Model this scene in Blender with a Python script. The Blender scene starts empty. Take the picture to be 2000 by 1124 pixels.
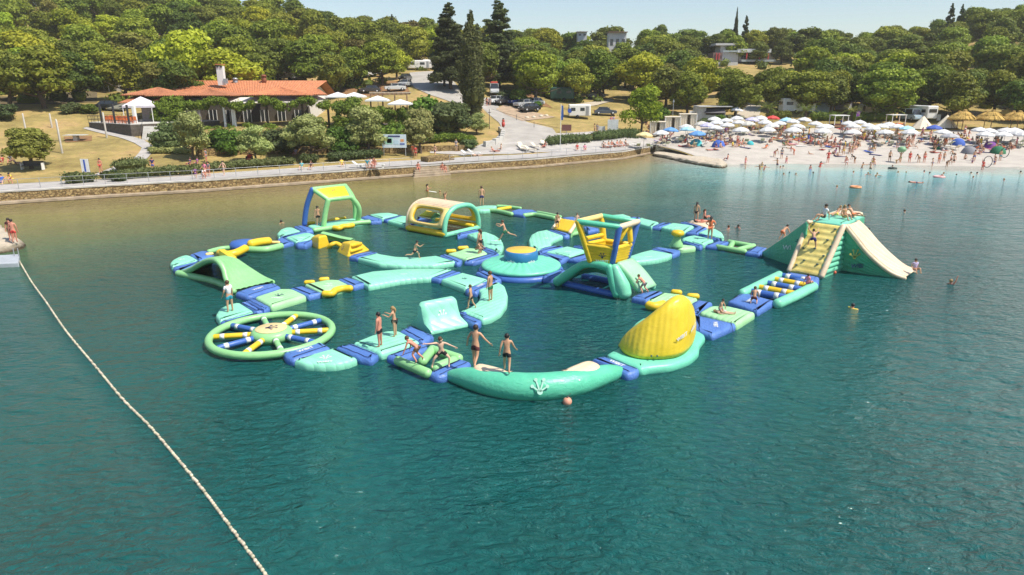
import bpy, bmesh, math, random
import numpy as np
from math import radians, sin, cos, tan, atan, atan2, pi, sqrt
from mathutils import Vector, Matrix, noise
V = Vector
from mathutils.geometry import tessellate_polygon

rnd = random.Random(7)
SC = bpy.context.scene
COL = SC.collection
# ------------------------------------------------------------ camera, sky, sun
HC, F, PITCH = 11.2, 1333.0, radians(16.6)
SP, CP = sin(PITCH), cos(PITCH)
cam_d = bpy.data.cameras.new('camera'); cam_d.lens = 24.0; cam_d.sensor_width = 36.0
cam_d.clip_end = 6000; cam_d.clip_start = 0.2
cam = bpy.data.objects.new('camera', cam_d); COL.objects.link(cam)
cam.location = (0, 0, HC); cam.rotation_euler = (radians(90) - PITCH, 0, 0)
SC.camera = cam
SUN = V((0.49, -0.25, 0.84)).normalized()
EL = math.asin(SUN.z); AZ = atan2(SUN.x, SUN.y)
W = bpy.data.worlds.new('World'); SC.world = W; W.use_nodes = True
wn = W.node_tree.nodes; wl = W.node_tree.links
sky = wn.new('ShaderNodeTexSky'); sky.sky_type = 'NISHITA'; sky.sun_disc = False
sky.sun_elevation = EL; sky.sun_rotation = AZ; sky.dust_density = .6; sky.air_density = 1.0; sky.ozone_density = 1.0
bg = wn['Background']; bg.inputs[1].default_value = 0.098
wl.new(sky.outputs[0], bg.inputs[0])
sd = bpy.data.lights.new('sun', 'SUN'); sd.energy = 4.0; sd.angle = radians(0.55); sd.color = (1, .93, .82)
so = bpy.data.objects.new('sun', sd); COL.objects.link(so); so.location = (40, -20, 60)
so.rotation_euler = (-SUN).to_track_quat('-Z', 'Y').to_euler()
SC.view_settings.view_transform = 'Standard'; SC.view_settings.look = 'None'
SC.view_settings.exposure = 0.6; SC.view_settings.gamma = 1.0
SC.cycles.max_bounces = 6; SC.cycles.diffuse_bounces = 3; SC.cycles.glossy_bounces = 3
SC.cycles.transparent_max_bounces = 6; SC.cycles.use_denoising = True
SC.cycles.caustics_reflective = False; SC.cycles.caustics_refractive = False

# ------------------------------------------------------------ where a point of the photograph stands
def ray(px, py):
    u = (562 - py) / F
    return V(((px - 1000) / F, CP + u * SP, -SP + u * CP))
def G(px, py, z=0.45):
    d = ray(px, py); t = (z - HC) / d.z
    return V((d.x * t, d.y * t, z))
def PD(px, py, Y):
    d = ray(px, py); t = Y / d.y
    return V((d.x * t, Y, HC + d.z * t))
def scale_at(p):      # pixels per metre at a world point
    return F / (p.y * CP + (HC - p.z) * SP)
ZM = {'a': (320, 420, 7.025), 'b': (520, 350, 7.025), 'c': (720, 370, 7.025), 'd': (880, 370, 7.025), 'e': (1040, 400, 7.025),
      'f': (1220, 380, 7.025), 'g': (1060, 470, 7.025), 'h': (1240, 500, 5.179), 'p': (400, 540, 5), 'q': (700, 540, 5),
      'r': (840, 580, 3.3333), 't': (1400, 380, 3.746), 'y': (680, 340, 4.3225), '1': (0, 100, 3.512), '2': (400, 100, 3.512),
      '3': (850, 100, 3.512), '4': (1250, 180, 4.6825), '5': (1600, 180, 4.6825), 's': (0, 0, 1), '6': (0, 0, 2.857), '7': (650, 0, 2.857), '8': (1300, 0, 2.857)}
def Z(k, x, y):
    o = ZM[k]; return (o[0] + x / o[2], o[1] + y / o[2])
def GZ(k, x, y, z=0.45): return G(*Z(k, x, y), z)
def DZ(k, x, y, Y): return PD(*Z(k, x, y), Y)

# ------------------------------------------------------------ materials
MATS = {}
def nodes(name):
    m = bpy.data.materials.new(name); m.use_nodes = True
    nt = m.node_tree; b = nt.nodes['Principled BSDF']
    return m, nt, b
def N(nt, t, **kw):
    n = nt.nodes.new(t)
    for k, v in kw.items():
        if k.startswith('i_'): n.inputs[k[2:].replace('_', ' ')].default_value = v
        else: setattr(n, k, v)
    return n
def mat(name, col, rough=.6, var=.12, scale=3.0, bump=0.0, bscale=20.0, metal=0.0, spec=.5, coat=0.0, objvar=0.0, detail=5):
    if name in MATS: return MATS[name]
    m, nt, b = nodes(name); L = nt.links.new
    b.inputs['Roughness'].default_value = rough; b.inputs['Metallic'].default_value = metal
    b.inputs['Specular IOR Level'].default_value = spec
    if coat: b.inputs['Coat Weight'].default_value = coat; b.inputs['Coat Roughness'].default_value = .15
    tc = N(nt, 'ShaderNodeTexCoord')
    n1 = N(nt, 'ShaderNodeTexNoise', i_Scale=scale, i_Detail=detail); L(tc.outputs['Object'], n1.inputs['Vector'])
    cr = N(nt, 'ShaderNodeMapRange'); cr.inputs[1].default_value = .3; cr.inputs[2].default_value = .7
    cr.inputs[3].default_value = 1 - var; cr.inputs[4].default_value = 1 + var
    L(n1.outputs[0], cr.inputs[0])
    mx = N(nt, 'ShaderNodeMix', data_type='RGBA', blend_type='MULTIPLY'); mx.inputs[0].default_value = 1
    mx.inputs[6].default_value = (*col, 1); L(cr.outputs[0], mx.inputs[7])
    out = mx.outputs[2]
    if objvar:
        oi = N(nt, 'ShaderNodeObjectInfo'); hs = N(nt, 'ShaderNodeHueSaturation')
        mr = N(nt, 'ShaderNodeMapRange'); mr.inputs[3].default_value = 1 - objvar; mr.inputs[4].default_value = 1 + objvar
        L(oi.outputs['Random'], mr.inputs[0]); L(mr.outputs[0], hs.inputs['Value'])
        mh = N(nt, 'ShaderNodeMapRange'); mh.inputs[3].default_value = .5 - objvar * .07; mh.inputs[4].default_value = .5 + objvar * .07
        wn_ = N(nt, 'ShaderNodeTexWhiteNoise', noise_dimensions='1D'); L(oi.outputs['Random'], wn_.inputs['W']); L(wn_.outputs[0], mh.inputs[0]); L(mh.outputs[0], hs.inputs['Hue'])
        L(out, hs.inputs['Color']); out = hs.outputs[0]
    L(out, b.inputs['Base Color'])
    if bump:
        n2 = N(nt, 'ShaderNodeTexNoise', i_Scale=bscale, i_Detail=4); L(tc.outputs['Object'], n2.inputs['Vector'])
        bp = N(nt, 'ShaderNodeBump', i_Strength=bump, i_Distance=.05); L(n2.outputs[0], bp.inputs['Height']); L(bp.outputs[0], b.inputs['Normal'])
    MATS[name] = m; return m

def vinyl(name, col, ribs=0.0, wrinkle=.3, rough=.38, period=.32, worn=.1):
    """inflatable tarpaulin: quilted seams along local x, wrinkles, slight sun bleaching"""
    if name in MATS: return MATS[name]
    m, nt, b = nodes(name); L = nt.links.new
    b.inputs['Roughness'].default_value = rough; b.inputs['Specular IOR Level'].default_value = .45
    b.inputs['Subsurface Weight'].default_value = 0.0
    tc = N(nt, 'ShaderNodeTexCoord')
    n1 = N(nt, 'ShaderNodeTexNoise', i_Scale=1.3, i_Detail=6, i_Roughness=.65); L(tc.outputs['Object'], n1.inputs['Vector'])
    cr = N(nt, 'ShaderNodeValToRGB'); cr.color_ramp.elements[0].position = .35; cr.color_ramp.elements[1].position = .75
    c0 = [max(0, c * (1 - worn)) for c in col]; lum = sum(col) / 3
    c1 = [min(1, c * (1 + worn * .6) + lum * worn * .5) for c in col]
    cr.color_ramp.elements[0].color = (*c0, 1); cr.color_ramp.elements[1].color = (*c1, 1)
    L(n1.outputs[0], cr.inputs[0]); L(cr.outputs[0], b.inputs['Base Color'])
    n2 = N(nt, 'ShaderNodeTexNoise', i_Scale=2.6, i_Detail=5, i_Distortion=.8); mp = N(nt, 'ShaderNodeMapping'); mp.inputs['Scale'].default_value = (1, 2.8, 2)
    L(tc.outputs['Object'], mp.inputs['Vector']); L(mp.outputs[0], n2.inputs['Vector'])
    bp = N(nt, 'ShaderNodeBump', i_Strength=wrinkle, i_Distance=.06); L(n2.outputs[0], bp.inputs['Height'])
    last = bp
    if ribs:
        wv = N(nt, 'ShaderNodeTexWave', wave_type='BANDS', bands_direction='Y', wave_profile='SIN'); wv.inputs['Scale'].default_value = .314 / period
        wv.inputs['Distortion'].default_value = .4; wv.inputs['Detail'].default_value = 1
        L(tc.outputs['Object'], wv.inputs['Vector'])
        pw = N(nt, 'ShaderNodeMath', operation='POWER'); pw.inputs[1].default_value = .35; L(wv.outputs['Fac'], pw.inputs[0])
        b2 = N(nt, 'ShaderNodeBump', i_Strength=ribs, i_Distance=.05); L(pw.outputs[0], b2.inputs['Height']); L(bp.outputs[0], b2.inputs['Normal']); last = b2
    L(last.outputs[0], b.inputs['Normal'])
    MATS[name] = m; return m

def leafmat(name, col, col2):
    if name in MATS: return MATS[name]
    m, nt, b = nodes(name); L = nt.links.new
    tc = N(nt, 'ShaderNodeTexCoord')
    n1 = N(nt, 'ShaderNodeTexNoise', i_Scale=.55, i_Detail=3); L(tc.outputs['Object'], n1.inputs['Vector'])
    gi = N(nt, 'ShaderNodeNewGeometry')
    ad = N(nt, 'ShaderNodeMath', operation='MULTIPLY_ADD'); ad.inputs[1].default_value = .45; L(gi.outputs['Random Per Island'], ad.inputs[0])
    sb = N(nt, 'ShaderNodeMath', operation='SUBTRACT'); sb.inputs[1].default_value = .2; L(n1.outputs[0], sb.inputs[0]); L(sb.outputs[0], ad.inputs[2])
    cr = N(nt, 'ShaderNodeValToRGB'); cr.color_ramp.elements[0].position = .2; cr.color_ramp.elements[1].position = .8
    cr.color_ramp.elements[0].color = (*col, 1); cr.color_ramp.elements[1].color = (*col2, 1); L(ad.outputs[0], cr.inputs[0])
    oi = N(nt, 'ShaderNodeObjectInfo'); hs = N(nt, 'ShaderNodeHueSaturation')
    mr = N(nt, 'ShaderNodeMapRange'); mr.inputs[3].default_value = .72; mr.inputs[4].default_value = 1.3
    L(oi.outputs['Random'], mr.inputs[0]); L(mr.outputs[0], hs.inputs['Value'])
    w1 = N(nt, 'ShaderNodeTexWhiteNoise', noise_dimensions='1D'); L(oi.outputs['Random'], w1.inputs['W'])
    mh = N(nt, 'ShaderNodeMapRange'); mh.inputs[3].default_value = .475; mh.inputs[4].default_value = .525; L(w1.outputs[0], mh.inputs[0]); L(mh.outputs[0], hs.inputs['Hue'])
    L(cr.outputs[0], hs.inputs['Color']); L(hs.outputs[0], b.inputs['Base Color'])
    b.inputs['Roughness'].default_value = .6; b.inputs['Specular IOR Level'].default_value = .25
    tr = N(nt, 'ShaderNodeBsdfTranslucent'); L(hs.outputs[0], tr.inputs['Color'])
    ms = N(nt, 'ShaderNodeMixShader'); ms.inputs[0].default_value = .3
    L(b.outputs[0], ms.inputs[1]); L(tr.outputs[0], ms.inputs[2]); L(ms.outputs[0], nt.nodes['Material Output'].inputs[0])
    MATS[name] = m; return m

MINT = vinyl('mint_deck_vinyl', (.27, .72, .50), ribs=.4, wrinkle=.15)
MINTP = vinyl('mint_vinyl', (.20, .64, .42), wrinkle=.25)
LEAF = vinyl('leaf_green_deck_vinyl', (.38, .72, .36), ribs=.4, wrinkle=.15)
LEAFP = vinyl('leaf_green_vinyl', (.28, .60, .25), wrinkle=.25)
SEAG = vinyl('sea_green_vinyl', (.10, .52, .33), wrinkle=.45)
BLUE = vinyl('blue_vinyl', (.085, .19, .52), wrinkle=.9, rough=.42)
BLUEP = vinyl('blue_tube_vinyl', (.05, .14, .45), wrinkle=.3)
YEL = vinyl('yellow_vinyl', (.80, .53, .02), wrinkle=.35)
YELR = vinyl('yellow_ribbed_vinyl', (.80, .55, .03), ribs=.8, wrinkle=.25, period=.3)
CREAM = vinyl('cream_vinyl', (.80, .62, .42), ribs=.4, wrinkle=.2)
CREAMY = vinyl('pale_yellow_vinyl', (.82, .62, .22), wrinkle=.3)
WHITEV = vinyl('white_vinyl', (.75, .76, .74), wrinkle=.2)
NAVY = mat('navy_webbing', (.012, .016, .06), .7)
PRINTW = mat('white_print', (.78, .8, .8), .5, var=.05)
PRINTN = mat('navy_print', (.02, .04, .12), .5, var=.05)
HOLD = mat('dark_hold_rubber', (.05, .1, .09), .6)
WHITE = mat('white_paint', (.78, .77, .74), .5, var=.05)
CREAMC = mat('cream_canvas', (.72, .64, .5), .8, var=.08)
GREYM = mat('grey_metal', (.42, .43, .44), .4, var=.1, metal=.5)
DARKM = mat('dark_metal', (.04, .04, .045), .5)
WOOD = mat('weathered_wood', (.25, .15, .08), .75, var=.25, scale=6)
BARK = mat('tree_bark', (.10, .07, .05), .9, var=.3, scale=4, bump=.6)
CONC = mat('pale_concrete', (.52, .5, .46), .85, var=.12, scale=1.2, bump=.2, bscale=12)
LAVA = mat('orange_buoy_plastic', (.65, .12, .06), .45)

# ------------------------------------------------------------ objects
def tag(o, label=None, cat=None, group=None, kind=None):
    if label: o['label'] = label
    if cat: o['category'] = cat
    if group: o['group'] = group
    if kind: o['kind'] = kind
    return o
def empty(name, loc=(0, 0, 0), rz=0, label=None, cat=None, group=None):
    o = bpy.data.objects.new(name, None); COL.objects.link(o); o.location = loc; o.rotation_euler = (0, 0, rz)
    o.empty_display_size = .3
    return tag(o, label, cat, group)
def mk(name, verts, faces, m=None, parent=None, smooth=False, loc=None, world=True):
    """one mesh object; verts are world coordinates when world and parent is given its origin"""
    me = bpy.data.meshes.new(name)
    if loc is None and parent is not None and world:
        M = parent_matrix(parent).inverted(); verts = [M @ V(v) for v in verts]
    elif loc is not None:
        l = V(loc); verts = [V(v) - l for v in verts]
    me.from_pydata([tuple(v) for v in verts], [], faces)
    if smooth: me.polygons.foreach_set('use_smooth', [True] * len(me.polygons))
    me.update()
    if m:
        for mm in (m if isinstance(m, (list, tuple)) else [m]): me.materials.append(mm)
    o = bpy.data.objects.new(name, me); COL.objects.link(o)
    if loc is not None: o.location = loc
    if parent: o.parent = parent
    return o
def parent_matrix(o):
    M = Matrix.LocRotScale(o.location, o.rotation_euler, o.scale)
    return parent_matrix(o.parent) @ M if o.parent else M
def bevel(o, w, seg=2, ang=30):
    b = o.modifiers.new('bevel', 'BEVEL'); b.width = w; b.segments = seg; b.limit_method = 'ANGLE'; b.angle_limit = radians(ang)
    o.data.polygons.foreach_set('use_smooth', [True] * len(o.data.polygons))
    wnm = o.modifiers.new('wn', 'WEIGHTED_NORMAL'); wnm.keep_sharp = True
    return o
class MB:
    """collects shapes, then links them as one mesh"""
    def __init__(s): s.v = []; s.f = []; s.mi = []; s.cur = 0
    def add(s, vs, fs):
        n = len(s.v); s.v += [V(v) for v in vs]; s.f += [tuple(i + n for i in f) for f in fs]; s.mi += [s.cur] * len(fs); return s
    def box(s, c, d, rz=0, M=None):
        x, y, z = d[0] / 2, d[1] / 2, d[2] / 2; c = V(c); R = Matrix.Rotation(rz, 3, 'Z') if M is None else M
        vs = [c + R @ V(p) for p in ((-x, -y, -z), (x, -y, -z), (x, y, -z), (-x, y, -z), (-x, -y, z), (x, -y, z), (x, y, z), (-x, y, z))]
        return s.add(vs, [(3, 2, 1, 0), (4, 5, 6, 7), (0, 1, 5, 4), (1, 2, 6, 5), (2, 3, 7, 6), (3, 0, 4, 7)])
    def prism(s, pts, z0, z1):
        n = len(pts); vs = [(p[0], p[1], z0) for p in pts] + [(p[0], p[1], z1) for p in pts]
        return s.add(vs, [tuple(range(n - 1, -1, -1)), tuple(range(n, 2 * n))] + [(i, (i + 1) % n, n + (i + 1) % n, n + i) for i in range(n)])
    def tube(s, pts, r, n=8, cap=True):
        pts = [V(p) for p in pts]; k = len(pts); rs = r if isinstance(r, (list, tuple)) else [r] * k
        base = len(s.v); prev = None; rings = []
        for i, p in enumerate(pts):
            t = (pts[min(i + 1, k - 1)] - pts[max(i - 1, 0)]).normalized()
            if prev is None:
                a = V((0, 0, 1)) if abs(t.z) < .9 else V((1, 0, 0)); u = t.cross(a).normalized()
            else:
                u = (prev - t * prev.dot(t)).normalized()
            prev = u; w = t.cross(u); rings.append((p, u, w, rs[i], t))
        vs = []; fs = []
        seq = rings
        if cap:
            p, u, w, rr, t = rings[0]; q = rings[-1]
            seq = [(p - t * rr * .75, u, w, rr * .05, t), (p - t * rr * .6, u, w, rr * .55, t), (p - t * rr * .3, u, w, rr * .87, t)] + rings + \
                  [(q[0] + q[4] * q[3] * .3, q[1], q[2], q[3] * .87, q[4]), (q[0] + q[4] * q[3] * .6, q[1], q[2], q[3] * .55, q[4]), (q[0] + q[4] * q[3] * .75, q[1], q[2], q[3] * .05, q[4])]
        for p, u, w, rr, t in seq:
            vs += [p + (u * cos(2 * pi * j / n) + w * sin(2 * pi * j / n)) * rr for j in range(n)]
        for i in range(len(seq) - 1):
            fs += [(i * n + j, i * n + (j + 1) % n, (i + 1) * n + (j + 1) % n, (i + 1) * n + j) for j in range(n)]
        fs += [tuple(range(n - 1, -1, -1)), tuple((len(seq) - 1) * n + j for j in range(n))]
        return s.add(vs, fs)
    def cyl(s, c, r, h, n=16, r2=None):
        r2 = r if r2 is None else r2; c = V(c)
        vs = [c + V((r * cos(2 * pi * j / n), r * sin(2 * pi * j / n), 0)) for j in range(n)] + [c + V((r2 * cos(2 * pi * j / n), r2 * sin(2 * pi * j / n), h)) for j in range(n)]
        return s.add(vs, [tuple(range(n - 1, -1, -1)), tuple(range(n, 2 * n))] + [(j, (j + 1) % n, n + (j + 1) % n, n + j) for j in range(n)])
    def lathe(s, c, prof, n=24):
        c = V(c); vs = []; fs = []
        for r, z in prof: vs += [c + V((max(r, .001) * cos(2 * pi * j / n), max(r, .001) * sin(2 * pi * j / n), z)) for j in range(n)]
        for i in range(len(prof) - 1): fs += [(i * n + j, i * n + (j + 1) % n, (i + 1) * n + (j + 1) % n, (i + 1) * n + j) for j in range(n)]
        fs.append(tuple((len(prof) - 1) * n + j for j in range(n)))
        return s.add(vs, fs)
    def ball(s, c, r, n=10, sq=(1, 1, 1)):
        m = max(4, n // 2); pr = [(sin(pi * (i + .02) / (m + .04)), -cos(pi * (i + .02) / (m + .04))) for i in range(m + 1)]
        k = len(s.v); s.lathe((0, 0, 0), pr, n)
        for i in range(k, len(s.v)):
            v = s.v[i]; s.v[i] = V((c[0] + v.x * r * sq[0], c[1] + v.y * r * sq[1], c[2] + v.z * r * sq[2]))
        return s
    def grid(s, g, close_v=False):
        h = len(g); w = len(g[0]); vs = [p for row in g for p in row]; fs = []
        for i in range(h - 1):
            for j in range(w - (0 if close_v else 1)):
                fs.append((i * w + j, i * w + (j + 1) % w, (i + 1) * w + (j + 1) % w, (i + 1) * w + j))
        return s.add(vs, fs)
    def b(s, name, m=None, parent=None, smooth=False): return s.build(name, m, parent, smooth, None, False)
    def build(s, name, m=None, parent=None, smooth=False, loc=None, world=True):
        o = mk(name, s.v, s.f, m, parent, smooth, loc, world)
        if isinstance(m, (list, tuple)): o.data.polygons.foreach_set('material_index', s.mi)
        return o
def catmull(pts, k=6):
    pts = [V(p) for p in pts]; out = []
    for i in range(len(pts) - 1):
        p0, p1, p2, p3 = pts[max(i - 1, 0)], pts[i], pts[i + 1], pts[min(i + 2, len(pts) - 1)]
        for j in range(k):
            t = j / k
            out.append(.5 * ((2 * p1) + (p2 - p0) * t + (2 * p0 - 5 * p1 + 4 * p2 - p3) * t * t + (3 * p1 - p0 - 3 * p2 + p3) * t ** 3))
    out.append(pts[-1]); return out
def interp_list(vals, n):
    return [float(np.interp(i / (n - 1) * (len(vals) - 1), range(len(vals)), vals)) for i in range(n)]
def copytree(o, loc=None, rz=None, scale=None, label=None, mats=None, parent=None, group=None):
    c = o.copy(); COL.objects.link(c)
    if parent: c.parent = parent
    if loc is not None: c.location = loc
    if rz is not None: c.rotation_euler = (0, 0, rz)
    if scale is not None: c.scale = (scale,) * 3 if not isinstance(scale, (tuple, list)) else scale
    if label: c['label'] = label
    if group: c['group'] = group
    if mats and c.type == 'MESH':
        for sl in c.material_slots:
            if sl.material and sl.material.name in mats: 
                mm = mats[sl.material.name]; sl.link = 'OBJECT'; sl.material = mm
    for ch in KIDS.get(o.name, ()) or [x for x in o.children]:
        copytree(ch, mats=mats, parent=c)
    return c
KIDS = {}
def remember(o):
    KIDS[o.name] = list(o.children)
    for c in o.children: remember(c)
    return o
def set_mat(o, m):
    o.data.materials.clear(); o.data.materials.append(m)
# ------------------------------------------------------------ terrain
SHORE_PX = [(-900, 452), (-300, 418), (0, 400), (400, 375), (642, 357), (800, 345), (1049, 328), (1217, 312), (1277, 300), (1300, 303), (1420, 322), (1560, 320), (1700, 321), (1850, 324), (2000, 327), (2400, 334), (3200, 345)]
SHORE = [G(x, y, 0) for x, y in SHORE_PX]
KC = F * 1.03
def colof(x, y): return 1000 + KC * x / max(y, 1)
SH_C = [colof(p.x, p.y) for p in SHORE]; SH_Y = [p.y for p in SHORE]
def shoreY(c): return float(np.interp(c, SH_C, SH_Y))
PROF = {
 -900: [(9, 1.2), (25, 2.8), (48, 6.5), (62, 9.5), (95, 15), (130, 25), (180, 38), (260, 44), (600, 30)],
 0: [(9, 1.2), (29, 3.7), (47, 7.2), (64, 9.5), (94, 15), (134, 25), (184, 38), (254, 44), (600, 30)],
 300: [(7, 1.2), (27, 3.7), (42, 5.5), (49, 6.5), (70, 9), (100, 16), (130, 25), (180, 36), (240, 40), (600, 18)],
 500: [(8, 1.25), (17, 2.0), (24, 4.0), (31, 5), (49, 5.5), (64, 8.5), (90, 14), (120, 21), (170, 31), (230, 33), (600, 15)],
 700: [(8, 1.3), (15, 2.2), (25, 4.5), (43, 5.8), (63, 10), (83, 13), (113, 17.5), (163, 24.5), (220, 26), (600, 12)],
 850: [(8, 1.3), (14, 2.6), (28, 5), (42, 7), (60, 10.4), (75, 12.6), (110, 16), (160, 23.5), (210, 26), (600, 12)],
 1000: [(6, 1.3), (12, 2.6), (39, 5.9), (57, 9), (72, 11), (107, 14), (157, 21.5), (210, 24.5), (600, 10)],
 1130: [(5, 1.3), (11, 2.3), (24, 4), (34, 4.8), (49, 7), (99, 12), (149, 20), (200, 23), (600, 10)],
 1290: [(4, 1.3), (17, 3.4), (32, 5.3), (82, 11), (132, 19.5), (190, 22.5), (600, 10)],
 1430: [(-1, -.3), (0, 0), (5, .5), (30, 3.6), (46, 5.6), (96, 12), (116, 15.5), (146, 20), (200, 21), (600, 10)],
 1700: [(-1, -.15), (0, 0), (6, .5), (14, 1.4), (34, 4.0), (50, 5.8), (99, 12.5), (149, 21), (210, 23), (600, 12)],
 2000: [(-1, -.15), (0, 0), (6, .5), (14, 1.4), (34, 4.0), (50, 5.8), (99, 16), (149, 28.5), (210, 34), (600, 16)],
 3200: [(-1, -.15), (0, 0), (6, .5), (14, 1.4), (34, 4.0), (50, 5.8), (99, 16), (149, 28), (210, 33), (600, 14)]}
PK = sorted(PROF)
def profz(k, r):
    P = PROF[k]; return float(np.interp(r, [p[0] for p in P], [p[1] for p in P]))
def T(x, y):
    c = min(max(colof(x, y), -899), 3199); r = y - shoreY(c)
    i = max(j for j in range(len(PK)) if PK[j] <= c); a, b = PK[i], PK[i + 1]; t = (c - a) / (b - a)
    t = t * t * (3 - 2 * t)
    z = profz(a, r) * (1 - t) + profz(b, r) * t
    if r > 14: z += min(1, (r - 14) / 30) * .5 * noise.noise(V((x * .05, y * .05, 0)))
    return z
def GT(px, py, dz=0):
    d = ray(px, py); y = 62.0; last = y
    while y < 420:
        t = y / d.y; zz = HC + d.z * t
        if zz < T(d.x * t, y) and y - shoreY(colof(d.x * t, y)) > -1: break
        last = y; y += .8
    lo, hi = last, y
    for _ in range(14):
        m = (lo + hi) / 2; t = m / d.y
        if HC + d.z * t < T(d.x * t, m): hi = m
        else: lo = m
    t = hi / d.y; return V((d.x * t, hi, T(d.x * t, hi) + dz))
def onT(x, y, dz=0): return V((x, y, T(x, y) + dz))

cols = list(range(-900, 3201, 20)); offs = [0, 1, 2, 3, 4.5, 6, 8, 10, 12, 14, 16, 18, 20, 23, 26, 29, 32, 36, 40, 45, 50, 56, 62, 70, 78, 86, 95, 105, 115, 130, 145, 160, 180, 200, 230, 270, 330, 420, 560, 800]
g = []
for c in cols:
    row = []; sy = shoreY(c)
    for o in offs:
        y = sy + o + (0.35 if o == 0 and c < 1290 else 0) + (-1.2 if o == 0 and c >= 1300 else 0); x = (c - 1000) / KC * y; row.append((x, y, T(x, y)))
    g.append(row)
mb = MB(); mb.grid(g)
mg, nt, b = nodes('dry_grass_ground'); L = nt.links.new
tc = N(nt, 'ShaderNodeTexCoord'); n1 = N(nt, 'ShaderNodeTexNoise', i_Scale=.09, i_Detail=8, i_Roughness=.7); n2 = N(nt, 'ShaderNodeTexNoise', i_Scale=.8, i_Detail=8, i_Roughness=.8)
L(tc.outputs['Object'], n1.inputs['Vector']); L(tc.outputs['Object'], n2.inputs['Vector'])
r1 = N(nt, 'ShaderNodeValToRGB'); e = r1.color_ramp.elements
e[0].position = .34; e[0].color = (.19, .125, .04, 1); e[1].position = .62; e[1].color = (.40, .27, .11, 1)
x_ = r1.color_ramp.elements.new(.46); x_.color = (.27, .21, .065, 1); x_ = r1.color_ramp.elements.new(.55); x_.color = (.36, .265, .09, 1)
L(n1.outputs[0], r1.inputs[0]); mxx = N(nt, 'ShaderNodeMix', data_type='RGBA', blend_type='OVERLAY'); mxx.inputs[0].default_value = .85
L(r1.outputs[0], mxx.inputs[6]); L(n2.outputs[0], mxx.inputs[7]); L(mxx.outputs[2], b.inputs['Base Color']); b.inputs['Roughness'].default_value = .95
bp = N(nt, 'ShaderNodeBump', i_Strength=.6, i_Distance=.15); L(n2.outputs[0], bp.inputs['Height']); L(bp.outputs[0], b.inputs['Normal'])
tag(mb.build('ground', mg, smooth=True), kind='structure')
GRASS = mg

def ribbon(name, Lp, Rp, m, dz=.04, sub=10, step=2.0, kind='structure', fixed=None):
    """a sheet draped on the ground between two lines given in photograph points"""
    def line(P):
        w = [GT(*p) for p in P]; out = []
        tot = [0]
        for i in range(1, len(w)): tot.append(tot[-1] + (w[i] - w[i - 1]).length)
        return w, tot
    a, ta = line(Lp); b_, tb = line(Rp); n = max(2, int(max(ta[-1], tb[-1]) / step))
    def at(w, t, f):
        d = f * t[-1]; return [float(np.interp(d, t, [p[k] for p in w])) for k in (0, 1)]
    g = []
    for i in range(n + 1):
        f = i / n; A = at(a, ta, f); B = at(b_, tb, f); row = []
        for j in range(sub + 1):
            k = j / sub; x = A[0] * (1 - k) + B[0] * k; y = A[1] * (1 - k) + B[1] * k; row.append((x, y, T(x, y) + dz))
        g.append(row)
    mb = MB(); mb.grid(g); o = mb.build(name, m, smooth=True); tag(o, kind=kind); return o
ASPH = mat('sun_bleached_road', (.38, .355, .32), .9, var=.14, scale=.5, bump=.2)
SAND = mat('white_pebble_beach', (.46, .42, .37), .9, var=.12, scale=.6, bump=.5, bscale=8, detail=10)
PAVE = mat('promenade_paving', (.42, .395, .37), .85, var=.14, scale=.8, bump=.2)
DIRT = mat('reddish_soil', (.24, .13, .055), .95, var=.25, scale=1.5, bump=.5, bscale=5)
# beach sheet from the waterline up to the camp
g = []
for c in range(1286, 3201, 12):
    sy = shoreY(c); row = []
    w = 28 + 2 * sin(c * .02) - max(0, (1420 - c)) * .075
    for j in range(26):
        o = -1.1 + (w + 1.1) * j / 25; y = sy + o
        if c < 1440: y += 0.6
        x = (c - 1000) / KC * y; row.append((x, y, T(x, y) + .05 + .03 * noise.noise(V((x, y, 0)))))
    g.append(row)
mb = MB(); mb.grid(g); tag(mb.build('beach', SAND, smooth=True), kind='structure')
# promenade
g = []
for c in range(-900, 1292, 12):
    sy = shoreY(c); row = []
    w = float(np.interp(c, [-900, 0, 300, 500, 700, 850, 1000, 1290], [4.6, 4.6, 4.2, 5, 6, 6.5, 6, 5]))
    for o in np.linspace(.3, w, 6):
        y = sy + o; x = (c - 1000) / KC * y; row.append((x, y, max(1.2, T(x, y)) + .05))
    g.append(row)
mb = MB(); mb.grid(g); tag(mb.build('promenade', PAVE, smooth=True), kind='structure')
# sea wall with coping and ledge
ms, nt, b = nodes('sea_wall_stone'); L = nt.links.new
tc = N(nt, 'ShaderNodeTexCoord'); mp = N(nt, 'ShaderNodeMapping'); mp.inputs['Scale'].default_value = (1, 1, 1.7); L(tc.outputs['Object'], mp.inputs['Vector'])
vo = N(nt, 'ShaderNodeTexVoronoi', i_Scale=3.8, feature='F1'); L(mp.outputs[0], vo.inputs['Vector'])
ve = N(nt, 'ShaderNodeTexVoronoi', i_Scale=3.8, feature='DISTANCE_TO_EDGE'); L(mp.outputs[0], ve.inputs['Vector'])
rr = N(nt, 'ShaderNodeValToRGB'); e = rr.color_ramp.elements; e[0].color = (.17, .105, .04, 1); e[1].color = (.46, .33, .145, 1)
sx = N(nt, 'ShaderNodeSeparateColor'); L(vo.outputs['Color'], sx.inputs[0]); L(sx.outputs[0], rr.inputs[0])
em = N(nt, 'ShaderNodeMapRange'); em.inputs[2].default_value = .08; L(ve.outputs[0], em.inputs[0])
mm = N(nt, 'ShaderNodeMix', data_type='RGBA', blend_type='MIX'); L(em.outputs[0], mm.inputs[0]); mm.inputs[6].default_value = (.10, .075, .04, 1); L(rr.outputs[0], mm.inputs[7])
L(mm.outputs[2], b.inputs['Base Color']); b.inputs['Roughness'].default_value = .95
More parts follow.
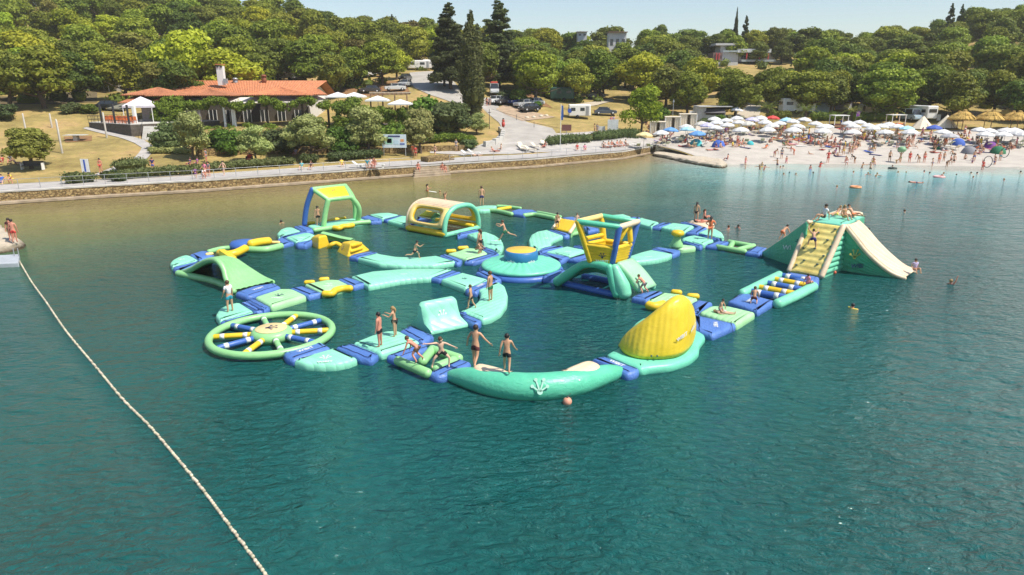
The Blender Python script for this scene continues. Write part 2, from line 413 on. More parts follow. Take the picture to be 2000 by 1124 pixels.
bp = N(nt, 'ShaderNodeBump', i_Strength=1, i_Distance=.12); L(em.outputs[0], bp.inputs['Height']); L(bp.outputs[0], b.inputs['Normal'])
STONE = ms
WETST = mat('wet_algae_stone', (.07, .045, .02), .6, var=.3, scale=2, bump=.5)
LEDGE = mat('ledge_concrete', (.34, .27, .19), .85, var=.25, scale=1.2, bump=.4)
sw = empty('sea_wall', SHORE[2], label='long low stone sea wall with a concrete ledge below the railed promenade', cat='sea wall')
cs = list(range(-900, 1286, 6))
def shorept(c, o): 
    y = shoreY(c) + o; return ((c - 1000) / KC * y, y)
def wallstrip(name, prof, m):
    g = []
    for c in cs:
        row = []
        for o, z in prof:
            x, y = shorept(c, o); jit = .05 * noise.noise(V((x * 1.5, y, z * 2))); row.append((x, y + jit, z + (jit * .5 if z > .3 else 0)))
        g.append(row)
    mb = MB(); mb.grid(g); return mb.build(name, m, sw, smooth=False)
wallstrip('stone_face', [(.12, .28), (.14, .6), (.18, .9), (.22, 1.12)], STONE)
wallstrip('coping', [(.16, 1.10), (.15, 1.24), (.45, 1.27), (.8, 1.22)], CONC)
wallstrip('ledge', [(-.45, .06), (-.44, .26), (-.4, .30), (.14, .31)], LEDGE)
wallstrip('waterline_stone', [(-.42, -1), (-.42, .09)], WETST)
# ------------------------------------------------------------ water
def segd(px, py, A, B):
    vx, vy = B[0] - A[0], B[1] - A[1]; t = np.clip(((px - A[0]) * vx + (py - A[1]) * vy) / (vx * vx + vy * vy), 0, 1)
    return np.hypot(px - A[0] - t * vx, py - A[1] - t * vy)
ys = np.concatenate([np.linspace(-60, 8, 10), np.linspace(10, 130, 110)]); xs = np.linspace(-260, 260, 190)
X, Y = np.meshgrid(xs, ys, indexing='ij')
ds = np.full(X.shape, 1e9)
for i in range(len(SHORE) - 1): ds = np.minimum(ds, segd(X, Y, SHORE[i], SHORE[i + 1]))
wallpart = np.full(X.shape, 1e9)
for i in range(0, 8): wallpart = np.minimum(wallpart, segd(X, Y, SHORE[i], SHORE[i + 1]))
beachpart = np.full(X.shape, 1e9)
for i in range(9, len(SHORE) - 1): beachpart = np.minimum(beachpart, segd(X, Y, SHORE[i], SHORE[i + 1]))
depth = 1 - np.exp(-(ds / 27.0) ** 1.5)
sandy = np.clip(1 - beachpart / (wallpart + beachpart + 1e-3) * 1.0, 0, 1)
sandy = np.clip((sandy - .22) / .55, 0, 1); sandy = sandy * sandy * (3 - 2 * sandy)
depth = depth * (1 - sandy * .22)
nx, ny = X.shape
vs = [(float(X[i, j]), float(Y[i, j]), 0.0) for i in range(nx) for j in range(ny)]
fs = [(i * ny + j, (i + 1) * ny + j, (i + 1) * ny + j + 1, i * ny + j + 1) for i in range(nx - 1) for j in range(ny - 1)]
# the open sea goes on beyond the fine part
water = mk('water', vs, fs)
me = water.data
at = me.attributes.new('depth', 'FLOAT', 'POINT'); at.data.foreach_set('value', depth.ravel().astype(np.float32))
at = me.attributes.new('sandy', 'FLOAT', 'POINT'); at.data.foreach_set('value', sandy.ravel().astype(np.float32))
mw, nt, b = nodes('sea_water'); L = nt.links.new
tc = N(nt, 'ShaderNodeTexCoord')
ad = N(nt, 'ShaderNodeAttribute', attribute_name='depth'); asd = N(nt, 'ShaderNodeAttribute', attribute_name='sandy')
nz = N(nt, 'ShaderNodeTexNoise', i_Scale=.07, i_Detail=6, i_Roughness=.6); L(tc.outputs['Object'], nz.inputs['Vector'])
mz = N(nt, 'ShaderNodeMath', operation='MULTIPLY_ADD'); mz.inputs[1].default_value = .5; L(nz.outputs[0], mz.inputs[0])
m0 = N(nt, 'ShaderNodeMath', operation='SUBTRACT'); m0.inputs[1].default_value = .25; L(ad.outputs['Fac'], m0.inputs[0]); L(m0.outputs[0], mz.inputs[2])
def ramp(stops):
    r = N(nt, 'ShaderNodeValToRGB'); e = r.color_ramp.elements
    e[0].position = stops[0][0]; e[0].color = (*stops[0][1], 1); e[1].position = stops[-1][0]; e[1].color = (*stops[-1][1], 1)
    for p, c in stops[1:-1]: k = e.new(p); k.color = (*c, 1)
    return r
DEEP = (.003, .084, .084)
rw = ramp([(0, (.30, .23, .10)), (.14, (.25, .225, .06)), (.34, (.17, .18, .055)), (.56, (.07, .14, .065)), (.76, (.012, .088, .072)), (1, DEEP)])
rs = ramp([(0, (.42, .42, .36)), (.06, (.38, .52, .46)), (.20, (.24, .50, .50)), (.45, (.11, .34, .37)), (.72, (.03, .14, .15)), (1, DEEP)])
L(mz.outputs[0], rw.inputs[0]); L(mz.outputs[0], rs.inputs[0])
mx = N(nt, 'ShaderNodeMix', data_type='RGBA'); L(asd.outputs['Fac'], mx.inputs[0]); L(rw.outputs[0], mx.inputs[6]); L(rs.outputs[0], mx.inputs[7])
L(mx.outputs[2], b.inputs['Base Color']); b.inputs['Roughness'].default_value = .06; b.inputs['IOR'].default_value = 1.33
mpw = N(nt, 'ShaderNodeMapping'); mpw.inputs['Scale'].default_value = (.8, 1.5, 1); mpw.inputs['Rotation'].default_value = (0, 0, radians(-18)); L(tc.outputs['Object'], mpw.inputs['Vector'])
w1 = N(nt, 'ShaderNodeTexNoise', i_Scale=.8, i_Detail=2, i_Distortion=.5); w2 = N(nt, 'ShaderNodeTexNoise', i_Scale=2.7, i_Detail=5, i_Roughness=.6, i_Distortion=.7)
w3 = N(nt, 'ShaderNodeTexNoise', i_Scale=.06, i_Detail=3)
for w_ in (w1, w2): L(mpw.outputs[0], w_.inputs['Vector'])
L(tc.outputs['Object'], w3.inputs['Vector'])
calm = N(nt, 'ShaderNodeMapRange'); calm.inputs[1].default_value = .35; calm.inputs[2].default_value = .65; calm.inputs[3].default_value = .65; calm.inputs[4].default_value = 1.2; L(w3.outputs[0], calm.inputs[0])
b1 = N(nt, 'ShaderNodeBump', i_Strength=1, i_Distance=.42); L(w1.outputs[0], b1.inputs['Height'])
st = N(nt, 'ShaderNodeMath', operation='MULTIPLY'); st.inputs[1].default_value = 1.0; L(calm.outputs[0], st.inputs[0])
b2 = N(nt, 'ShaderNodeBump', i_Distance=.36); L(st.outputs[0], b2.inputs['Strength']); L(w2.outputs[0], b2.inputs['Height']); L(b1.outputs[0], b2.inputs['Normal'])
L(b2.outputs[0], b.inputs['Normal'])
me.materials.append(mw); tag(water, kind='structure')
for (x0, x1, y0, y1) in ((-1500, -260, -1500, 130), (260, 1500, -1500, 130), (-260, 260, -1500, -60)):
    o = mk('open_sea', [(x0, y0, 0), (x1, y0, 0), (x1, y1, 0), (x0, y1, 0)], [(0, 1, 2, 3)], None)
    a_ = o.data.attributes.new('depth', 'FLOAT', 'POINT'); a_.data.foreach_set('value', [1.2] * 4)
    o.data.materials.append(mw); tag(o, kind='structure')
# ------------------------------------------------------------ inflatable park: builders
GRP = 'inflatable water park modules'
def ccw(p):
    a = sum(p[i][0] * p[(i + 1) % len(p)][1] - p[(i + 1) % len(p)][0] * p[i][1] for i in range(len(p)))
    return p if a > 0 else p[::-1]
def roundoff(p, r):
    n = len(p); out = []
    for i in range(n):
        a, b, c = V(p[i - 1]), V(p[i]), V(p[(i + 1) % n])
        ra = min(r, (a - b).length * .45); rc = min(r, (c - b).length * .45)
        s = b + (a - b).normalized() * ra; e = b + (c - b).normalized() * rc
        for k in range(5):
            t = k / 4; out.append((s * (1 - t) + b * t) * (1 - t) + (b * (1 - t) + e * t) * t)
    return out
def offset(p, d):
    n = len(p); out = []
    for i in range(n):
        a, b, c = V(p[i - 1]), V(p[i]), V(p[(i + 1) % n])
        e1 = (b - a); e2 = (c - b)
        n1 = V((-e1.y, e1.x)).normalized() if e1.length > 1e-6 else V((0, 0)); n2 = V((-e2.y, e2.x)).normalized() if e2.length > 1e-6 else n1
        m = (n1 + n2); m = m.normalized() if m.length > 1e-4 else n1
        k = 1 / max(.6, m.dot(n2)); out.append(b + m * d * k)
    return out
def curvy(pts, k=4):
    n = len(pts); P = [V(p[:2]) for p in pts]; out = []
    for i in range(n):
        p0, p1, p2, p3 = P[i - 1], P[i], P[(i + 1) % n], P[(i + 2) % n]
        for j in range(k):
            t = j / k; out.append(.5 * ((2 * p1) + (p2 - p0) * t + (2 * p0 - 5 * p1 + 4 * p2 - p3) * t * t + (3 * p1 - p0 - 3 * p2 + p3) * t ** 3))
    return out
def slab(name, pts, m, zt=.34, zb=-.15, e=.10, crown=.03, r=.22, parent=None, curve=False, seams=False, kind_=None):
    """inflated mattress with rounded sides; pts are world xy; its local x runs along its longest edge"""
    p = [V((q[0], q[1])) for q in pts]; p = ccw(p)
    n = len(p); c = sum(p, V((0, 0))) / n
    le = max(range(n), key=lambda i: (p[(i + 1) % n] - p[i]).length); dv = p[(le + 1) % n] - p[le]; rz = atan2(dv.y, dv.x)
    R = Matrix.Rotation(-rz, 2); q = [R @ (v - c) for v in p]
    q = curvy(q, 3) if curve else roundoff(q, r)
    q = [v for i, v in enumerate(q) if (v - q[i - 1]).length > .012]
    t = zt - zb; rings = [(e * .95, zb), (e * .35, zb + .12 * t), (0, zb + .35 * t), (0, zb + .62 * t), (e * .25, zb + .84 * t), (e * .7, zb + .95 * t), (e * 1.25, zt), (e * 2.2, zt + crown)]
    mb = MB(); vs = []; k = len(q)
    for d, z in rings: vs += [(v.x, v.y, z) for v in offset(q, d)]
    fs = []
    for i in range(len(rings) - 1): fs += [(i * k + j, i * k + (j + 1) % k, (i + 1) * k + (j + 1) % k, (i + 1) * k + j) for j in range(k)]
    top = [V(v) for v in vs[-k:]]
    o0 = (len(rings) - 1) * k
    for tri in tessellate_polygon([top]):
        a, b_, c_ = tri
        nrm = (top[b_] - top[a]).cross(top[c_] - top[a]).z
        fs.append(tuple(o0 + i for i in (tri if nrm > 0 else tri[::-1])))
    mb.add(vs, fs); o = mb.b(name, m, None, smooth=True)
    o.location = (c.x, c.y, 0); o.rotation_euler = (0, 0, rz); o['top'] = zt
    if parent:
        M = parent_matrix(parent).inverted() @ parent_matrix(o); o.parent = parent; o.location, q_, _ = M.decompose(); o.rotation_euler = q_.to_euler()
    bb = [min(v.x for v in q), max(v.x for v in q), min(v.y for v in q), max(v.y for v in q)]
    o['ext'] = bb
    return o
def txt(s, size, m, parent, loc, rot=(0, 0, 0), name='printed_word', ext=.002):
    cu = bpy.data.curves.new(name, 'FONT'); cu.body = s; cu.size = size; cu.align_x = 'CENTER'; cu.align_y = 'CENTER'; cu.extrude = ext
    cu.resolution_u = 2; cu.materials.append(m); cu.offset = size * .02
    tmp = bpy.data.objects.new('tmp_text', cu); me = bpy.data.meshes.new_from_object(tmp); bpy.data.objects.remove(tmp); me.name = name
    o = bpy.data.objects.new(name, me); COL.objects.link(o); o.location = loc; o.rotation_euler = rot
    if parent: o.parent = parent
    return o
def paw(size, m, parent, M, name='frog_foot_print'):
    """splayed four-toed foot print, lying in the local xy plane of matrix M (given in the parent's space)"""
    mb = MB()
    def P3(x, y, z=0): return M @ V((x * size, y * size, z))
    def disc(x, y, r, z=0.004):
        n = 10; mb.add([P3(x + r * cos(2 * pi * i / n), y + r * sin(2 * pi * i / n), z) for i in range(n)], [tuple(range(n))])
    disc(0, -.32, .17)
    for a, l in ((-.95, .55), (-.32, .75), (.32, .75), (.95, .55)):
        dx, dy = sin(a), cos(a); w = .045
        mb.add([P3(-dy * w, -.3 + dx * w, .004), (P3(dy * w, -.3 - dx * w, .004)), P3(dx * l + dy * w, -.3 + dy * l - dx * w, .004), P3(dx * l - dy * w, -.3 + dy * l + dx * w, .004)], [(0, 1, 2, 3)])
        disc(dx * l, -.3 + dy * l, .11, .006)
    return mb.b(name, m, parent)
def wp(k, pts, z=.34): return [GZ(k, x, y, z) for x, y in pts]
def deck(k, pts, m, label, name='deck_float', z=.34, e=.11, curve=False, logo=None, cat='float', r=.22):
    o = slab(name, wp(k, pts, z), m, zt=z, e=e, curve=curve, r=r); tag(o, label, cat, GRP)
    bb = list(o['ext'])
    if logo:
        w, kind, mm, ang = logo; Rz = Matrix.Translation(((bb[0] + bb[1]) / 2, (bb[2] + bb[3]) / 2, z + .035)) @ Matrix.Rotation(ang - o.rotation_euler.z, 4, 'Z')
        if 'p' in kind: paw(w * .8, mm, o, Rz @ Matrix.Translation((0, w * .1, 0)))
        if 't' in kind: txt('WIBIT', w * .42, PRINTW, o, (Rz @ V((0, -w * .75, .0))), (0, 0, ang - o.rotation_euler.z))
    return o
def link(k, pts, label, z=.31, folds=2, word=False):
    """blue joining mattress with flaps, lacing seams and webbing"""
    if 'mattress' not in label: label = 'blue joining mattress ' + label
    o = slab('joining_mattress', wp(k, pts, z), BLUE, zt=z, e=.12, crown=.02, r=.16); tag(o, label, 'mattress', 'blue joining mattresses')
    x0, x1, y0, y1 = list(o['ext']); mb = MB(); ins = min(.22, (y1 - y0) * .25)
    for yy in (y0 + ins, y1 - ins)[:folds]:
        pts3 = [(x0 + .15 + (x1 - x0 - .3) * i / 8, yy + .02 * sin(i * 2.1 + x0), z + .028) for i in range(9)]
        mb.tube(pts3, .012, 4, False)
    mb.b('lacing_seam', NAVY, o)
    if word: txt('WIBIT', .28, PRINTW, o, ((x0 + x1) / 2, (y0 + y1) / 2, z + .03), (0, 0, 0))
    return o
def thing(name, label, cat='inflatable', loc=(0, 0, 0), group=GRP): return empty(name, loc, 0, label, cat, group)
def tubepart(name, pts, r, m, parent, n=12, cap=True, cm=True):
    if cm and len(pts) > 2: 
        k = 5; rr = interp_list(r, (len(pts) - 1) * k + 1) if isinstance(r, (list, tuple)) else r; pts = catmull(pts, k); r = rr
    mb = MB(); mb.tube(pts, r, n, cap); return mb.build(name, m, parent, smooth=True)
def pad(k, pts, label_parent, z=.4, r=.16, m=None):
    return tubepart('grab_pad', [GZ(k, x, y, z * .6) for x, y in pts], r, m or YEL, label_parent)

# ---- far left corner
deck('a', [(78, 665), (105, 622), (180, 580), (260, 555), (340, 546), (400, 570), (478, 617), (300, 655), (112, 708)], MINT, 'mint rounded end float at the far left tip of the water park', curve=False, logo=(.5, 'p', PRINTW, 0))
link('a', [(115, 714), (485, 622), (540, 650), (165, 775)], 'between the far left mint end float and the green hump slide')
link('a', [(345, 543), (500, 490), (620, 490), (700, 545), (485, 615)], 'where the zigzag balance beams start behind the hump slide')
t = thing('balance_beam_course', 'zigzag balance course of yellow and green tubes with a round blue island', loc=GZ('a', 1100, 430, 0))
tubepart('rail_tube', [GZ('a', 620, 510, .2), GZ('a', 800, 465, .2), GZ('a', 1010, 450, .2)], .18, LEAFP, t)
tubepart('rail_tube', [GZ('a', 1170, 478, .2), GZ('a', 1400, 478, .2), GZ('a', 1610, 430, .2)], .24, LEAFP, t)
tubepart('balance_tube', [GZ('a', 770, 525, .3), GZ('a', 880, 545, .35), GZ('a', 990, 525, .4), GZ('a', 1120, 460, .5)], .27, YEL, t)
tubepart('balance_tube', [GZ('a', 1190, 400, .55), GZ('a', 1310, 375, .55), GZ('a', 1440, 360, .5)], .29, YEL, t)
tubepart('balance_tube', [GZ('a', 1470, 380, .35), GZ('a', 1580, 380, .35)], .12, CREAMY, t)
tubepart('balance_tube', [GZ('a', 590, 545, .35), GZ('a', 665, 535, .35)], .12, CREAMY, t)
c = GZ('a', 1095, 415, .3); mb = MB(); mb.lathe(c, [(.1, -.4), (.75, -.4), (.95, -.15), (.95, .1), (.8, .28), (.4, .33), (0, .34)], 20); mb.build('round_island', BLUEP, t, True)
link('b', [(152, 812), (262, 798), (388, 862), (205, 905), (150, 860)], 'at the right end of the zigzag balance course', z=.30)
deck('b', [(260, 795), (530, 735), (612, 738), (682, 770), (600, 822), (410, 862)], MINT, 'mint square float left of the yellow rocker towers', logo=(.5, 't', PRINTW, 0))
link('b', [(395, 872), (600, 830), (690, 785), (720, 810), (550, 900), (420, 900)], 'narrow blue joining mattress in front of the square float left of the yellow rocker towers', z=.36)
deck('b', [(142, 745), (190, 690), (262, 664), (370, 660), (482, 712), (330, 750), (165, 795)], MINT, 'mint rounded end float just left of the green goalpost arch', curve=False, logo=(.5, 'p', PRINTW, .2))
link('b', [(180, 788), (482, 716), (540, 706), (530, 733), (200, 812)], 'thin blue joining mattress between rounded and square floats near the goalpost arch')
link('b', [(372, 645), (490, 632), (620, 662), (655, 700), (560, 716), (490, 708)], 'under the blue leg of the goalpost arch')
# goalpost arch
t = thing('goalpost_arch', 'green goalpost arch with one blue leg and a tilted yellow roof over a mint float', loc=GZ('b', 900, 620, 0))
slab('deck_mattress', wp('b', [(560, 638), (660, 688), (900, 655), (1200, 600), (1410, 577), (1290, 530), (1000, 560), (720, 598)]), MINT, parent=t)
tubepart('edge_tube', [GZ('b', 660, 705, .25), GZ('b', 900, 668, .25), GZ('b', 1200, 612, .25), GZ('b', 1415, 590, .25)], .2, LEAFP, t)
pad('b', [(930, 672), (1000, 676), (1045, 655), (1120, 648), (1190, 636)], t, r=.2)
pad('b', [(580, 612), (655, 605)], t, r=.17); pad('b', [(850, 580), (920, 560), (1080, 538)], t, r=.14)
fl = GZ('b', 525, 622, .4); ff = GZ('b', 790, 640, .4); fr = GZ('b', 1257, 570, .4); fb = GZ('b', 1225, 535, .4)
TL = DZ('b', 637, 140, fl.y - .2); TF = DZ('b', 850, 288, ff.y + .2); TR = DZ('b', 1165, 250, fr.y - .6); TB = DZ('b', 1078, 92, fb.y - .3)
def leg(a, b_, bow, m, nm='leg'):
    mid = (a + b_) / 2 + bow; return tubepart(nm, [a, a * .72 + b_ * .28 + bow * .75, mid, a * .28 + b_ * .72 + bow * .75, b_], .21, m, t)
leg(fl, TL, V((-.12, 0, .1)), BLUEP); leg(ff, TF, V((-.05, 0, .0)), LEAFP); leg(fr, TR, V((.35, 0, .1)), LEAFP); leg(fb, TB, V((.3, .1, .1)), LEAFP)
for a, b_ in ((TL, TF), (TF, TR), (TR, TB), (TB, TL)): tubepart('roof_tube', [a, b_], .17, LEAFP, t)
mb = MB(); g = []
for i in range(9):
    g.append([(TL.lerp(TF, i / 8)).lerp(TB.lerp(TR, i / 8), j / 8) + V((0, 0, .1 * sin(pi * i / 8) * sin(pi * j / 8))) for j in range(9)])
mb.grid(g); o = mb.build('roof_panel', YEL, t, True); so_ = o.modifiers.new('s', 'SOLIDIFY'); so_.thickness = .08
cn = (TL + TF + TR + TB) / 4; nrm = (TF - TL).cross(TB - TL).normalized(); nrm = nrm if nrm.z > 0 else -nrm
def frame_on(c, nrm, up):
    y = (up - nrm * up.dot(nrm)).normalized(); x = y.cross(nrm); return Matrix(((x.x, y.x, nrm.x, c.x), (x.y, y.y, nrm.y, c.y), (x.z, y.z, nrm.z, c.z), (0, 0, 0, 1)))
def logo_on(c, nrm, up, size, m, parent, word=None, wsize=.3, wm=None, dy=-.8, name='frog_foot_print'):
    Mi = parent_matrix(parent).inverted() @ frame_on(c, nrm, up)
    if size: paw(size, m, parent, Mi)
    if word:
        o = txt(word, wsize, wm or m, parent, (0, 0, 0)); o.matrix_local = Mi @ Matrix.Translation((0, dy * (size or 0), .01))
logo_on(cn + nrm * .14, nrm, V((0, 1, .3)), .45, PRINTN, t)
link('b', [(1292, 522), (1400, 490), (1590, 543), (1580, 575), (1430, 582)], 'right of the goalpost arch')
deck('b', [(1402, 488), (1560, 465), (1700, 463), (1830, 490), (1700, 515), (1592, 542)], MINT, 'mint float at the back between the goalpost arch and the cream tunnel')
link('b', [(1600, 548), (1830, 492), (1900, 503), (1660, 562)], 'left of the mint float beside the cream tunnel')
deck('c', [(250, 427), (440, 362), (600, 370), (640, 440), (490, 482)], MINT, 'mint float touching the left end of the cream tunnel')
link('c', [(492, 484), (640, 442), (700, 460), (560, 520)], 'tucked behind the left end of the cream tunnel')
# floats seen through the tunnel's window
link('c', [(620, 440), (690, 372), (880, 412), (850, 440), (700, 470)], 'seen through the window of the cream tunnel')
t = thing('small_ramp', 'small yellow ramp with a green side seen through the cream tunnel window', loc=GZ('c', 800, 360, 0))
a, b_, c, d = GZ('c', 690, 365, .35), GZ('c', 865, 400, .35), GZ('c', 930, 330, .95), GZ('c', 780, 300, .95)
e1, e2 = GZ('c', 1000, 360, .05), GZ('c', 850, 325, .05)
mb = MB(); mb.grid([[a.lerp(b_, j / 4).lerp(d.lerp(c, j / 4), i / 4) for j in range(5)] for i in range(5)]); o = mb.build('ramp_surface', YELR, t, True); o.modifiers.new('s', 'SOLIDIFY').thickness = .12
mb = MB(); mb.add([b_, c, e1, c.lerp(e1, .3)], [(0, 2, 3, 1)]); mb.add([b_, V((b_.x, b_.y, 0)), e1, c], [(0, 1, 2, 3)]); o = mb.build('ramp_side', LEAFP, t); o.modifiers.new('s', 'SOLIDIFY').thickness = .1
deck('c', [(700, 520), (820, 470), (965, 425), (1060, 430), (960, 490), (840, 535)], LEAF, 'green float on the water behind the cream tunnel')
# ---- tunnel
t = thing('tunnel_arch', 'cream and yellow barrel tunnel with open windows and mint arch ends', loc=GZ('c', 1000, 560, 0))
A0 = GZ('c', 528, 565, .05); A1 = GZ('c', 1030, 658, .05); B1 = GZ('c', 1522, 540, .05); B0 = A0 + (B1 - A1)
ax = (A1 - A0); wd = (B1 - A1); AL = ax.length; WD = wd.length; axn = ax.normalized(); wdn = wd.normalized()
apx = DZ('c', 1285, 215, (A1.y + B1.y) / 2); HT = max(1.7, apx.z)
def arch(u, v, off=0):   # u 0..1 along the axis, v 0..1 over the arch
    a = pi * v; rx = WD / 2 + off; 
    prof = (abs(cos(a)) ** .8) * (1 if cos(a) > 0 else -1)
    return A0 + ax * u + wdn * (WD / 2 - prof * rx) + V((0, 0, (sin(a) ** .75) * (HT - .1 + off) + .1))
for u in (0.0, 1.0):
    tubepart('arch_end', [arch(u, i / 24, -.1) for i in range(25)], .19, MINTP if u else CREAM, t, cm=False)
    tubepart('end_foot_tube', [arch(u, 0, -.1), arch(u, 1, -.1)], .2, MINTP, t)
for v in (0.0, 1.0): tubepart('base_tube', [arch(.0, v, -.1) + V((0, 0, .12)), arch(1, v, -.1) + V((0, 0, .12))], .24, YEL, t)
tubepart('inner_beam', [A0 + wd * .8 + V((0, 0, .35)), A1 + wd * .8 + V((0, 0, .35))], .16, YEL, t)
v1 = .335; nr = 9
for i in range(nr):      # roof: one inflated rib beside the other
    va = v1 + (1 - 2 * v1) * i / nr; vb = v1 + (1 - 2 * v1) * (i + 1) / nr; mb = MB(); g = []
    for j in range(7):
        v = va + (vb - va) * j / 6; g.append([arch(u / 10, v, .0 + .07 * sin(pi * j / 6)) for u in range(11)])
    mb.grid(g); mb.grid([[arch(u / 10, va + (vb - va) * j / 2, -.2) for u in range(11)] for j in (0, 1, 2)])
    mb.build('roof_rib', CREAM, t, True)
def wall_patch(va, vb, name):
    g = []; n = 48
    K = [(.0, -.16), (.0, 0), (.15, .07), (.5, .1), (.85, .07), (1, 0), (1, -.16)]
    rows = []
    for kk, off in K:
        row = []
        for i in range(n + 1):
            a = 2 * pi * i / n; cx, cy = cos(a), sin(a)
            q = 1 / max(abs(cx), abs(cy)); ox, oy = cx * q, cy * q
            se = (abs(cx) ** 5 + abs(cy) ** 5) ** (-1 / 5); ix, iy = cx * se * .76, cy * se * .78
            x = ix + (ox - ix) * kk; y = iy + (oy - iy) * kk
            row.append(arch(.5 + x * .485, (va + vb) / 2 + y * (vb - va) / 2, off))
        rows.append(row)
    mb = MB(); mb.grid(rows); o = mb.build(name, CREAMY, t, True)
    mb = MB(); mb.grid([rows[0], rows[1]]); mb.grid([[p for p in rows[0]], [p + (A0 + ax * .5 + wd * .5 + V((0, 0, .5)) - p).normalized() * .02 for p in rows[-1]]])
    o2 = mb.build('window_lining', YEL, t, True); o2.modifiers.new('s', 'SOLIDIFY').thickness = .02
wall_patch(.05, v1, 'window_wall'); wall_patch(.95, 1 - v1, 'window_wall')
link('c', [(1215, 598), (1475, 542), (1545, 572), (1345, 612), (1215, 640)], 'at the right foot of the cream tunnel')
deck('c', [(1345, 614), (1500, 578), (1620, 583), (1740, 628), (1830, 690), (1690, 706), (1840, 712), (1858, 765), (1830, 825), (1775, 862), (1700, 815), (1572, 783), (1568, 705), (1440, 655)], MINT, 'mint crescent float with a slit between the cream tunnel and the round trampoline island', r=.12)
link('c', [(1570, 786), (1700, 818), (1800, 880), (1745, 897), (1560, 832)], 'below the mint crescent with the slit')
o = deck('c', [(1072, 880), (1240, 840), (1330, 802), (1460, 808), (1590, 838), (1640, 875), (1350, 958), (1200, 922)], LEAF, 'pale green float with yellow grab pads left of the trampoline island', logo=(.45, 't', PRINTW, .2))
pad('c', [(1080, 855), (1180, 850)], o); pad('c', [(1240, 812), (1350, 805)], o)
link('c', [(960, 905), (1042, 880), (1292, 957), (1265, 1000), (1205, 1010)], 'at the right end of the long mint runway below the tunnel')
link('c', [(1300, 985), (1640, 880), (1790, 892), (1690, 935), (1440, 990)], 'leading from the pale green pad float to the trampoline island')
deck('s', [(698, 503.5), (737, 494), (746, 496.5), (777, 501.5), (820, 502.5), (853, 499), (891, 510.5), (848, 517.5), (784, 518.5), (741, 515)], MINT, 'long curved mint runway below the cream tunnel with a running boy on it', r=.1, logo=(.3, 't', PRINTW, -.05))
link('b', [(1125, 1058), (1200, 1028), (1450, 985), (1545, 1008), (1255, 1080)], 'at the foot of the right yellow rocker tower')
# rocker towers
def frustum(parent, name, base, top, m, bw=.14):
    v = [V(p) for p in base] + [V(p) for p in top]
    o = mk(name, v, [(3, 2, 1, 0), (4, 5, 6, 7), (0, 1, 5, 4), (1, 2, 6, 5), (2, 3, 7, 6), (3, 0, 4, 7)], m, parent)
    return bevel(o, bw, 4, 20)
t = thing('rocker_towers', 'two yellow step towers joined by a green bridge beam over the water', loc=GZ('b', 850, 880, 0))
bl = [GZ('b', 540, 905, -.1), GZ('b', 715, 985, -.1), GZ('b', 880, 930, -.1), GZ('b', 720, 860, -.1)]; yc = bl[0].y
tl = [DZ('b', 640, 785, bl[0].y), DZ('b', 720, 790, bl[1].y + .1), DZ('b', 830, 765, bl[2].y), DZ('b', 720, 750, bl[3].y)]
frustum(t, 'step_tower', bl, tl, YEL)
br = [GZ('b', 955, 1012, -.1), GZ('b', 1110, 1095, -.1), GZ('b', 1445, 992, -.1), GZ('b', 1270, 925, -.1)]
tr_ = [DZ('b', 1050, 860, br[0].y + .15), DZ('b', 1160, 885, br[1].y + .55), DZ('b', 1290, 858, br[2].y + .2), DZ('b', 1190, 838, br[3].y)]
frustum(t, 'step_tower', br, tr_, YEL)
for k_, (a, b_) in enumerate(((GZ('b', 1160, 905, 1.15), GZ('b', 1280, 885, 1.15)), (GZ('b', 1180, 985, .78), GZ('b', 1330, 955, .78)))):
    pass
tubepart('climbing_step', [tr_[1].lerp(br[1], .22).lerp(tr_[2].lerp(br[2], .22), .12) + V((0, 0, .04)), tr_[1].lerp(br[1], .22).lerp(tr_[2].lerp(br[2], .22), .85) + V((0, 0, .04))], .12, YEL, t)
tubepart('climbing_step', [tr_[1].lerp(br[1], .6).lerp(tr_[2].lerp(br[2], .6), .12) + V((0, 0, .04)), tr_[1].lerp(br[1], .6).lerp(tr_[2].lerp(br[2], .6), .7) + V((0, 0, .04))], .12, YEL, t)
a, b_ = DZ('b', 775, 735, tl[3].y), DZ('b', 1195, 828, tr_[3].y)
g = []; wv = V((.2, .55, 0))
pts = catmull([a, a.lerp(b_, .35) + V((0, 0, -.02)), a.lerp(b_, .7) + V((0, 0, -.04)), b_], 5)
mb = MB()
for s in (0, 1): pass
mb.grid([[p - wv * .5 + wv * (j / 6) + V((0, 0, .07 * sin(pi * j / 6))) for j in range(7)] for p in pts]); mb.grid([[p - wv * .5 + wv * (1 - j / 6) - V((0, 0, .08)) for j in range(7)] for p in pts])
mb.build('bridge_beam', LEAFP, t, True)
h0 = tl[2]; mk('bridge_web', [pts[2] + V((0, .05, -.05)), pts[-3] + V((0, .05, -.05)), pts[-3] + V((0, .05, -.35)), V((pts[4].x, pts[4].y + .05, .1)), V((pts[2].x, pts[2].y + .05, .1))], [(0, 4, 3, 2, 1)], SEAG, t).modifiers.new('s', 'SOLIDIFY').thickness = .12
tubepart('low_hoop', [GZ('b', 860, 935, .1), GZ('b', 900, 900, .3), GZ('b', 960, 885, .35), GZ('b', 1030, 920, .2)], .16, YEL, t)
fc = (tr_[0] + tr_[1] + br[0] + br[1]) / 4; nn = (br[1] - br[0]).cross(tr_[0] - br[0]).normalized(); nn = nn if nn.y < 0 else -nn
logo_on(fc + nn * .12, nn, V((0, 0, 1)), .35, PRINTN, t)
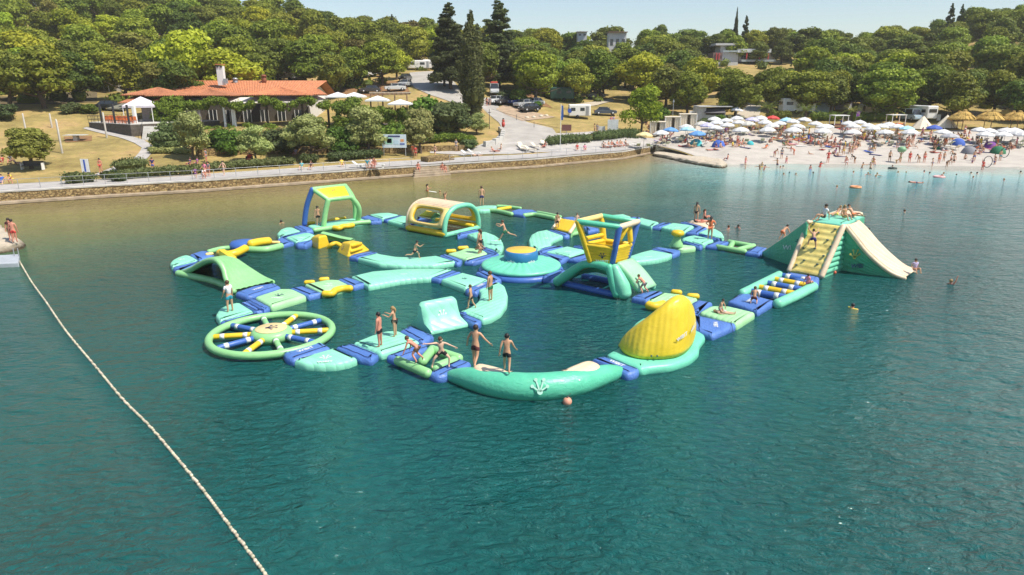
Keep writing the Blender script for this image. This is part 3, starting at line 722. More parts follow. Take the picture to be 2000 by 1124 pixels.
# ---- lower left arm
deck('y', [(22, 862), (200, 820), (450, 800), (700, 797), (880, 801), (695, 873), (560, 880), (440, 892), (170, 942)], MINT, 'long curved mint runway in the middle left leading to the trampoline island', r=.1, logo=(.35, 't', PRINTW, 0))
link('y', [(690, 874), (875, 806), (962, 826), (772, 888)], 'at the right end of the middle mint runway')
deck('y', [(775, 888), (962, 828), (1190, 888), (990, 962)], MINT, 'mint square float left of the boy in green shorts', logo=(.4, 'p', PRINTN, .5))
link('y', [(985, 966), (1190, 890), (1262, 912), (1085, 1000), (1000, 990)], 'behind the two boys on the mint hook float', word=True)
deck('q', [(1165, 125), (1370, 52), (1432, 88), (1460, 170), (1452, 258), (1395, 340), (1295, 398), (1205, 416), (985, 336), (1085, 300), (1155, 250), (1185, 200), (1190, 160)], MINT, 'big mint hook-shaped float with two boys walking on it', r=.15)
link('q', [(985, 335), (1205, 420), (1195, 450), (1130, 465), (1030, 412)], 'right of the mint foam wall')
link('q', [(395, 528), (510, 475), (560, 500), (745, 568), (655, 625), (610, 645)], 'left of the mint foam wall')
t = thing('foam_wall', 'upright mint wall obstacle with a rounded top and faded white print', loc=GZ('q', 800, 500, 0))
q0 = GZ('q', 705, 570, 0); q1 = GZ('q', 1065, 490, 0); u_ = (q1 - q0); back = GZ('q', 520, 480, 0) - q0
tpl = DZ('q', 610, 265, q0.y + back.y * .45); hgt = tpl.z; un = u_.normalized(); bn = (back - un * back.dot(un)); bl_ = bn.length; bn.normalize()
skew = back.dot(un)
prof = [(0, -.12), (-.06, .05), (.0, .2), (.18, .42), (.3, .75), (.36, hgt * .75), (.40, hgt * .93), (.48, hgt), (.58, hgt), (.66, hgt * .93), (.7, hgt * .75), (.76, .7), (.9, .35), (1.0, .15), (1.03, 0), (1.0, -.12)]
g = []
for i in range(15):
    s = i / 14; row = []
    edge = min(s, 1 - s); rd = 1 - .5 * max(0, 1 - edge / .09) ** 2
    for (y_, z_) in prof:
        cy = .5 + (y_ - .5) * (rd if z_ > .4 else 1); zz = z_ * (1 - .1 * max(0, 1 - edge / .09) ** 2)
        sl = (.06 + .16 * min(1, max(0, z_) / hgt)) * (1 if s < .5 else -1) * 0
        lo = .0; hi = 1.0 - .04 * max(0, z_) / hgt
        row.append(q0 + u_ * (lo + (hi - lo) * s) + bn * bl_ * cy + un * skew * y_ + V((0, 0, zz)))
    g.append(row)
mb = MB(); mb.grid(g, True); n_ = len(prof); mb.add(g[0], [tuple(range(n_))]); mb.add(g[-1], [tuple(range(n_ - 1, -1, -1))])
mb.build('wall_body', MINT, t, True)
nn = bn * -1 + V((0, 0, .25)); nn.normalize()
logo_on(q0 + u_ * .45 + bn * bl_ * .28 + V((0, 0, hgt * .52)), nn, V((0, 0, 1)), .42, PRINTW, t, 'WIBIT', .34, PRINTW, dy=-1.15)
deck('s', [(688, 669), (728, 653), (757, 645), (780, 645.5), (821, 666.5), (743.5, 690)], MINT, 'mint float with two teenagers standing face to face left of the foam wall', r=.15)
link('p', [(1268, 684), (1440, 645), (1705, 750), (1630, 812), (1500, 792)], 'right of the mint half-moon float')
deck('p', [(862, 818), (1060, 748), (1266, 690), (1496, 793), (1400, 828), (1280, 852), (1120, 858), (980, 850)], MINT, 'mint half-moon float nearest the camera beside the wheel', r=.12, logo=(.55, 'pt', PRINTW, .2))
link('p', [(757, 735), (1130, 632), (1236, 690), (862, 815), (790, 790)], 'between the wheel and the half-moon float', word=True)
deck('p', [(100, 375), (138, 310), (230, 268), (342, 250), (482, 337), (142, 432)], MINT, 'mint quarter-round float under the boy in the white shirt', r=.2)
link('p', [(138, 436), (482, 348), (562, 362), (195, 470)], 'between the quarter-round float and the wheel')
link('p', [(345, 250), (398, 240), (578, 332), (488, 346)], 'narrow blue joining mattress right of the boy in the white shirt')
link('p', [(400, 236), (480, 208), (642, 290), (575, 328)], 'left of the pale green paw-printed float')
deck('p', [(482, 200), (740, 117), (860, 119), (1000, 186), (645, 290)], LEAF, 'pale green float printed with a paw in front of the hump slide', logo=(.55, 'pt', PRINTN, .1))
link('p', [(292, 155), (470, 92), (682, 60), (745, 98), (455, 192), (400, 195)], 'at the foot of the green hump slide', word=True)
link('p', [(820, 113), (960, 85), (1150, 158), (1010, 190)], 'left of the float with two yellow grab pads')
o = deck('p', [(970, 72), (1130, 42), (1200, 28), (1312, 30), (1440, 92), (1340, 110), (1150, 158)], LEAF, 'pale green float with lumpy yellow grab pads on both sides', logo=(.45, 'pt', PRINTW, .1), r=.12)
pad('p', [(1165, 172), (1240, 170), (1275, 140), (1340, 122), (1425, 118)], o, r=.19); pad('p', [(985, 62), (1060, 58)], o, r=.14); pad('p', [(1130, 35), (1200, 28)], o, r=.14)
link('p', [(1290, 25), (1390, 2), (1590, 62), (1450, 96)], 'at the left end of the middle mint runway')
# hump slide
t = thing('hump_slide', 'tall pale green humpback slide with an open arched side', loc=GZ('a', 850, 900, 0))
base = [GZ('a', 185, 800, 0), GZ('a', 975, 1040, .25)]
def yb(f): return base[0].y * (1 - f) + base[1].y * f
near = [DZ('a', x, y, yb((x - 185) / 790) + dy) for x, y, dy in ((180, 782, 0), (300, 750, 0), (400, 705, 0), (500, 645, 0), (600, 600, 0), (700, 590, 0), (775, 640, 0), (825, 730, .1), (850, 830, 0), (900, 950, 0), (975, 1035, 0))]
fb0 = GZ('a', 545, 650, 0); fb1 = GZ('a', 1520, 905, .3)
farp = []
for x, y in ((545, 650), (610, 625), (680, 598), (750, 575), (820, 562), (890, 560), (980, 590), (1080, 655), (1200, 735), (1360, 835), (1520, 903)):
    f = (x - 545) / 975; farp.append(DZ('a', x, y, fb0.y * (1 - f) + fb1.y * f))
nn_ = catmull(near, 4); fn_ = catmull(farp, 4); mb = MB(); M_ = 28
top = [[nn_[i].lerp(fn_[i], j / M_) + V((0, 0, .035 * abs(sin(pi * j / M_ * 7)))) for j in range(M_ + 1)] for i in range(len(nn_))]
mb.grid(top); mb.build('slide_surface', LEAF if False else LEAFP, t, True)
mb = MB(); mb.grid([[nn_[i].lerp(fn_[i], 1 - j / 6) - V((0, 0, .3)) for j in range(7)] for i in range(len(nn_))]); mb.build('slide_underside', LEAFP, t, True)
tubepart('slide_edge', [p - V((0, 0, .14)) for p in nn_[1:-1]], .17, LEAFP, t, cm=False); tubepart('slide_edge', [p - V((0, 0, .16)) for p in fn_[1:-1]], .15, LEAFP, t, cm=False)
tubepart('base_rail', [GZ('a', 200, 805, .1), GZ('a', 450, 858, .1), GZ('a', 700, 915, .1), GZ('a', 940, 1010, .1)], .22, LEAFP, t)
m1, m2 = GZ('a', 640, 800, 0) + V((.3, .9, 0)), GZ('a', 800, 860, 0) + V((.3, .9, 0)); mk('inner_brace', [m1, m2, m2 + V((0, 0, 1.0)), m1 + V((0, 0, 1.25))], [(0, 1, 2, 3)], YEL, t).modifiers.new('s', 'SOLIDIFY').thickness = .35
txt_c = nn_[22]
# wheel
c = GZ('p', 655, 560, .25); Rw = (GZ('p', 1225, 560, .25) - GZ('p', 85, 560, .25)).length / 2
t = thing('spoked_float', 'floating wagon wheel with yellow, blue and green spokes and a printed hub', loc=(c.x, c.y, 0))
ringp = [c + V((Rw * cos(2 * pi * i / 40), Rw * sin(2 * pi * i / 40), 0)) for i in range(41)]
mb = MB(); g = [[c + V(((Rw + .175 * cos(2 * pi * j / 12)) * cos(2 * pi * i / 48), (Rw + .175 * cos(2 * pi * j / 12)) * sin(2 * pi * i / 48), .175 * sin(2 * pi * j / 12))) for j in range(12)] for i in range(49)]
mb.grid(g, True); mb.build('wheel_rim', LEAFP, t, True)
cols_ = [YEL, BLUEP, YEL, BLUEP, LEAFP, YEL, BLUEP, YEL, BLUEP, LEAFP]
for i in range(10):
    a = radians(82) - 2 * pi * i / 10; dv = V((cos(a), sin(a), 0)); r0, r1 = .82, Rw - .2
    sp = tubepart('spoke', [c + dv * r0, c + dv * r1], .13, cols_[i], t)
    for f in (.2, .8):
        q = r0 + (r1 - r0) * f; mb = MB(); mb.tube([c + dv * (q - .1), c + dv * (q + .1)], .134, 12, False); mb.build('white_band', WHITEV, sp, True)
mb = MB(); mb.lathe(c + V((0, 0, -.3)), [(.2, 0), (.78, .0), (.92, .2), (.92, .4), (.78, .54), (.5, .58), (0, .59)], 28); hub = mb.build('hub', LEAFP, t, True)
mb = MB(); mb.lathe(c + V((0, 0, .31)), [(.7, -.04), (.66, -.015), (0, -.01)], 28); mb.build('hub_print', vinyl('hub_orange_vinyl', (.82, .62, .30), wrinkle=.1), t, True)
logo_on(c + V((0, 0, .305)), V((0, 0, 1)), V((1, .35, 0)), .55, PRINTN, t)
# trampoline island
c = G(1017.7, 517, .45); px = scale_at(c); Rd = 78 / px
t = thing('trampoline_island', 'round mint island with a blue drum and yellow trampoline top in the centre', loc=(c.x, c.y, 0))
mb = MB(); mb.lathe((c.x, c.y, 0), [(Rd * .8, -.3), (Rd * 1.02, -.2), (Rd * 1.08, .05), (Rd * 1.04, .25), (Rd * .9, .33)], 40); mb.build('base_ring', BLUEP, t, True)
g = []; nseg = 120
for r_, z_ in ((Rd * .85, .3), (Rd * .97, .3), (Rd * 1.0, .4), (Rd * .985, .5), (Rd * .93, .56), (Rd * .8, .60), (Rd * .6, .71), (Rd * .42, .81), (Rd * .38, .82)):
    g.append([(c.x + r_ * cos(2 * pi * i / nseg), c.y + r_ * sin(2 * pi * i / nseg), z_ + (.045 * (abs(sin(pi * i / nseg * 24)) - .6) if r_ < Rd * .97 else 0)) for i in range(nseg)])
mb = MB(); mb.grid(g, True); mb.build('sloped_ring', vinyl('mint_ring_vinyl', (.16, .62, .42), wrinkle=.15), t, True)
Rr = 32.5 / px
mb = MB(); mb.lathe((c.x, c.y, .66), [(Rr * .9, 0), (Rr * 1.0, .06), (Rr * 1.03, .35), (Rr * .98, .66), (Rr * .9, .73)], 40); mb.build('drum_side', vinyl('drum_blue_vinyl', (.03, .19, .42), wrinkle=.2), t, True)
mb = MB(); mb.lathe((c.x, c.y, .66), [(Rr * .93, .70), (Rr * .88, .75), (0, .755)], 40); mb.build('trampoline_bed', vinyl('orange_yellow_vinyl', (.82, .52, .06), wrinkle=.1), t, True)
for a in (-125, -55):
    n3 = V((cos(radians(a)), sin(radians(a)), 0)); logo_on(V((c.x, c.y, .84)) + n3 * (Rr * 1.04), n3, V((0, 0, 1)), 0, PRINTW, t, 'wibit', .26, PRINTW)
link('y', [(1068, 826), (1150, 806), (1250, 850), (1300, 885), (1240, 905)], 'below left of the trampoline island', z=.35)
link('g', [(0, 470), (120, 420), (240, 380), (345, 412), (135, 505), (0, 500)], 'between the trampoline island and the lookout tower', z=.36)
link('d', [(1190, 840), (1255, 800), (1400, 770), (1560, 778), (1300, 850), (1220, 872)], 'above right of the trampoline island')
deck('d', [(1300, 852), (1600, 778), (1850, 830), (1640, 915)], MINT, 'mint square float behind the legs of the lookout tower', logo=(.4, 't', PRINTW, 0))
link('d', [(1225, 885), (1300, 862), (1640, 922), (1510, 985)], 'in front of the square float right of the trampoline island')
link('e', [(478, 735), (740, 668), (800, 720), (760, 760), (640, 755)], 'behind the left arm of the lookout tower')
link('e', [(545, 560), (640, 548), (740, 590), (730, 612)], 'thin blue joining mattress left of the yellow lookout basket')
# crescent upper right, ramp
deck('d', [(1085, 775), (1068, 690), (1100, 622), (1180, 577), (1325, 553), (1430, 592), (1548, 630), (1410, 685), (1375, 730), (1392, 765), (1170, 826)], MINT, 'mint crescent float right behind the trampoline island', r=.12, logo=(.5, 'p', PRINTW, 0))
link('d', [(1330, 552), (1410, 543), (1640, 600), (1632, 632), (1560, 640)], 'along the foot of the small yellow slide')
t = thing('small_slide', 'small yellow slide with green sides behind the lookout tower', loc=GZ('d', 1560, 560, 0))
a, b_ = GZ('d', 1400, 540, .4), GZ('d', 1635, 598, .4); c_, d_ = DZ('d', 1740, 442, b_.y + 1.2), DZ('d', 1505, 405, a.y + 1.2)
mb = MB(); mb.grid([[a.lerp(b_, j / 14).lerp(d_.lerp(c_, j / 14), i / 8) + V((0, 0, .05 * abs(sin(pi * j / 14 * 5)))) for j in range(15)] for i in range(9)]); o = mb.build('slide_surface', YEL, t, True); o.modifiers.new('s', 'SOLIDIFY').thickness = .15
tubepart('slide_edge', [b_, c_], .14, CREAM, t); tubepart('slide_edge', [a, d_], .12, CREAM, t)
e_ = V((c_.x + .3, c_.y + .9, 0)); mk('slide_side', [b_ + V((.1, 0, -.4)), e_, c_ + V((.1, .1, 0)), b_ + V((.1, 0, 0))], [(0, 1, 2, 3)], LEAFP, t).modifiers.new('s', 'SOLIDIFY').thickness = .15
e2_ = V((d_.x + .3, d_.y + .9, 0)); mk('slide_back', [e_, e2_, d_ + V((.1, .1, 0)), c_ + V((.1, .1, 0))], [(0, 1, 2, 3)], LEAFP, t).modifiers.new('s', 'SOLIDIFY').thickness = .15
tubepart('rail_tube', [GZ('d', 1660, 625, .15), GZ('d', 1790, 590, .15)], .16, LEAFP, t)
link('d', [(1520, 383), (1680, 372), (1790, 400), (1730, 440), (1600, 415)], 'behind the small yellow slide')
link('e', [(690, 300), (720, 290), (920, 320), (900, 335), (760, 360)], 'seen between the posts of the lookout basket')
# back rail with standing man
t = thing('rail_float', 'mint balance float with green side rails under the man in blue shorts', loc=GZ('d', 560, 260, 0))
slab('deck_mattress', wp('d', [(290, 248), (450, 222), (640, 222), (600, 268), (460, 285), (340, 285)]), MINT, parent=t)
tubepart('rail_tube', [GZ('d', 310, 310, .2), GZ('d', 480, 290, .2), GZ('d', 640, 300, .2), GZ('d', 840, 345, .2)], .2, LEAFP, t)
tubepart('rail_tube', [GZ('d', 640, 235, .2), GZ('d', 760, 240, .2), GZ('d', 960, 265, .2)], .16, LEAFP, t)
tubepart('cross_tube', [GZ('d', 650, 280, .3), GZ('d', 820, 252, .3)], .16, YEL, t)
link('d', [(828, 295), (925, 268), (1140, 280), (1190, 308), (1010, 352), (860, 330)], 'at the far back behind the jumping boy')
t = thing('back_rail', 'long green tube rail leading to the small yellow slide', loc=GZ('d', 1200, 360, 0))
tubepart('rail_tube', [GZ('d', 1010, 362, .2), GZ('d', 1150, 348, .2), GZ('d', 1300, 372, .2), GZ('d', 1425, 398, .2)], .2, LEAFP, t)
tubepart('rail_tube', [GZ('d', 1190, 315, .2), GZ('d', 1350, 345, .2), GZ('d', 1510, 380, .2)], .14, LEAFP, t)
# right back runway
deck('e', [(962, 155), (1120, 138), (1252, 128), (1362, 165), (1292, 196)], MINT, 'mint float at the back, farthest left of the right-hand runway')
link('e', [(1292, 198), (1365, 163), (1485, 168), (1440, 222)], 'behind the top rail of the lookout basket')
deck('e', [(1400, 215), (1490, 175), (1742, 240), (1640, 300), (1470, 255)], MINT, 'mint float of the right-hand runway directly right of the lookout basket')
link('f', [(360, 440), (500, 382), (645, 386), (492, 448)], 'in the middle of the right-hand runway')
deck('f', [(492, 447), (650, 388), (800, 405), (960, 430), (830, 514)], MINT, 'mint float of the right-hand runway beside the pink platform', logo=(.5, 't', PRINTW, -.1))
link('f', [(750, 380), (830, 370), (1070, 438), (1000, 456)], 'thin blue joining mattress in front of the cream sunbathing platform')
deck('f', [(842, 370), (940, 350), (1100, 372), (1245, 402), (1150, 446), (1075, 440)], CREAM, 'cream platform with a woman in a bikini standing on it', name='platform_float')
link('f', [(828, 516), (1000, 442), (1140, 450), (1010, 535)], 'behind the mint float with the girl in orange')
deck('f', [(1005, 520), (1130, 468), (1250, 470), (1340, 520), (1370, 575), (1345, 618), (1290, 595), (1075, 545)], MINT, 'mint rounded end float at the right behind the girl in orange', r=.2)
link('f', [(1005, 540), (1080, 547), (1320, 602), (1305, 628), (1235, 612)], 'thin blue joining mattress behind the girl in orange')
deck('f', [(780, 600), (860, 570), (960, 558), (1232, 618), (1085, 682), (790, 628)], MINT, 'mint float under the girl in the orange swimsuit', logo=(.4, 'p', PRINTN, 0))
link('f', [(785, 640), (835, 634), (1080, 690), (1050, 720), (985, 712)], 'in front of the girl in orange')
link('f', [(1100, 695), (1250, 637), (1435, 640), (1420, 665), (1280, 712)], 'at the left end of the green ladder frame')
t = thing('mushroom_post', 'small green bouncer post with a yellow cap on a pale green float', loc=GZ('f', 720, 700, 0))
slab('deck_mattress', wp('f', [(600, 722), (760, 682), (985, 708), (965, 725), (780, 748)]), LEAF, parent=t)
pc = GZ('f', 715, 712, .4); mb = MB(); mb.lathe(pc, [(.42, 0), (.4, .2), (.25, .4), (.25, .75)], 16); mb.build('post', LEAFP, t, True)
mb = MB(); mb.lathe(pc + V((0, 0, .72)), [(.25, 0), (.42, .08), (.45, .25), (.35, .38), (0, .42)], 18); mb.build('cap', YEL, t, True)
tubepart('brace', [pc + V((-.5, -.1, 0)), pc + V((-.15, 0, .6))], .09, LEAFP, t)
deck('e', [(1330, 700), (1480, 650), (1620, 615), (1925, 672), (1850, 712), (1720, 742), (1600, 758), (1400, 778), (1320, 760)], MINT, 'long curved mint runway right of the lookout tower', r=.12, logo=(.4, 't', PRINTW, .1))
link('f', [(358, 746), (440, 713), (770, 762), (755, 790), (662, 826)], 'at the right tip of the curved runway beside the lookout tower')
t = thing('floating_ladder', 'green floating ladder frame left of the giant slide', loc=GZ('f', 1500, 710, 0))
for a, b_ in (((1270, 722), (1650, 788)), ((1430, 655), (1730, 708)), ((1445, 735), (1480, 668)), ((1560, 762), (1770, 708))):
    tubepart('frame_tube', [GZ('f', *a, .2), GZ('f', *b_, .2)], .19, LEAFP, t)
link('f', [(1650, 785), (1780, 702), (1965, 730), (1855, 812)], 'at the left foot of the giant slide')
# ---- lookout tower
t = thing('lookout_tower', 'inflatable lookout tower, yellow basket and blue posts on mint curved legs', loc=GZ('g', 800, 640, 0))
n1_ = GZ('g', 190, 590, .1); n2_ = GZ('g', 1080, 790, .1); Yn0, Yn1 = n1_.y, n2_.y
f2_ = GZ('g', 1480, 660, .2)
def YN(x): return Yn0 + (Yn1 - Yn0) * (x - 190) / 890
def leglerp(lst, dy=0): return [DZ('g', x, y, YN(x) + dy) for x, y in lst]
tubepart('curved_leg', leglerp([(200, 570), (330, 480), (450, 395), (560, 335), (680, 322), (800, 345), (900, 375)], .0), [.30, .28, .25, .23, .23, .23, .22], SEAG, t, 14)
tubepart('curved_leg', leglerp([(905, 360), (940, 470), (980, 610), (1030, 740)], 0), [.22, .24, .28, .3], SEAG, t, 14)
tubepart('ramp_side_tube', leglerp([(985, 370), (1030, 480), (1090, 620), (1120, 740)], .25), [.25, .34, .42, .4], MINTP, t, 16)
tubepart('water_tube', [GZ('g', 300, 590, .1), GZ('g', 640, 670, .1), GZ('g', 980, 745, .1)], .2, BLUEP, t)
tubepart('water_tube', [GZ('g', 560, 500, .1), GZ('g', 760, 530, .1), GZ('g', 960, 575, .1)], .2, BLUEP, t)
dF = 2.0
tubepart('curved_leg', leglerp([(330, 500), (480, 430), (600, 400), (760, 390), (900, 430)], dF), [.25, .23, .22, .22, .22], SEAG, t, 12)
mb = MB(); pa = catmull(leglerp([(380, 505), (500, 430), (620, 385), (760, 375), (900, 420)], .3), 4); pb = catmull(leglerp([(420, 470), (540, 400), (650, 372), (780, 372), (900, 420)], dF - .1), 4)
mb.grid([[p.lerp(q, j / 6) for j in range(7)] for p, q in zip(pa, pb)]); o = mb.build('slide_floor', vinyl('amber_vinyl', (.7, .36, .08), wrinkle=.3), t, True); o.modifiers.new('s', 'SOLIDIFY').thickness = .12
# climbing ramp with holds
ra, rb = DZ('g', 985, 345, YN(985) + .3), DZ('g', 1190, 292, YN(985) + 1.9); rc_, rd_ = GZ('g', 1290, 725, .3), GZ('g', 1515, 650, .3)
rows = []
for i in range(11):
    f = i / 10; L_ = ra.lerp(rc_, f); R_ = rb.lerp(rd_, f); rows.append([L_.lerp(R_, j / 8) + V((.0, 0, .10 * sin(pi * f))) for j in range(9)])
mb = MB(); mb.grid(rows); o = mb.build('climbing_ramp', LEAF if False else vinyl('pale_mint_vinyl', (.34, .66, .40), wrinkle=.25), t, True); o.modifiers.new('s', 'SOLIDIFY').thickness = .3
tubepart('ramp_side_tube', [rb, rb.lerp(rd_, .5) + V((0, 0, .08)), rd_], .16, MINTP, t)
for i, j in ((1, 6), (2, 4), (4, 5), (3, 7), (5, 2), (6, 6), (4, 2), (7, 3)):
    p = rows[i][j]; mb = MB(); mb.ball(p + V((0, 0, .05)), .07, 8, (1, 1, .6)); mb.build('hand_hold', HOLD, t, True)
# basket
Y0 = YN(700); 
NL0, NR0, FR0 = DZ('g', 650, 280, Y0), DZ('g', 950, 320, Y0 - .3), DZ('g', 1150, 278, Y0 + 1.4); FL0 = NL0 + (FR0 - NR0)
NL1, NR1, FR1 = DZ('e', 625, 235, Y0 - .1), DZ('e', 1192, 310, Y0 - .5), DZ('e', 1445, 235, Y0 + 1.7); FL1 = DZ('e', 945, 158, Y0 + 1.9)
def rail_z(a, b_, f): return a.lerp(b_, f)
hf = .47
for a, b_, m in ((NL0, NL1, YEL), (NR0, NR1, BLUEP), (FR0, FR1, BLUEP), (FL0, FL1, YEL)): tubepart('post', [a, b_], .17, m, t)
for a, b_, m in ((NL1, NR1, SEAG), (NR1, FR1, CREAM), (FR1, FL1, SEAG), (FL1, NL1, CREAMY)): tubepart('top_rail', [a, b_], .16, m, t)
cor = [(NL0, NL1), (NR0, NR1), (FR0, FR1), (FL0, FL1)]
for i in range(4):
    (a0, a1), (c0, c1) = cor[i], cor[(i + 1) % 4]; ha, hc = a0.lerp(a1, .42), c0.lerp(c1, .42 if i != 3 else .42)
    mid = (a0 + c0 + ha + hc) / 4; ctr = (NL0 + FR0) / 2; outv = V((mid.x - ctr.x, mid.y - ctr.y, 0)).normalized()
    g = []
    for u in range(13):
        f = u / 12; g.append([a0.lerp(ha, f).lerp(c0.lerp(hc, f), j / 8) + outv * (.06 + .07 * abs(sin(pi * f * 6))) for j in range(9)])
    mb = MB(); mb.grid(g); mb.grid([[p - outv * .22 for p in r] for r in g]); o = mb.build('basket_wall', YEL, t, True)
    tubepart('basket_rim', [ha, hc], .13, YEL, t)
mb = MB(); mb.add([NL0, NR0, FR0, FL0], [(0, 1, 2, 3)]); mb.build('basket_floor', YEL, t).modifiers.new('s', 'SOLIDIFY').thickness = .2
tubepart('upper_side_rail', [NL0.lerp(NL1, .56), FL0.lerp(FL1, .56)], .12, YEL, t)
tubepart('diagonal_brace', [DZ('e', 1290, 320, Y0 + .3), DZ('e', 1200, 480, Y0 + .2)], .12, YEL, t); tubepart('diagonal_brace', [DZ('e', 1330, 310, Y0 + 1.2), DZ('e', 1345, 500, Y0 + 1.1)], .15, YEL, t)
pc = (NL0.lerp(NL1, .2) + NR0.lerp(NR1, .2)) / 2; nn = V((-(NR0 - NL0).y, (NR0 - NL0).x, 0)).normalized(); nn = nn if nn.y < 0 else -nn; nn = (nn - V((0, 0, .25))).normalized()
logo_on(pc + nn * .22 + V((.12, 0, .05)), nn, V((0, 0, 1)), .34, PRINTN, t, 'WIBIT', .26, PRINTW, dy=-1.05)
# ---- right arm
link('g', [(1208, 772), (1300, 722), (1520, 680), (1662, 698), (1430, 820)], 'at the foot of the tower ramp with a crouching boy')
o = deck('h', [(115, 450), (275, 365), (460, 385), (642, 425), (500, 500), (350, 480)], LEAF, 'pale green float with yellow grab pads behind the yellow fin', logo=(.5, 'pt', PRINTW, -.3), r=.12)
pad('h', [(135, 500), (200, 512), (290, 490)], o, r=.22); pad('h', [(385, 368), (455, 375)], o, r=.17); pad('h', [(545, 408), (630, 412)], o, r=.17)
link('h', [(575, 465), (645, 438), (795, 468), (640, 570), (600, 580)], 'right behind the top of the yellow fin')
deck('h', [(640, 568), (760, 502), (938, 502), (1228, 570), (1030, 692)], LEAF, 'bright green float with two people kneeling and lying on it', logo=(.4, 't', PRINTW, -.2))
link('h', [(600, 588), (1028, 680), (1020, 700), (785, 800), (600, 745)], 'wide blue joining mattress between the yellow fin and the bright green float', word=True)
link('h', [(935, 455), (1060, 374), (1150, 378), (1425, 452), (1242, 562)], 'wide blue mattress with a boy kneeling beside the ladder bridge', word=True)
t = thing('ladder_bridge', 'ladder bridge of blue and yellow rungs at the foot of the giant slide', loc=GZ('h', 1450, 330, 0))
tubepart('side_rail', [GZ('h', 1085, 380, .3), GZ('h', 1460, 192, .3)], .24, MINTP, t); tubepart('side_rail', [GZ('h', 1440, 490, .2), GZ('h', 1640, 400, .25), GZ('h', 1805, 312, .25)], .28, MINTP, t)
for i, (a, b_, m) in enumerate((((1150, 360), (1530, 425), BLUEP), ((1225, 318), (1610, 388), YEL), ((1310, 275), (1680, 345), BLUEP), ((1390, 238), (1735, 305), YEL), ((1460, 200), (1790, 262), BLUEP))):
    A_, B_ = GZ('h', *a, .25), GZ('h', *b_, .25); rg = tubepart('rung', [A_, B_], .2, m, t)
    for f in (.28, .75):
        mb = MB(); dv = (B_ - A_).normalized(); q = A_.lerp(B_, f); mb.tube([q - dv * .13, q + dv * .13], .205, 12, False); mb.build('white_band', WHITEV, rg, True)
link('h', [(1545, 158), (1870, 210), (1865, 262), (1790, 275), (1500, 190)], 'along the foot of the yellow climbing wall', z=.35)
# ---- yellow fin
t = thing('curved_fin', 'tall yellow curved fin wall standing on a mint base float', loc=GZ('r', 1500, 380, 0))
slab('base_mattress', wp('r', [(1135, 372), (1230, 320), (1245, 280), (1320, 192), (1440, 150), (1700, 190), (1800, 245), (1755, 300), (1752, 350), (1690, 400), (1570, 440), (1430, 452), (1368, 468)]), vinyl('mint_base_vinyl', (.16, .62, .42), wrinkle=.3), parent=t, e=.16, r=.3)
pr = [((1232, 322), (1236, 300)), ((1255, 360), (1262, 250)), ((1300, 385), (1330, 200)), ((1370, 402), (1410, 148)), ((1450, 406), (1490, 88)), ((1530, 404), (1570, 35)), ((1610, 390), (1640, 8)), ((1670, 358), (1690, 20)), ((1705, 315), (1714, 58)), ((1716, 285), (1720, 110))]
bs = [GZ('r', *a, .42) for a, b_ in pr]; tp = [DZ('r', *b_, p.y + .25 + .35 * min(1, i / 5)) for i, ((a, b_), p) in enumerate(zip(pr, bs))]
bs = catmull(bs, 8); tp = catmull(tp, 8); ctr = GZ('r', 1480, 260, .4); g = []
for k_, (a, b_) in enumerate(zip(bs, tp)):
    inw = V((ctr.x - a.x, ctr.y - a.y + .6, 0)).normalized(); th = .62; row = []
    rib = .022 * abs(sin(pi * k_ / 4))
    for f in (0, .08, .3, .6, .85, .95): row.append(a.lerp(b_, f) - inw * (.10 * sin(pi * f) + rib * min(1, 8 * f * (1 - f) + .1)) + (inw * .0))
    row += [b_ + inw * .08 + V((0, 0, .0)), b_ + inw * (th * .5) + V((0, 0, .04)), b_ + inw * (th * .9) - V((0, 0, .05))]
    for f in (.9, .5, .05): row.append(a.lerp(b_, f) + inw * (th + .15))
    g.append(row)
mb = MB(); mb.grid(g, True); n_ = len(g[0]); mb.add(g[0], [tuple(range(n_))]); mb.add(g[-1], [tuple(range(n_ - 1, -1, -1))]); mb.build('fin_wall', vinyl('fin_yellow_vinyl', (.80, .58, .03), wrinkle=.25), t, True)
tubepart('inner_edge_tube', [GZ('r', 1315, 335, .5), DZ('r', 1300, 280, bs[12].y + .5), DZ('r', 1345, 200, bs[20].y + 1.0), DZ('r', 1400, 160, bs[24].y + 1.3)], .14, MINTP, t)
k_ = len(bs) * 2 // 3
fcn = bs[k_].lerp(tp[k_], .5); nn = -V((ctr.x - bs[k_].x, ctr.y - bs[k_].y + .6, 0)).normalized()
for f, kk in ((.36, int(len(bs) * .66)), (.47, int(len(bs) * .80))):
    q = bs[kk].lerp(tp[kk], f); dv = (bs[kk + 1] - bs[kk - 1]).normalized(); n2v = dv.cross(V((0, 0, 1))).normalized(); n2v = n2v if n2v.y < 0 else -n2v
    Mi = parent_matrix(t).inverted() @ frame_on(q + n2v * .17, n2v, V((0, 0, 1))) @ Matrix.Rotation(.3, 4, 'Z'); o = txt('WIBIT', .24, PRINTW, t, (0, 0, 0)); o.matrix_local = Mi
for x_ in (1437, 1475): 
    q = GZ('r', x_, 378, .6); mb = MB(); mb.ball(q + V((0, -.12, 0)), .045, 6); mb.build('air_valve', HOLD, t, True)
link('r', [(1045, 400), (1128, 380), (1368, 462), (1345, 490), (1282, 502)], 'between the big green bumper and the yellow fin', word=True)
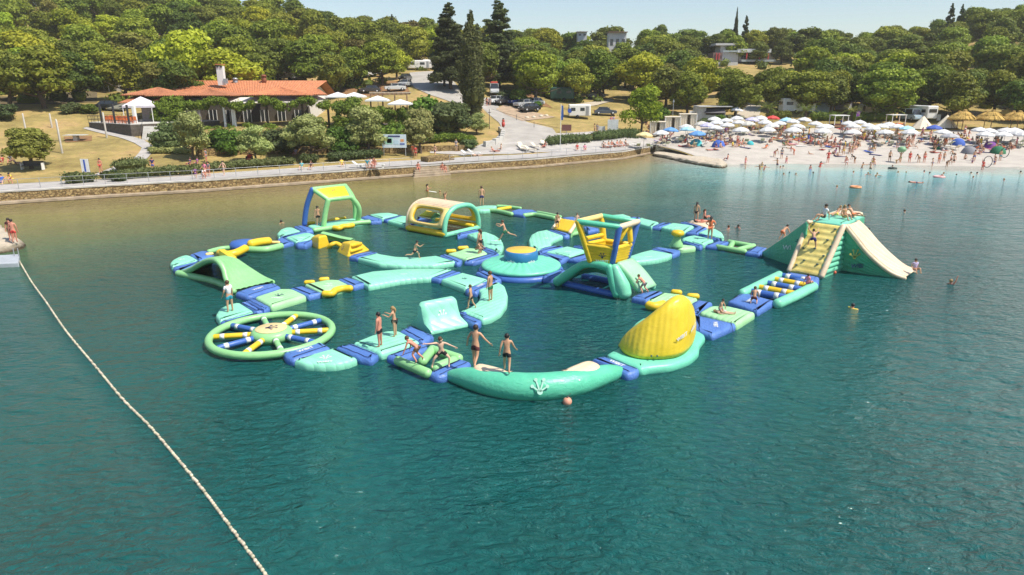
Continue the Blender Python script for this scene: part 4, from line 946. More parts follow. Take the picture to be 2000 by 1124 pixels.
# ---- big bumper
t = thing('giant_bumper', 'giant sea-green banana bumper with cream inner slopes and a pale foot print', loc=GZ('r', 700, 600, 0))
cpx = [((135, 515), 38), ((200, 522), 60), ((270, 534), 76), ((400, 567), 87), ((550, 586), 96), ((690, 590), 96), ((830, 580), 94), ((960, 560), 86), ((1080, 524), 76), ((1180, 498), 58), ((1250, 488), 30)]
pts = []; rr_ = []
for (x, y), rp in cpx:
    zc = .2
    for _ in range(4):
        q = G(*Z('r', x, y), zc); r_ = rp / 3.333 / scale_at(q); zc = r_ * .62
    pts.append(q); rr_.append(r_)
tubepart('bumper_body', pts, rr_, SEAG, t, 32)
slab('inner_slope', wp('r', [(262, 455), (300, 430), (340, 427), (450, 452), (590, 500), (450, 510), (330, 490)], .8), CREAM, zt=.8, zb=.1, parent=t, e=.1, r=.3)
slab('inner_slope', wp('r', [(810, 495), (905, 448), (1000, 411), (1060, 410), (1125, 440), (1080, 470), (960, 500)], .8), CREAM, zt=.8, zb=.1, parent=t, e=.1, r=.3)
q = pts[5] + V((.12, -.80 * rr_[5], .60 * rr_[5])) * 1.0; nn = V((0, -.80, .60)).normalized()
paw_m = mat('faded_print', (.35, .62, .5), .6, var=.1)
logo_on(q + nn * .10 - V((0, 0, .12)), nn, V((0, 0, 1)), .62, paw_m, t)
for i_, dx in ((2, .2), (7, 0)):
    q = pts[i_] + V((0, -.8, .55)) * rr_[i_] * 1.02; mb = MB(); mb.ball(q, .07, 8); mb.build('air_valve', WHITEV, t, True)
link('q', [(672, 932), (985, 795), (1108, 832), (1085, 860), (848, 968), (760, 975)], 'at the left tip of the giant green bumper')
t = thing('open_frame', 'small green open frame float with splashing water and two boys', loc=GZ('q', 700, 850, 0))
for a, b_ in (((385, 825), (680, 950)), ((715, 715), (985, 805)), ((625, 835), (722, 718)), ((745, 895), (935, 822))): tubepart('frame_tube', [GZ('q', *a, .25), GZ('q', *b_, .25)], .2, LEAFP, t)
link('q', [(262, 768), (590, 648), (650, 640), (690, 698), (640, 720), (380, 815)], 'under the boy crawling onto the open frame')
# ---- giant slide
t = thing('giant_slide', 'giant inflatable slide tower with yellow climbing wall and cream slide chute', loc=GZ('t', 850, 560, 0), cat='slide')
z0 = -.1
C0, D0, E0 = GZ('t', 525, 565, .1), GZ('t', 762, 608, .1), GZ('t', 905, 555, .0)
Bk = C0 + (E0 - D0) * 1.0
# platform corners
PN = DZ('t', 922, 232, E0.y - .15); PL = DZ('t', 675, 200, E0.y + .35); 
PB = DZ('t', 850, 132, E0.y + 3.1); PR = DZ('t', 1085, 160, E0.y + 2.4); hz = (PN.z + PL.z) / 2
for v in (PN, PL): v.z = hz
PB = V((PB.x, PB.y, hz)); 
PB = G(*Z('t', 850, 130), hz); PR = G(*Z('t', 1085, 158), hz); PN = G(*Z('t', 925, 235), hz); PL = G(*Z('t', 672, 200), hz)
def solid(name, v, f, m, bw=.14): return bevel(mk(name, v, f, m, t), bw, 3, 25)
VG = vinyl('green_slide_side_vinyl', (.10, .47, .27), wrinkle=.9)
def low(p, z=-.1): return V((p.x, p.y, z))
F0 = GZ('t', 1372, 622, 0); F1 = GZ('t', 1440, 572, 0); A0_ = GZ('t', 318, 440, 0)
A1_ = A0_ + (PB - PL) * .8; A1_.z = 0
# core block
Eb = low(E0 + (PR - PN)); 
solid('core_block', [low(Bk), low(E0), low(E0 + V((PR.x - PN.x, PR.y - PN.y, 0))), low(Bk + V((PB.x - PL.x, PB.y - PL.y, 0))), PL - V((0, 0, .05)), PN - V((0, 0, .05)), PR - V((0, 0, .05)), PB - V((0, 0, .05))],
      [(3, 2, 1, 0), (4, 5, 6, 7), (0, 1, 5, 4), (1, 2, 6, 5), (2, 3, 7, 6), (3, 0, 4, 7)], VG, .08)
o = slab('platform_pad', [PL, PN, PR, PB], vinyl('mint_pad_vinyl', (.2, .62, .45), wrinkle=.3), zt=hz + .12, zb=hz - .2, parent=t, e=.12)
fp = [DZ('t', 850, 128, PB.y), DZ('t', 1080, 152, PR.y)]
mb = MB(); a_, b2_ = PL.lerp(PB, .55), PN.lerp(PR, .6); u1, u2 = a_.lerp(b2_, .15), a_.lerp(b2_, .9); v1_, v2_ = PB.lerp(PR, .15), PB.lerp(PR, .95)
o = slab('launch_pad', [u1, u2, v2_, v1_], CREAM, zt=hz + .24, zb=hz + .06, parent=t, e=.08)
def ribwall(name, a0, a1, b0, b1, m, ribs, amp, thick=.18):
    """surface from the low edge a0-a1 up to the high edge b0-b1 with horizontal bulges"""
    g = []; nr_ = ribs * 4
    n3 = (a1 - a0).cross(b0 - a0).normalized(); n3 = n3 if n3.z > 0 else -n3
    for i in range(nr_ + 1):
        f = i / nr_; s = abs(sin(pi * f * ribs)) * amp; g.append([a0.lerp(b0, f).lerp(a1.lerp(b1, f), j / 12) + n3 * (s * min(1, 5 * min(j / 12, 1 - j / 12) + .25)) for j in range(13)])
    mb = MB(); mb.grid(g); o = mb.build(name, m, t, True); sm = o.modifiers.new('s', 'SOLIDIFY'); sm.thickness = thick; sm.offset = -1
    return g, n3
g, n3 = ribwall('climbing_wall', C0, D0, PL, PN, vinyl('bleached_yellow_vinyl', (.86, .67, .19), wrinkle=.3, worn=.25), 9, .05)
tubepart('wall_edge', [C0.lerp(PL, f) for f in (0.02, .5, 1)], .15, CREAM, t); tubepart('wall_edge', [D0.lerp(PN, f) for f in (0.02, .5, 1)], .17, CREAM, t)
for i, j in ((34, 2), (33, 10), (26, 1), (25, 9), (17, 2), (18, 6), (14, 10), (9, 4), (8, 9), (29, 5), (21, 11), (5, 2)):
    p = g[i][j]; mb = MB(); mb.ball(p + n3 * .06, .09, 8, (1, 1, .6)); mb.build('hand_hold', HOLD, t, True)
# narrow right flank of the climbing wall
fl_ = [D0, low(E0), PN]; solid('flank', [low(D0 + V((.05, 0, 0))), low(E0 + V((.06, .0, 0))), PN + V((.08, 0, 0)), low(D0 + V((-.15, .1, 0))), low(E0 + V((-.2, .1, 0))), PN + V((-.15, .1, 0))], [(0, 1, 2), (5, 4, 3), (0, 3, 4, 1), (1, 4, 5, 2), (2, 5, 3, 0)], MINTP, .05)
for i in range(1, 9):
    f = i / 9; a_ = D0.lerp(PN, f); b_ = E0.lerp(PN, f); 
    if (a_ - b_).length > .3: tubepart('flank_bulge', [a_ + V((-.04, .04, -.05)), b_ + V((-.04, .03, -.05))], .19, MINTP, t)
# chute
sB = [PN + V((.1, 0, 0)), PN.lerp(PR, .42)]
nearc = [DZ('t', x, y, PN.y + (F0.y - PN.y) * ((x - 940) / 432)) for x, y in ((940, 232), (1010, 320), (1090, 420), (1180, 505), (1270, 572), (1350, 608), (1375, 615))]
farc = [DZ('t', x, y, PN.y + .9 + (F1.y - PN.y - .9) * ((x - 1030) / 410)) for x, y in ((1030, 202), (1090, 258), (1170, 352), (1270, 452), (1360, 525), (1420, 555), (1442, 566))]
nc, fcv = catmull(nearc, 4), catmull(farc, 4)
mb = MB(); mb.grid([[p.lerp(q, j / 10) + V((0, 0, .06 * (abs(2 * j / 10 - 1) ** 3))) for j in range(11)] for p, q in zip(nc, fcv)]); o = mb.build('slide_chute', CREAM, t, True); o.modifiers.new('s', 'SOLIDIFY').thickness = .12
tubepart('chute_edge', nc, .13, CREAM, t, cm=False); tubepart('chute_edge', fcv, .13, CREAM, t, cm=False)
g = []
for i, p in enumerate(nc):
    f = i / (len(nc) - 1); bse = low(E0).lerp(V((F0.x, F0.y, -.1)), f ** 1.0); bse = V((p.x, E0.y + (F0.y - E0.y) * ((p.x - E0.x) / (F0.x - E0.x)), -.1))
    g.append([p.lerp(bse, j / 28) + V((0, -.05 * abs(sin(pi * j / 28 * 7)), 0)) * (1 - .6 * f) for j in range(29)])
mb = MB(); mb.grid(g); mb.build('chute_side', VG, t, True).modifiers.new('s', 'SOLIDIFY').thickness = .2
g = [[p.lerp(V((p.x, p.y, -.1)), j / 8) for j in range(9)] for p in fcv]; mb = MB(); mb.grid(g); mb.build('chute_side', VG, t, True).modifiers.new('s', 'SOLIDIFY').thickness = .2
tubepart('orange_piping', [low(E0, .08), V((F0.x, F0.y - .02, .08))], .05, vinyl('orange_piping_vinyl', (.7, .35, .08)), t)
# left ramp
lc = [DZ('t', x, y, C0.y + .9 + (A0_.y - C0.y - .9) * ((670 - x) / 350)) for x, y in ((670, 200), (600, 250), (520, 308), (430, 368), (360, 415), (322, 436))]
lcc = catmull(lc, 4); off_ = V((PB.x - PL.x, PB.y - PL.y, 0)) * .8
mb = MB(); mb.grid([[p + off_ * (j / 6) for j in range(7)] for p in lcc]); mb.build('ramp_surface', CREAM, t, True).modifiers.new('s', 'SOLIDIFY').thickness = .12
tubepart('ramp_edge', lcc, .11, CREAM, t, cm=False)
g = []; Bn = GZ('t', 560, 490, 0); Ax = A0_
for p in lcc:
    fx = (p.x - Ax.x) / (lcc[0].x - Ax.x); yb_ = Ax.y + (Bn.y + .4 - Ax.y) * fx
    g.append([p.lerp(V((p.x + .0, min(p.y, yb_), -.1)), j / 24) + V((0, -.05 * abs(sin(pi * j / 24 * 6)), 0)) * fx for j in range(25)])
mb = MB(); mb.grid(g); mb.build('ramp_side', VG, t, True).modifiers.new('s', 'SOLIDIFY').thickness = .15
q = DZ('t', 545, 388, lcc[8].y - .5); nl = V((-.15, -1, .0)).normalized(); logo_on(q + nl * .1, nl, V((0, 0, 1)), 0, PRINTW, t, 'WIBIT', .42, PRINTW)
q = DZ('t', 595, 345, lcc[5].y - .55); logo_on(q, nl, V((0, 0, 1)), .3, PRINTN, t)
yy = E0.y + (F0.y - E0.y) * .3 - .36; q = DZ('t', 1010, 440, yy); logo_on(q, V((0, -1, 0)), V((0, 0, 1)), .62, mat('gold_print', (.5, .45, .1), .6), t)
q = DZ('t', 1040, 525, yy); logo_on(q, V((.1, -1, 0)).normalized(), V((0, 0, 1)), 0, PRINTN, t, 'WIBIT', .38, PRINTN)
q = DZ('t', 860, 540, (D0.y + E0.y) / 2 - .2); logo_on(q, V((.7, -.7, 0)).normalized(), V((0, 0, 1)), .22, PRINTN, t)
# ---- buoys
for (x, y, s, lab, m) in ((1108, 787, .17, 'faded pink mooring buoy touching the giant green bumper', mat('faded_pink_plastic', (.62, .3, .2), .5)), (1543.5, 589, .13, 'red mooring buoy beside the ladder bridge rail', LAVA), (1629.5, 534, .12, 'red mooring buoy at the corner of the giant slide', LAVA)):
    p = G(x, y, .03); b0 = empty('mooring_buoy', (p.x, p.y, 0), 0, lab, 'buoy', 'mooring buoys')
    mb = MB(); mb.ball(p + V((0, 0, .05)), s, 16); mb.build('float_ball', m, b0, True)
    mb = MB(); mb.cyl(p + V((0, 0, s + .03)), .04, .06, 8); mb.tube([p + V((0, 0, s + .08)), p + V((.15, .25, .25))], .012, 5); mb.build('rope_eye', DARKM, b0, True)
# ---- float line
ro = empty('buoy_line', G(290, 830, 0), 0, 'long white float line curving across the sea from the jetty to the camera side', 'buoy line')
rp = catmull([G(x, y, .03) for x, y in ((34, 503), (60, 548), (90, 590), (130, 648), (190, 720), (240, 780), (290, 830), (335, 882), (395, 955), (458, 1040), (520, 1124), (575, 1210), (640, 1330))], 40)
d = [0]
for i in range(1, len(rp)): d.append(d[-1] + (rp[i] - rp[i - 1]).length)
tot = d[-1]
def ropeat(s): return V([float(np.interp(s, d, [p[k] for p in rp])) for k in range(3)])
mb = MB(); mb.tube([ropeat(tot * i / 160) + V((.0, 0, -.02 + .01 * sin(i))) for i in range(161)], .018, 6); mb.build('rope', mat('old_rope', (.45, .38, .26), .9), ro, True)
mb = MB(); mb.lathe((0, 0, -.062), [(.02, 0), (.038, .008), (.046, .03), (.046, .095), (.038, .117), (.02, .124)], 10)
bead = mb.b('line_float', mat('yellowed_float_plastic', (.60, .52, .38), .5, var=.15, objvar=.3), ro, True)
nb = 290
for i in range(nb):
    s = tot * (i + .5) / nb; p = ropeat(s); q = ropeat(min(tot, s + .1)); dv = (q - p).normalized()
    b_ = bead if i == 0 else bead.copy()
    if i: COL.objects.link(b_); b_.parent = ro
    b_.location = p - ro.location + V((0, 0, .028 * sin(i * 1.7) * sin(i * .13))); b_.rotation_mode = 'QUATERNION'; b_.rotation_quaternion = (dv + V((.05 * sin(i * 2.3), .05 * cos(i * 3.1), .04 * sin(i)))).to_track_quat('Z', 'Y')
    b_.scale = (1, 1, .82 if s > tot * .36 else 1.0)
# ------------------------------------------------------------ vegetation
LF = {
 'oak': leafmat('oak_leaves', (.11, .145, .012), (.30, .345, .035)),
 'dark': leafmat('dark_oak_leaves', (.07, .10, .014), (.20, .245, .032)),
 'bright': leafmat('bright_acacia_leaves', (.19, .24, .014), (.42, .46, .035)),
 'fir': leafmat('fir_needles', (.04, .062, .018), (.12, .16, .045)),
 'olive': leafmat('olive_leaves', (.22, .25, .075), (.45, .47, .17)),
 'pine': leafmat('cypress_needles', (.04, .052, .016), (.12, .14, .038)),
 'rust': leafmat('rusty_leaves', (.11, .10, .02), (.27, .25, .05)),
 'hedge': leafmat('hedge_leaves', (.06, .09, .025), (.16, .20, .07)),
 'vine': leafmat('vine_leaves', (.05, .10, .012), (.17, .27, .03)),
 'palm': leafmat('palm_leaves', (.09, .13, .02), (.24, .28, .06)),
}
def leafmesh(name, blobs, n, size, m, seed, core=True, droop=.0, squash=.8):
    """crown of leaf-sprig quads spread over and inside the given blobs (centre, radius)"""
    r = np.random.RandomState(seed); B = np.array([(*b[0], b[1]) for b in blobs]); w = B[:, 3] ** 2; w /= w.sum()
    k = r.choice(len(B), n, p=w); c = B[k, :3]; R = B[k, 3]
    d = r.normal(size=(n, 3)); d /= np.linalg.norm(d, axis=1)[:, None]; d[:, 2] = np.where(r.rand(n) < .7, np.abs(d[:, 2]), d[:, 2])
    rad = R * (.62 + .5 * r.rand(n) ** .8 + .35 * (r.rand(n) < .1) * r.rand(n)); P = c + d * rad[:, None] * np.array([1, 1, squash])
    nrm = d + r.normal(size=(n, 3)) * .55; nrm /= np.linalg.norm(nrm, axis=1)[:, None]
    t = np.cross(nrm, r.normal(size=(n, 3))); t /= np.linalg.norm(t, axis=1)[:, None]; bt = np.cross(nrm, t)
    s = size * (.6 + .8 * r.rand(n))[:, None]
    V = np.stack([P - t * s * .5 - bt * s * .32, P + t * s * .5 - bt * s * .25, P + t * s * .42 + bt * s * .32 + nrm * s * .12, P - t * s * .45 + bt * s * .28], 1).reshape(-1, 3)
    faces = np.arange(n * 4).reshape(n, 4); vs = V.tolist(); fs = faces.tolist()
    if core:
        mb = MB()
        for (cc, rr) in blobs: 
            k0 = len(mb.v); mb.ball(cc, rr * .72, 7, (1, 1, squash))
        o = len(vs); vs += [tuple(v) for v in mb.v]; fs += [[i + o for i in f] for f in mb.f]
    me = bpy.data.meshes.new(name); me.from_pydata(vs, [], fs); me.materials.append(m); me.update(); return me
def crownblobs(seed, R, Hh, n, kind='round'):
    r = random.Random(seed); out = []
    for i in range(n):
        a = r.uniform(0, 2 * pi); 
        if kind == 'round':
            v = r.random(); rr = R * .72 * sqrt(r.random()) ; z = Hh * (.12 + .75 * v); rr *= (1 - .55 * v ** 2)
            out.append(((rr * cos(a), rr * sin(a) * (.8 + .08 * (seed % 5)), z), R * r.uniform(.18, .42)))
        elif kind == 'layer':
            v = i / n; rr = R * (1 - v) ** .8 * r.uniform(.35, .8); out.append(((rr * cos(a), rr * sin(a), Hh * v), R * (.32 * (1 - v) + .08)))
    if kind == 'round': out += [((0, 0, Hh * .45), R * .5), ((R * .15, 0, Hh * .75), R * .38)]
    return out
def trunkmesh(name, h, r0, seed, spread, limbs=5, top=None):
    r = random.Random(seed); mb = MB(); lean = V((r.uniform(-.4, .4), r.uniform(-.3, .3), 0)) * spread * .25
    mb.tube(catmull([(0, 0, -.6), V((0, 0, h * .4)) + lean * .3, V((0, 0, h)) + lean], 3), [r0 * 1.25, r0 * 1.1, r0, r0 * .95, r0 * .85, r0 * .8, r0 * .6], 7)
    for i in range(limbs):
        a = 2 * pi * i / limbs + r.uniform(-.4, .4); b0 = V((0, 0, h * r.uniform(.6, .95))) + lean * .7; L_ = spread * r.uniform(.5, .8)
        e = b0 + V((cos(a) * L_, sin(a) * L_, (top or h * .9) * r.uniform(.35, .7))); mb.tube(catmull([b0, b0.lerp(e, .5) + V((0, 0, -.06 * L_)), e], 3), [r0 * .5, r0 * .45, r0 * .4, r0 * .33, r0 * .27, r0 * .2, r0 * .1], 5)
    me_o = mb.b(name, BARK, None, True); me = me_o.data; bpy.data.objects.remove(me_o); return me
PROTO = {}
def proto(kind, var):
    key = (kind, var)
    if key in PROTO: return PROTO[key]
    sd = hash(kind) % 1 + var * 17 + len(kind) * 5
    if kind in ('oak', 'dark', 'bright', 'rust'):
        R, Hh, th = 4.6, 6.6, 2.8; cm = leafmesh('crown', crownblobs(sd, R, Hh, 26), 9000, .40, LF[kind], sd); tm = trunkmesh('trunk', th, .3, sd, R); z = th - .6
    elif kind == 'light':   # airy bright tree near the beach
        R, Hh, th = 4.2, 6.0, 3.4; cm = leafmesh('crown', crownblobs(sd, R, Hh, 20), 8000, .32, LF['bright'], sd, core=False); tm = trunkmesh('trunk', th, .22, sd, R, 6); z = th - .8
    elif kind == 'olive':
        R, Hh, th = 2.4, 4.2, 1.5; cm = leafmesh('crown', crownblobs(sd, R, Hh, 22), 7000, .20, LF['olive'], sd); tm = trunkmesh('trunk', th, .14, sd, R, 5); z = th - .6
    elif kind == 'bush':
        R, Hh, th = 1.6, 1.7, .4; cm = leafmesh('crown', crownblobs(sd, R, Hh, 12), 2600, .18, LF['vine' if var % 2 else 'hedge'], sd); tm = trunkmesh('trunk', th, .08, sd, R, 4); z = 0
    elif kind == 'cypress':
        r = random.Random(sd); bl = []
        for i in range(110):
            v = i / 109; rr = 2.2 * min(1, .6 + v * 2.2) * (1 - .9 * max(0, (v - .38) / .62) ** 1.7); a = r.uniform(0, 6.28); k = r.uniform(.3, .75)
            bl.append(((rr * k * cos(a), rr * k * sin(a), 16.5 * v), max(.3, rr * .42)))
        cm = leafmesh('crown', bl, 18000, .30, LF['pine'], sd, squash=2.6); tm = trunkmesh('trunk', 2, .3, sd, .5, 2); z = .6
    elif kind == 'conifer':
        r = random.Random(sd); bl = []
        for i in range(90):
            v = (i / 89) ** .9; rr = 4.2 * (1 - v) ** .62 + .3; a = r.uniform(0, 6.28); k = r.uniform(.3, .85)
            bl.append(((rr * k * cos(a), rr * k * sin(a), 17 * v), max(.3, (.28 * rr + .2))))
        cm = leafmesh('crown', bl, 15000, .36, LF['fir'], sd, squash=.55); tm = trunkmesh('trunk', 6, .32, sd, 1.5, 4); z = 2.2
    PROTO[key] = (cm, tm, z); return PROTO[key]
TREES = []
def tree(kind, p, h, label, cat='tree', group=None, var=0, name=None, w=1.0, leafname=None):
    """h is the whole height wanted in metres"""
    cm, tm, z = proto(kind, var); zs = [v.co.z for v in (cm.vertices[0], cm.vertices[-1])]
    full = {'oak': 10.6, 'dark': 10.6, 'bright': 10.6, 'rust': 10.6, 'light': 9.8, 'olive': 5.9, 'bush': 2.1, 'cypress': 18.2, 'conifer': 20}[kind]; s = h / full
    nm = name or {'oak': 'oak_tree', 'dark': 'oak_tree', 'bright': 'acacia_tree', 'rust': 'oak_tree', 'light': 'acacia_tree', 'olive': 'olive_tree', 'bush': 'shrub', 'cypress': 'cypress_tree', 'conifer': 'conifer_tree'}[kind]
    e = empty(nm, p, rnd.uniform(0, 6.28), label, cat, group); e.scale = (s * w * rnd.uniform(.88, 1.15), s * w * rnd.uniform(.88, 1.15), s)
    for n_, me, zz in (('trunk', tm, 0), ('crown', cm, z)):
        o = bpy.data.objects.new(n_, me); COL.objects.link(o); o.parent = e; o.location = (0, 0, zz)
    TREES.append((p.x, p.y, 4.6 * s * w)); return e
def tree_px(kind, px, base, top, label, **kw):
    p = GT(px, base); q = PD(px, top, p.y); return tree(kind, p, max(1, q.z - p.z), label, **kw)
# the big ones one can point at
tree_px('cypress', 922, 226, 16, 'tall dark column cypress standing alone beside the road', var=0, w=1.12)
tree_px('conifer', 880, 175, 0, 'tall dark conifer just left of the column cypress, its tip leaving the picture', var=0, w=1.35)
tree_px('conifer', 974, 172, -4, 'tall dark conifer just right of the column cypress', var=1, w=1.4)
tree_px('conifer', 868, 170, 38, 'lower dark conifer at the left foot of the conifer pair', var=2, w=1.3)
tree_px('light', 1252, 268, 158, 'slim bright acacia with thin trunk at the edge of the beach promenade', var=3, w=.9)
tree_px('bright', 1046, 206, 84, 'bushy bright green tree above the row of parked cars', var=1, w=1.05)
tree_px('oak', 1120, 200, 112, 'grey green tree left of the white caravan', var=2, w=1.1)
tree_px('bright', 1245, 205, 92, 'broad yellow green tree behind the slim acacia', var=2, w=1.15)
tree_px('bright', 1358, 212, 98, 'broad yellow green tree standing at the beach behind the curtained cabins', var=4, w=1.1)
tree_px('dark', 1422, 212, 148, 'small dark tree beside the beach bar hut', var=1, w=1.0)
tree_px('oak', 1500, 205, 118, 'tree with a dark trunk right of the sandy track to the beach', var=4, w=1.2)
tree_px('oak', 1552, 210, 150, 'round tree standing over the campers behind the palms', var=5, w=1.2)
tree_px('rust', 62, 330, 236, 'spreading brownish tree on the lawn with people in its shade', var=3, w=1.5)
tree_px('bright', 378, 200, 28, 'glowing yellow green tree rising high behind the restaurant roof', var=0, w=.95)
for i, (x, b, t_, lab) in enumerate(((377, 312, 196, 'tallest silvery olive tree in front of the vine pergola'), (501, 318, 234, 'small round olive tree with a bare trunk beside the red chair'), (607, 312, 208, 'wide silvery olive tree left of the white terrace door'), (722, 300, 196, 'silvery olive tree just left of the blue map board'), (822, 300, 192, 'silvery olive tree just right of the blue map board'), (932, 264, 214, 'low silvery bush in stones at the foot of the column cypress'))):
    tree_px('olive', x, b, t_, lab, var=i % 4, w=(1.0, 1.1, 1.2, 1.15, 1.15, 1.2)[i], group='olive trees along the promenade')
for i, (x, b, t_) in enumerate(((868, 262, 188), (842, 250, 180), (890, 250, 196), (440, 300, 245), (560, 300, 242), (660, 298, 240), (340, 292, 232), (702, 290, 240))):
    tree_px('bush', x, b, t_, ['tallest dense shrub left of the column cypress', 'dense shrub beside the right-hand olive tree above the map board', 'dense shrub touching the foot of the column cypress', 'dense shrub between the tallest olive and the small round olive', 'dense shrub between the small round olive and the wide olive', 'dense shrub right of the wide olive by the white door', 'bright shrub at the right of the terrace stairs', 'dense shrub right of the white terrace door'][i], cat='shrub', group='shrubs on the bank', var=i % 4, w=1.15)
for i, (x, b, t_) in enumerate(((140, 222, 196), (178, 222, 200), (915, 292, 270), (1010, 205, 170), (995, 200, 172), (1285, 235, 205), (230, 355, 338), (1050, 212, 196), (1378, 245, 228), (1408, 240, 222), (8, 235, 200))):
    tree_px('bush', x, b, t_, ['pale bush at the lawn edge below the far left camp', 'rounded bush at the lawn edge left of the black car', 'low bush on the grassy knoll above the sunbeds', 'sparse bush behind the red-topped van', 'shrub on the dry bank behind the red-topped van', 'dark shrub below the slim acacia', 'low bush at the end of the curved path', 'shrub above the row of parked cars', 'bright shrub beside the beach bar hut', 'small bush right of the beach bar hut', 'bush cut by the left picture edge on the lawn'][i], cat='shrub', group='low shrubs on the dry grass', var=i % 4, w=1.4)
for i, (k, x, b_, t_, l) in enumerate((('oak', 600, 172, 70, 'oak behind the right end of the tiled roof'), ('dark', 650, 180, 84, 'dark oak right of the tiled gable'), ('oak', 688, 172, 80, 'oak left of the tall white camper'), ('oak', 748, 168, 66, 'oak just right of the tall white camper'), ('dark', 545, 168, 62, 'dark oak between the campers behind the roof'), ('bright', 775, 156, 84, 'small bright acacia left of the uphill road'), ('oak', 470, 165, 60, 'oak right of the tall chimney'), ('dark', 20, 214, 80, 'dark pine-like tree at the left edge above the lawn'), ('oak', 88, 212, 74, 'leaning oak with a bare trunk above the lawn'), ('dark', 150, 198, 88, 'dark tree left of the bright marquee'), ('oak', 245, 196, 84, 'airy oak right of the bright marquee'), ('dark', 300, 176, 78, 'dark oak touching the left end of the tiled roof'), ('dark', 1620, 224, 138, 'dark tree among the camp awnings'), ('oak', 1685, 222, 132, 'oak behind the left daybed palms'), ('dark', 1868, 224, 128, 'dark low-branched tree behind the pyramid tents'), ('oak', 1940, 224, 126, 'oak above the thatched parasols'), ('dark', 1995, 226, 130, 'dark oak at the right picture edge'), ('dark', 1300, 214, 118, 'dark tree between the two yellow green trees'), ('oak', 1208, 140, 74, 'oak rising before the pale hillside building'), ('dark', 1140, 140, 70, 'dark tree before the small white hillside house'), ('oak', 1738, 220, 128, 'oak left of the pale blue camper van'))):
    tree_px(k, x, b_, t_, l, var=i % 5, w=1.2)
# palms
fr = MB()
def palm(px, base, top, label):
    p = GT(px, base); h = (PD(px, top, p.y).z - p.z) * 1.25; e = empty('palm_tree', p, rnd.uniform(0, 6), label, 'palm', 'palms behind the beach')
    mb = MB(); mb.tube([(0, 0, -.2), (0.05, 0, h * .45)], [.22, .17], 8); mb.b('trunk', BARK, e, True)
    for i in range(22):
        a = i * 2.4; el = .25 + .95 * (i / 22); L_ = h * .62; mb = MB(); pts = []
        for k in range(7):
            f = k / 6; pts.append(V((cos(a) * L_ * f * cos(el * .8), sin(a) * L_ * f * cos(el * .8), h * .45 + L_ * (sin(el) * f - .55 * f * f * (1.3 - el * .5)))))
        for k in range(6):
            q = pts[k]; d_ = (pts[k + 1] - q); s_ = V((-sin(a), cos(a), 0)) 
            for sg in (-1, 1):
                for m_ in (0, .5):
                    b_ = q + d_ * m_; tip = b_ + s_ * sg * .42 * (1 - .5 * abs(k / 6 - .4)) + d_ * .6 + V((0, 0, -.12)); mb.add([b_, b_ + d_ * .3, tip], [(0, 1, 2)])
        mb.b('frond', LF['palm'], e, False)
for x, b, t_, l in ((1498, 232, 196, 'palm with arching fronds right of the sandy track'), (1572, 238, 200, 'palm just left of the first white daybed'), (1662, 238, 203, 'palm between the two white daybeds beside the purple flag'), (1708, 238, 210, 'short palm left of the second white daybed'), (1746, 236, 205, 'tall palm behind the second white daybed'), (1600, 215, 160, 'tall feathery palm above the blue camper awning')):
    palm(x, b, t_, l)
# the wooded hills: every tree its own, denser where they show
FG = 'trees of the wooded hill'
def clear(x, y, r):
    for a, b, c in TREES:
        if (a - x) ** 2 + (b - y) ** 2 < (max(c, 0) * .55 + r) ** 2: return False
    return True
def region(c):
    for lim, s in ((250, 'above the left lawn'), (450, 'behind the tiled roof, left'), (680, 'behind the chimney'), (860, 'left of the tall conifers'), (1100, 'right of the tall conifers'), (1380, 'left of the hillside villa'), (1560, 'around the hillside villa'), (1760, 'behind the palms and tents'), (9999, 'above the thatched parasols')):
        if c < lim: return s
ROAD_AV = [(845, 130, 175, 24), (1470, 100, 170, 16), (770, 118, 150, 14), (905, 118, 150, 16)]
cand = []
fr_ = random.Random(21); yy = 0
for ring in range(13):
    off = [36, 46, 56, 66, 77, 89, 102, 116, 131, 147, 164, 182, 202][ring]
    stepc = 50 - ring * 1.0
    c = -120 + (ring % 2) * 24
    while c < 2150:
        cc = c + fr_.uniform(-12, 12); y = shoreY(cc) + off + fr_.uniform(-3.5, 3.5); cand.append((ring, cc, y)); c += stepc
front = {-100: 34, 0: 38, 150: 44, 200: 47, 300: 48, 640: 52, 660: 54, 770: 62, 800: 88, 880: 60, 960: 44, 1000: 42, 1180: 42, 1290: 30, 1430: 36, 1600: 40, 1800: 37, 2000: 36}
n_for = 0
VIL = GT(1455, 126)
WINDOWS = [(1378, 1525, 124, VIL.y), (704, 726, 148, GT(714, 152).y), (560, 588, 154, GT(572, 158).y), (812, 850, 138, GT(832, 139).y), (150, 235, 178, GT(206, 180).y), (1085, 1110, 196, 150)]
def proj(x, y, z):
    yc = y * CP - (z - HC) * SP; return 1000 + F * x / yc, 562 - F * (y * SP + (z - HC) * CP) / yc
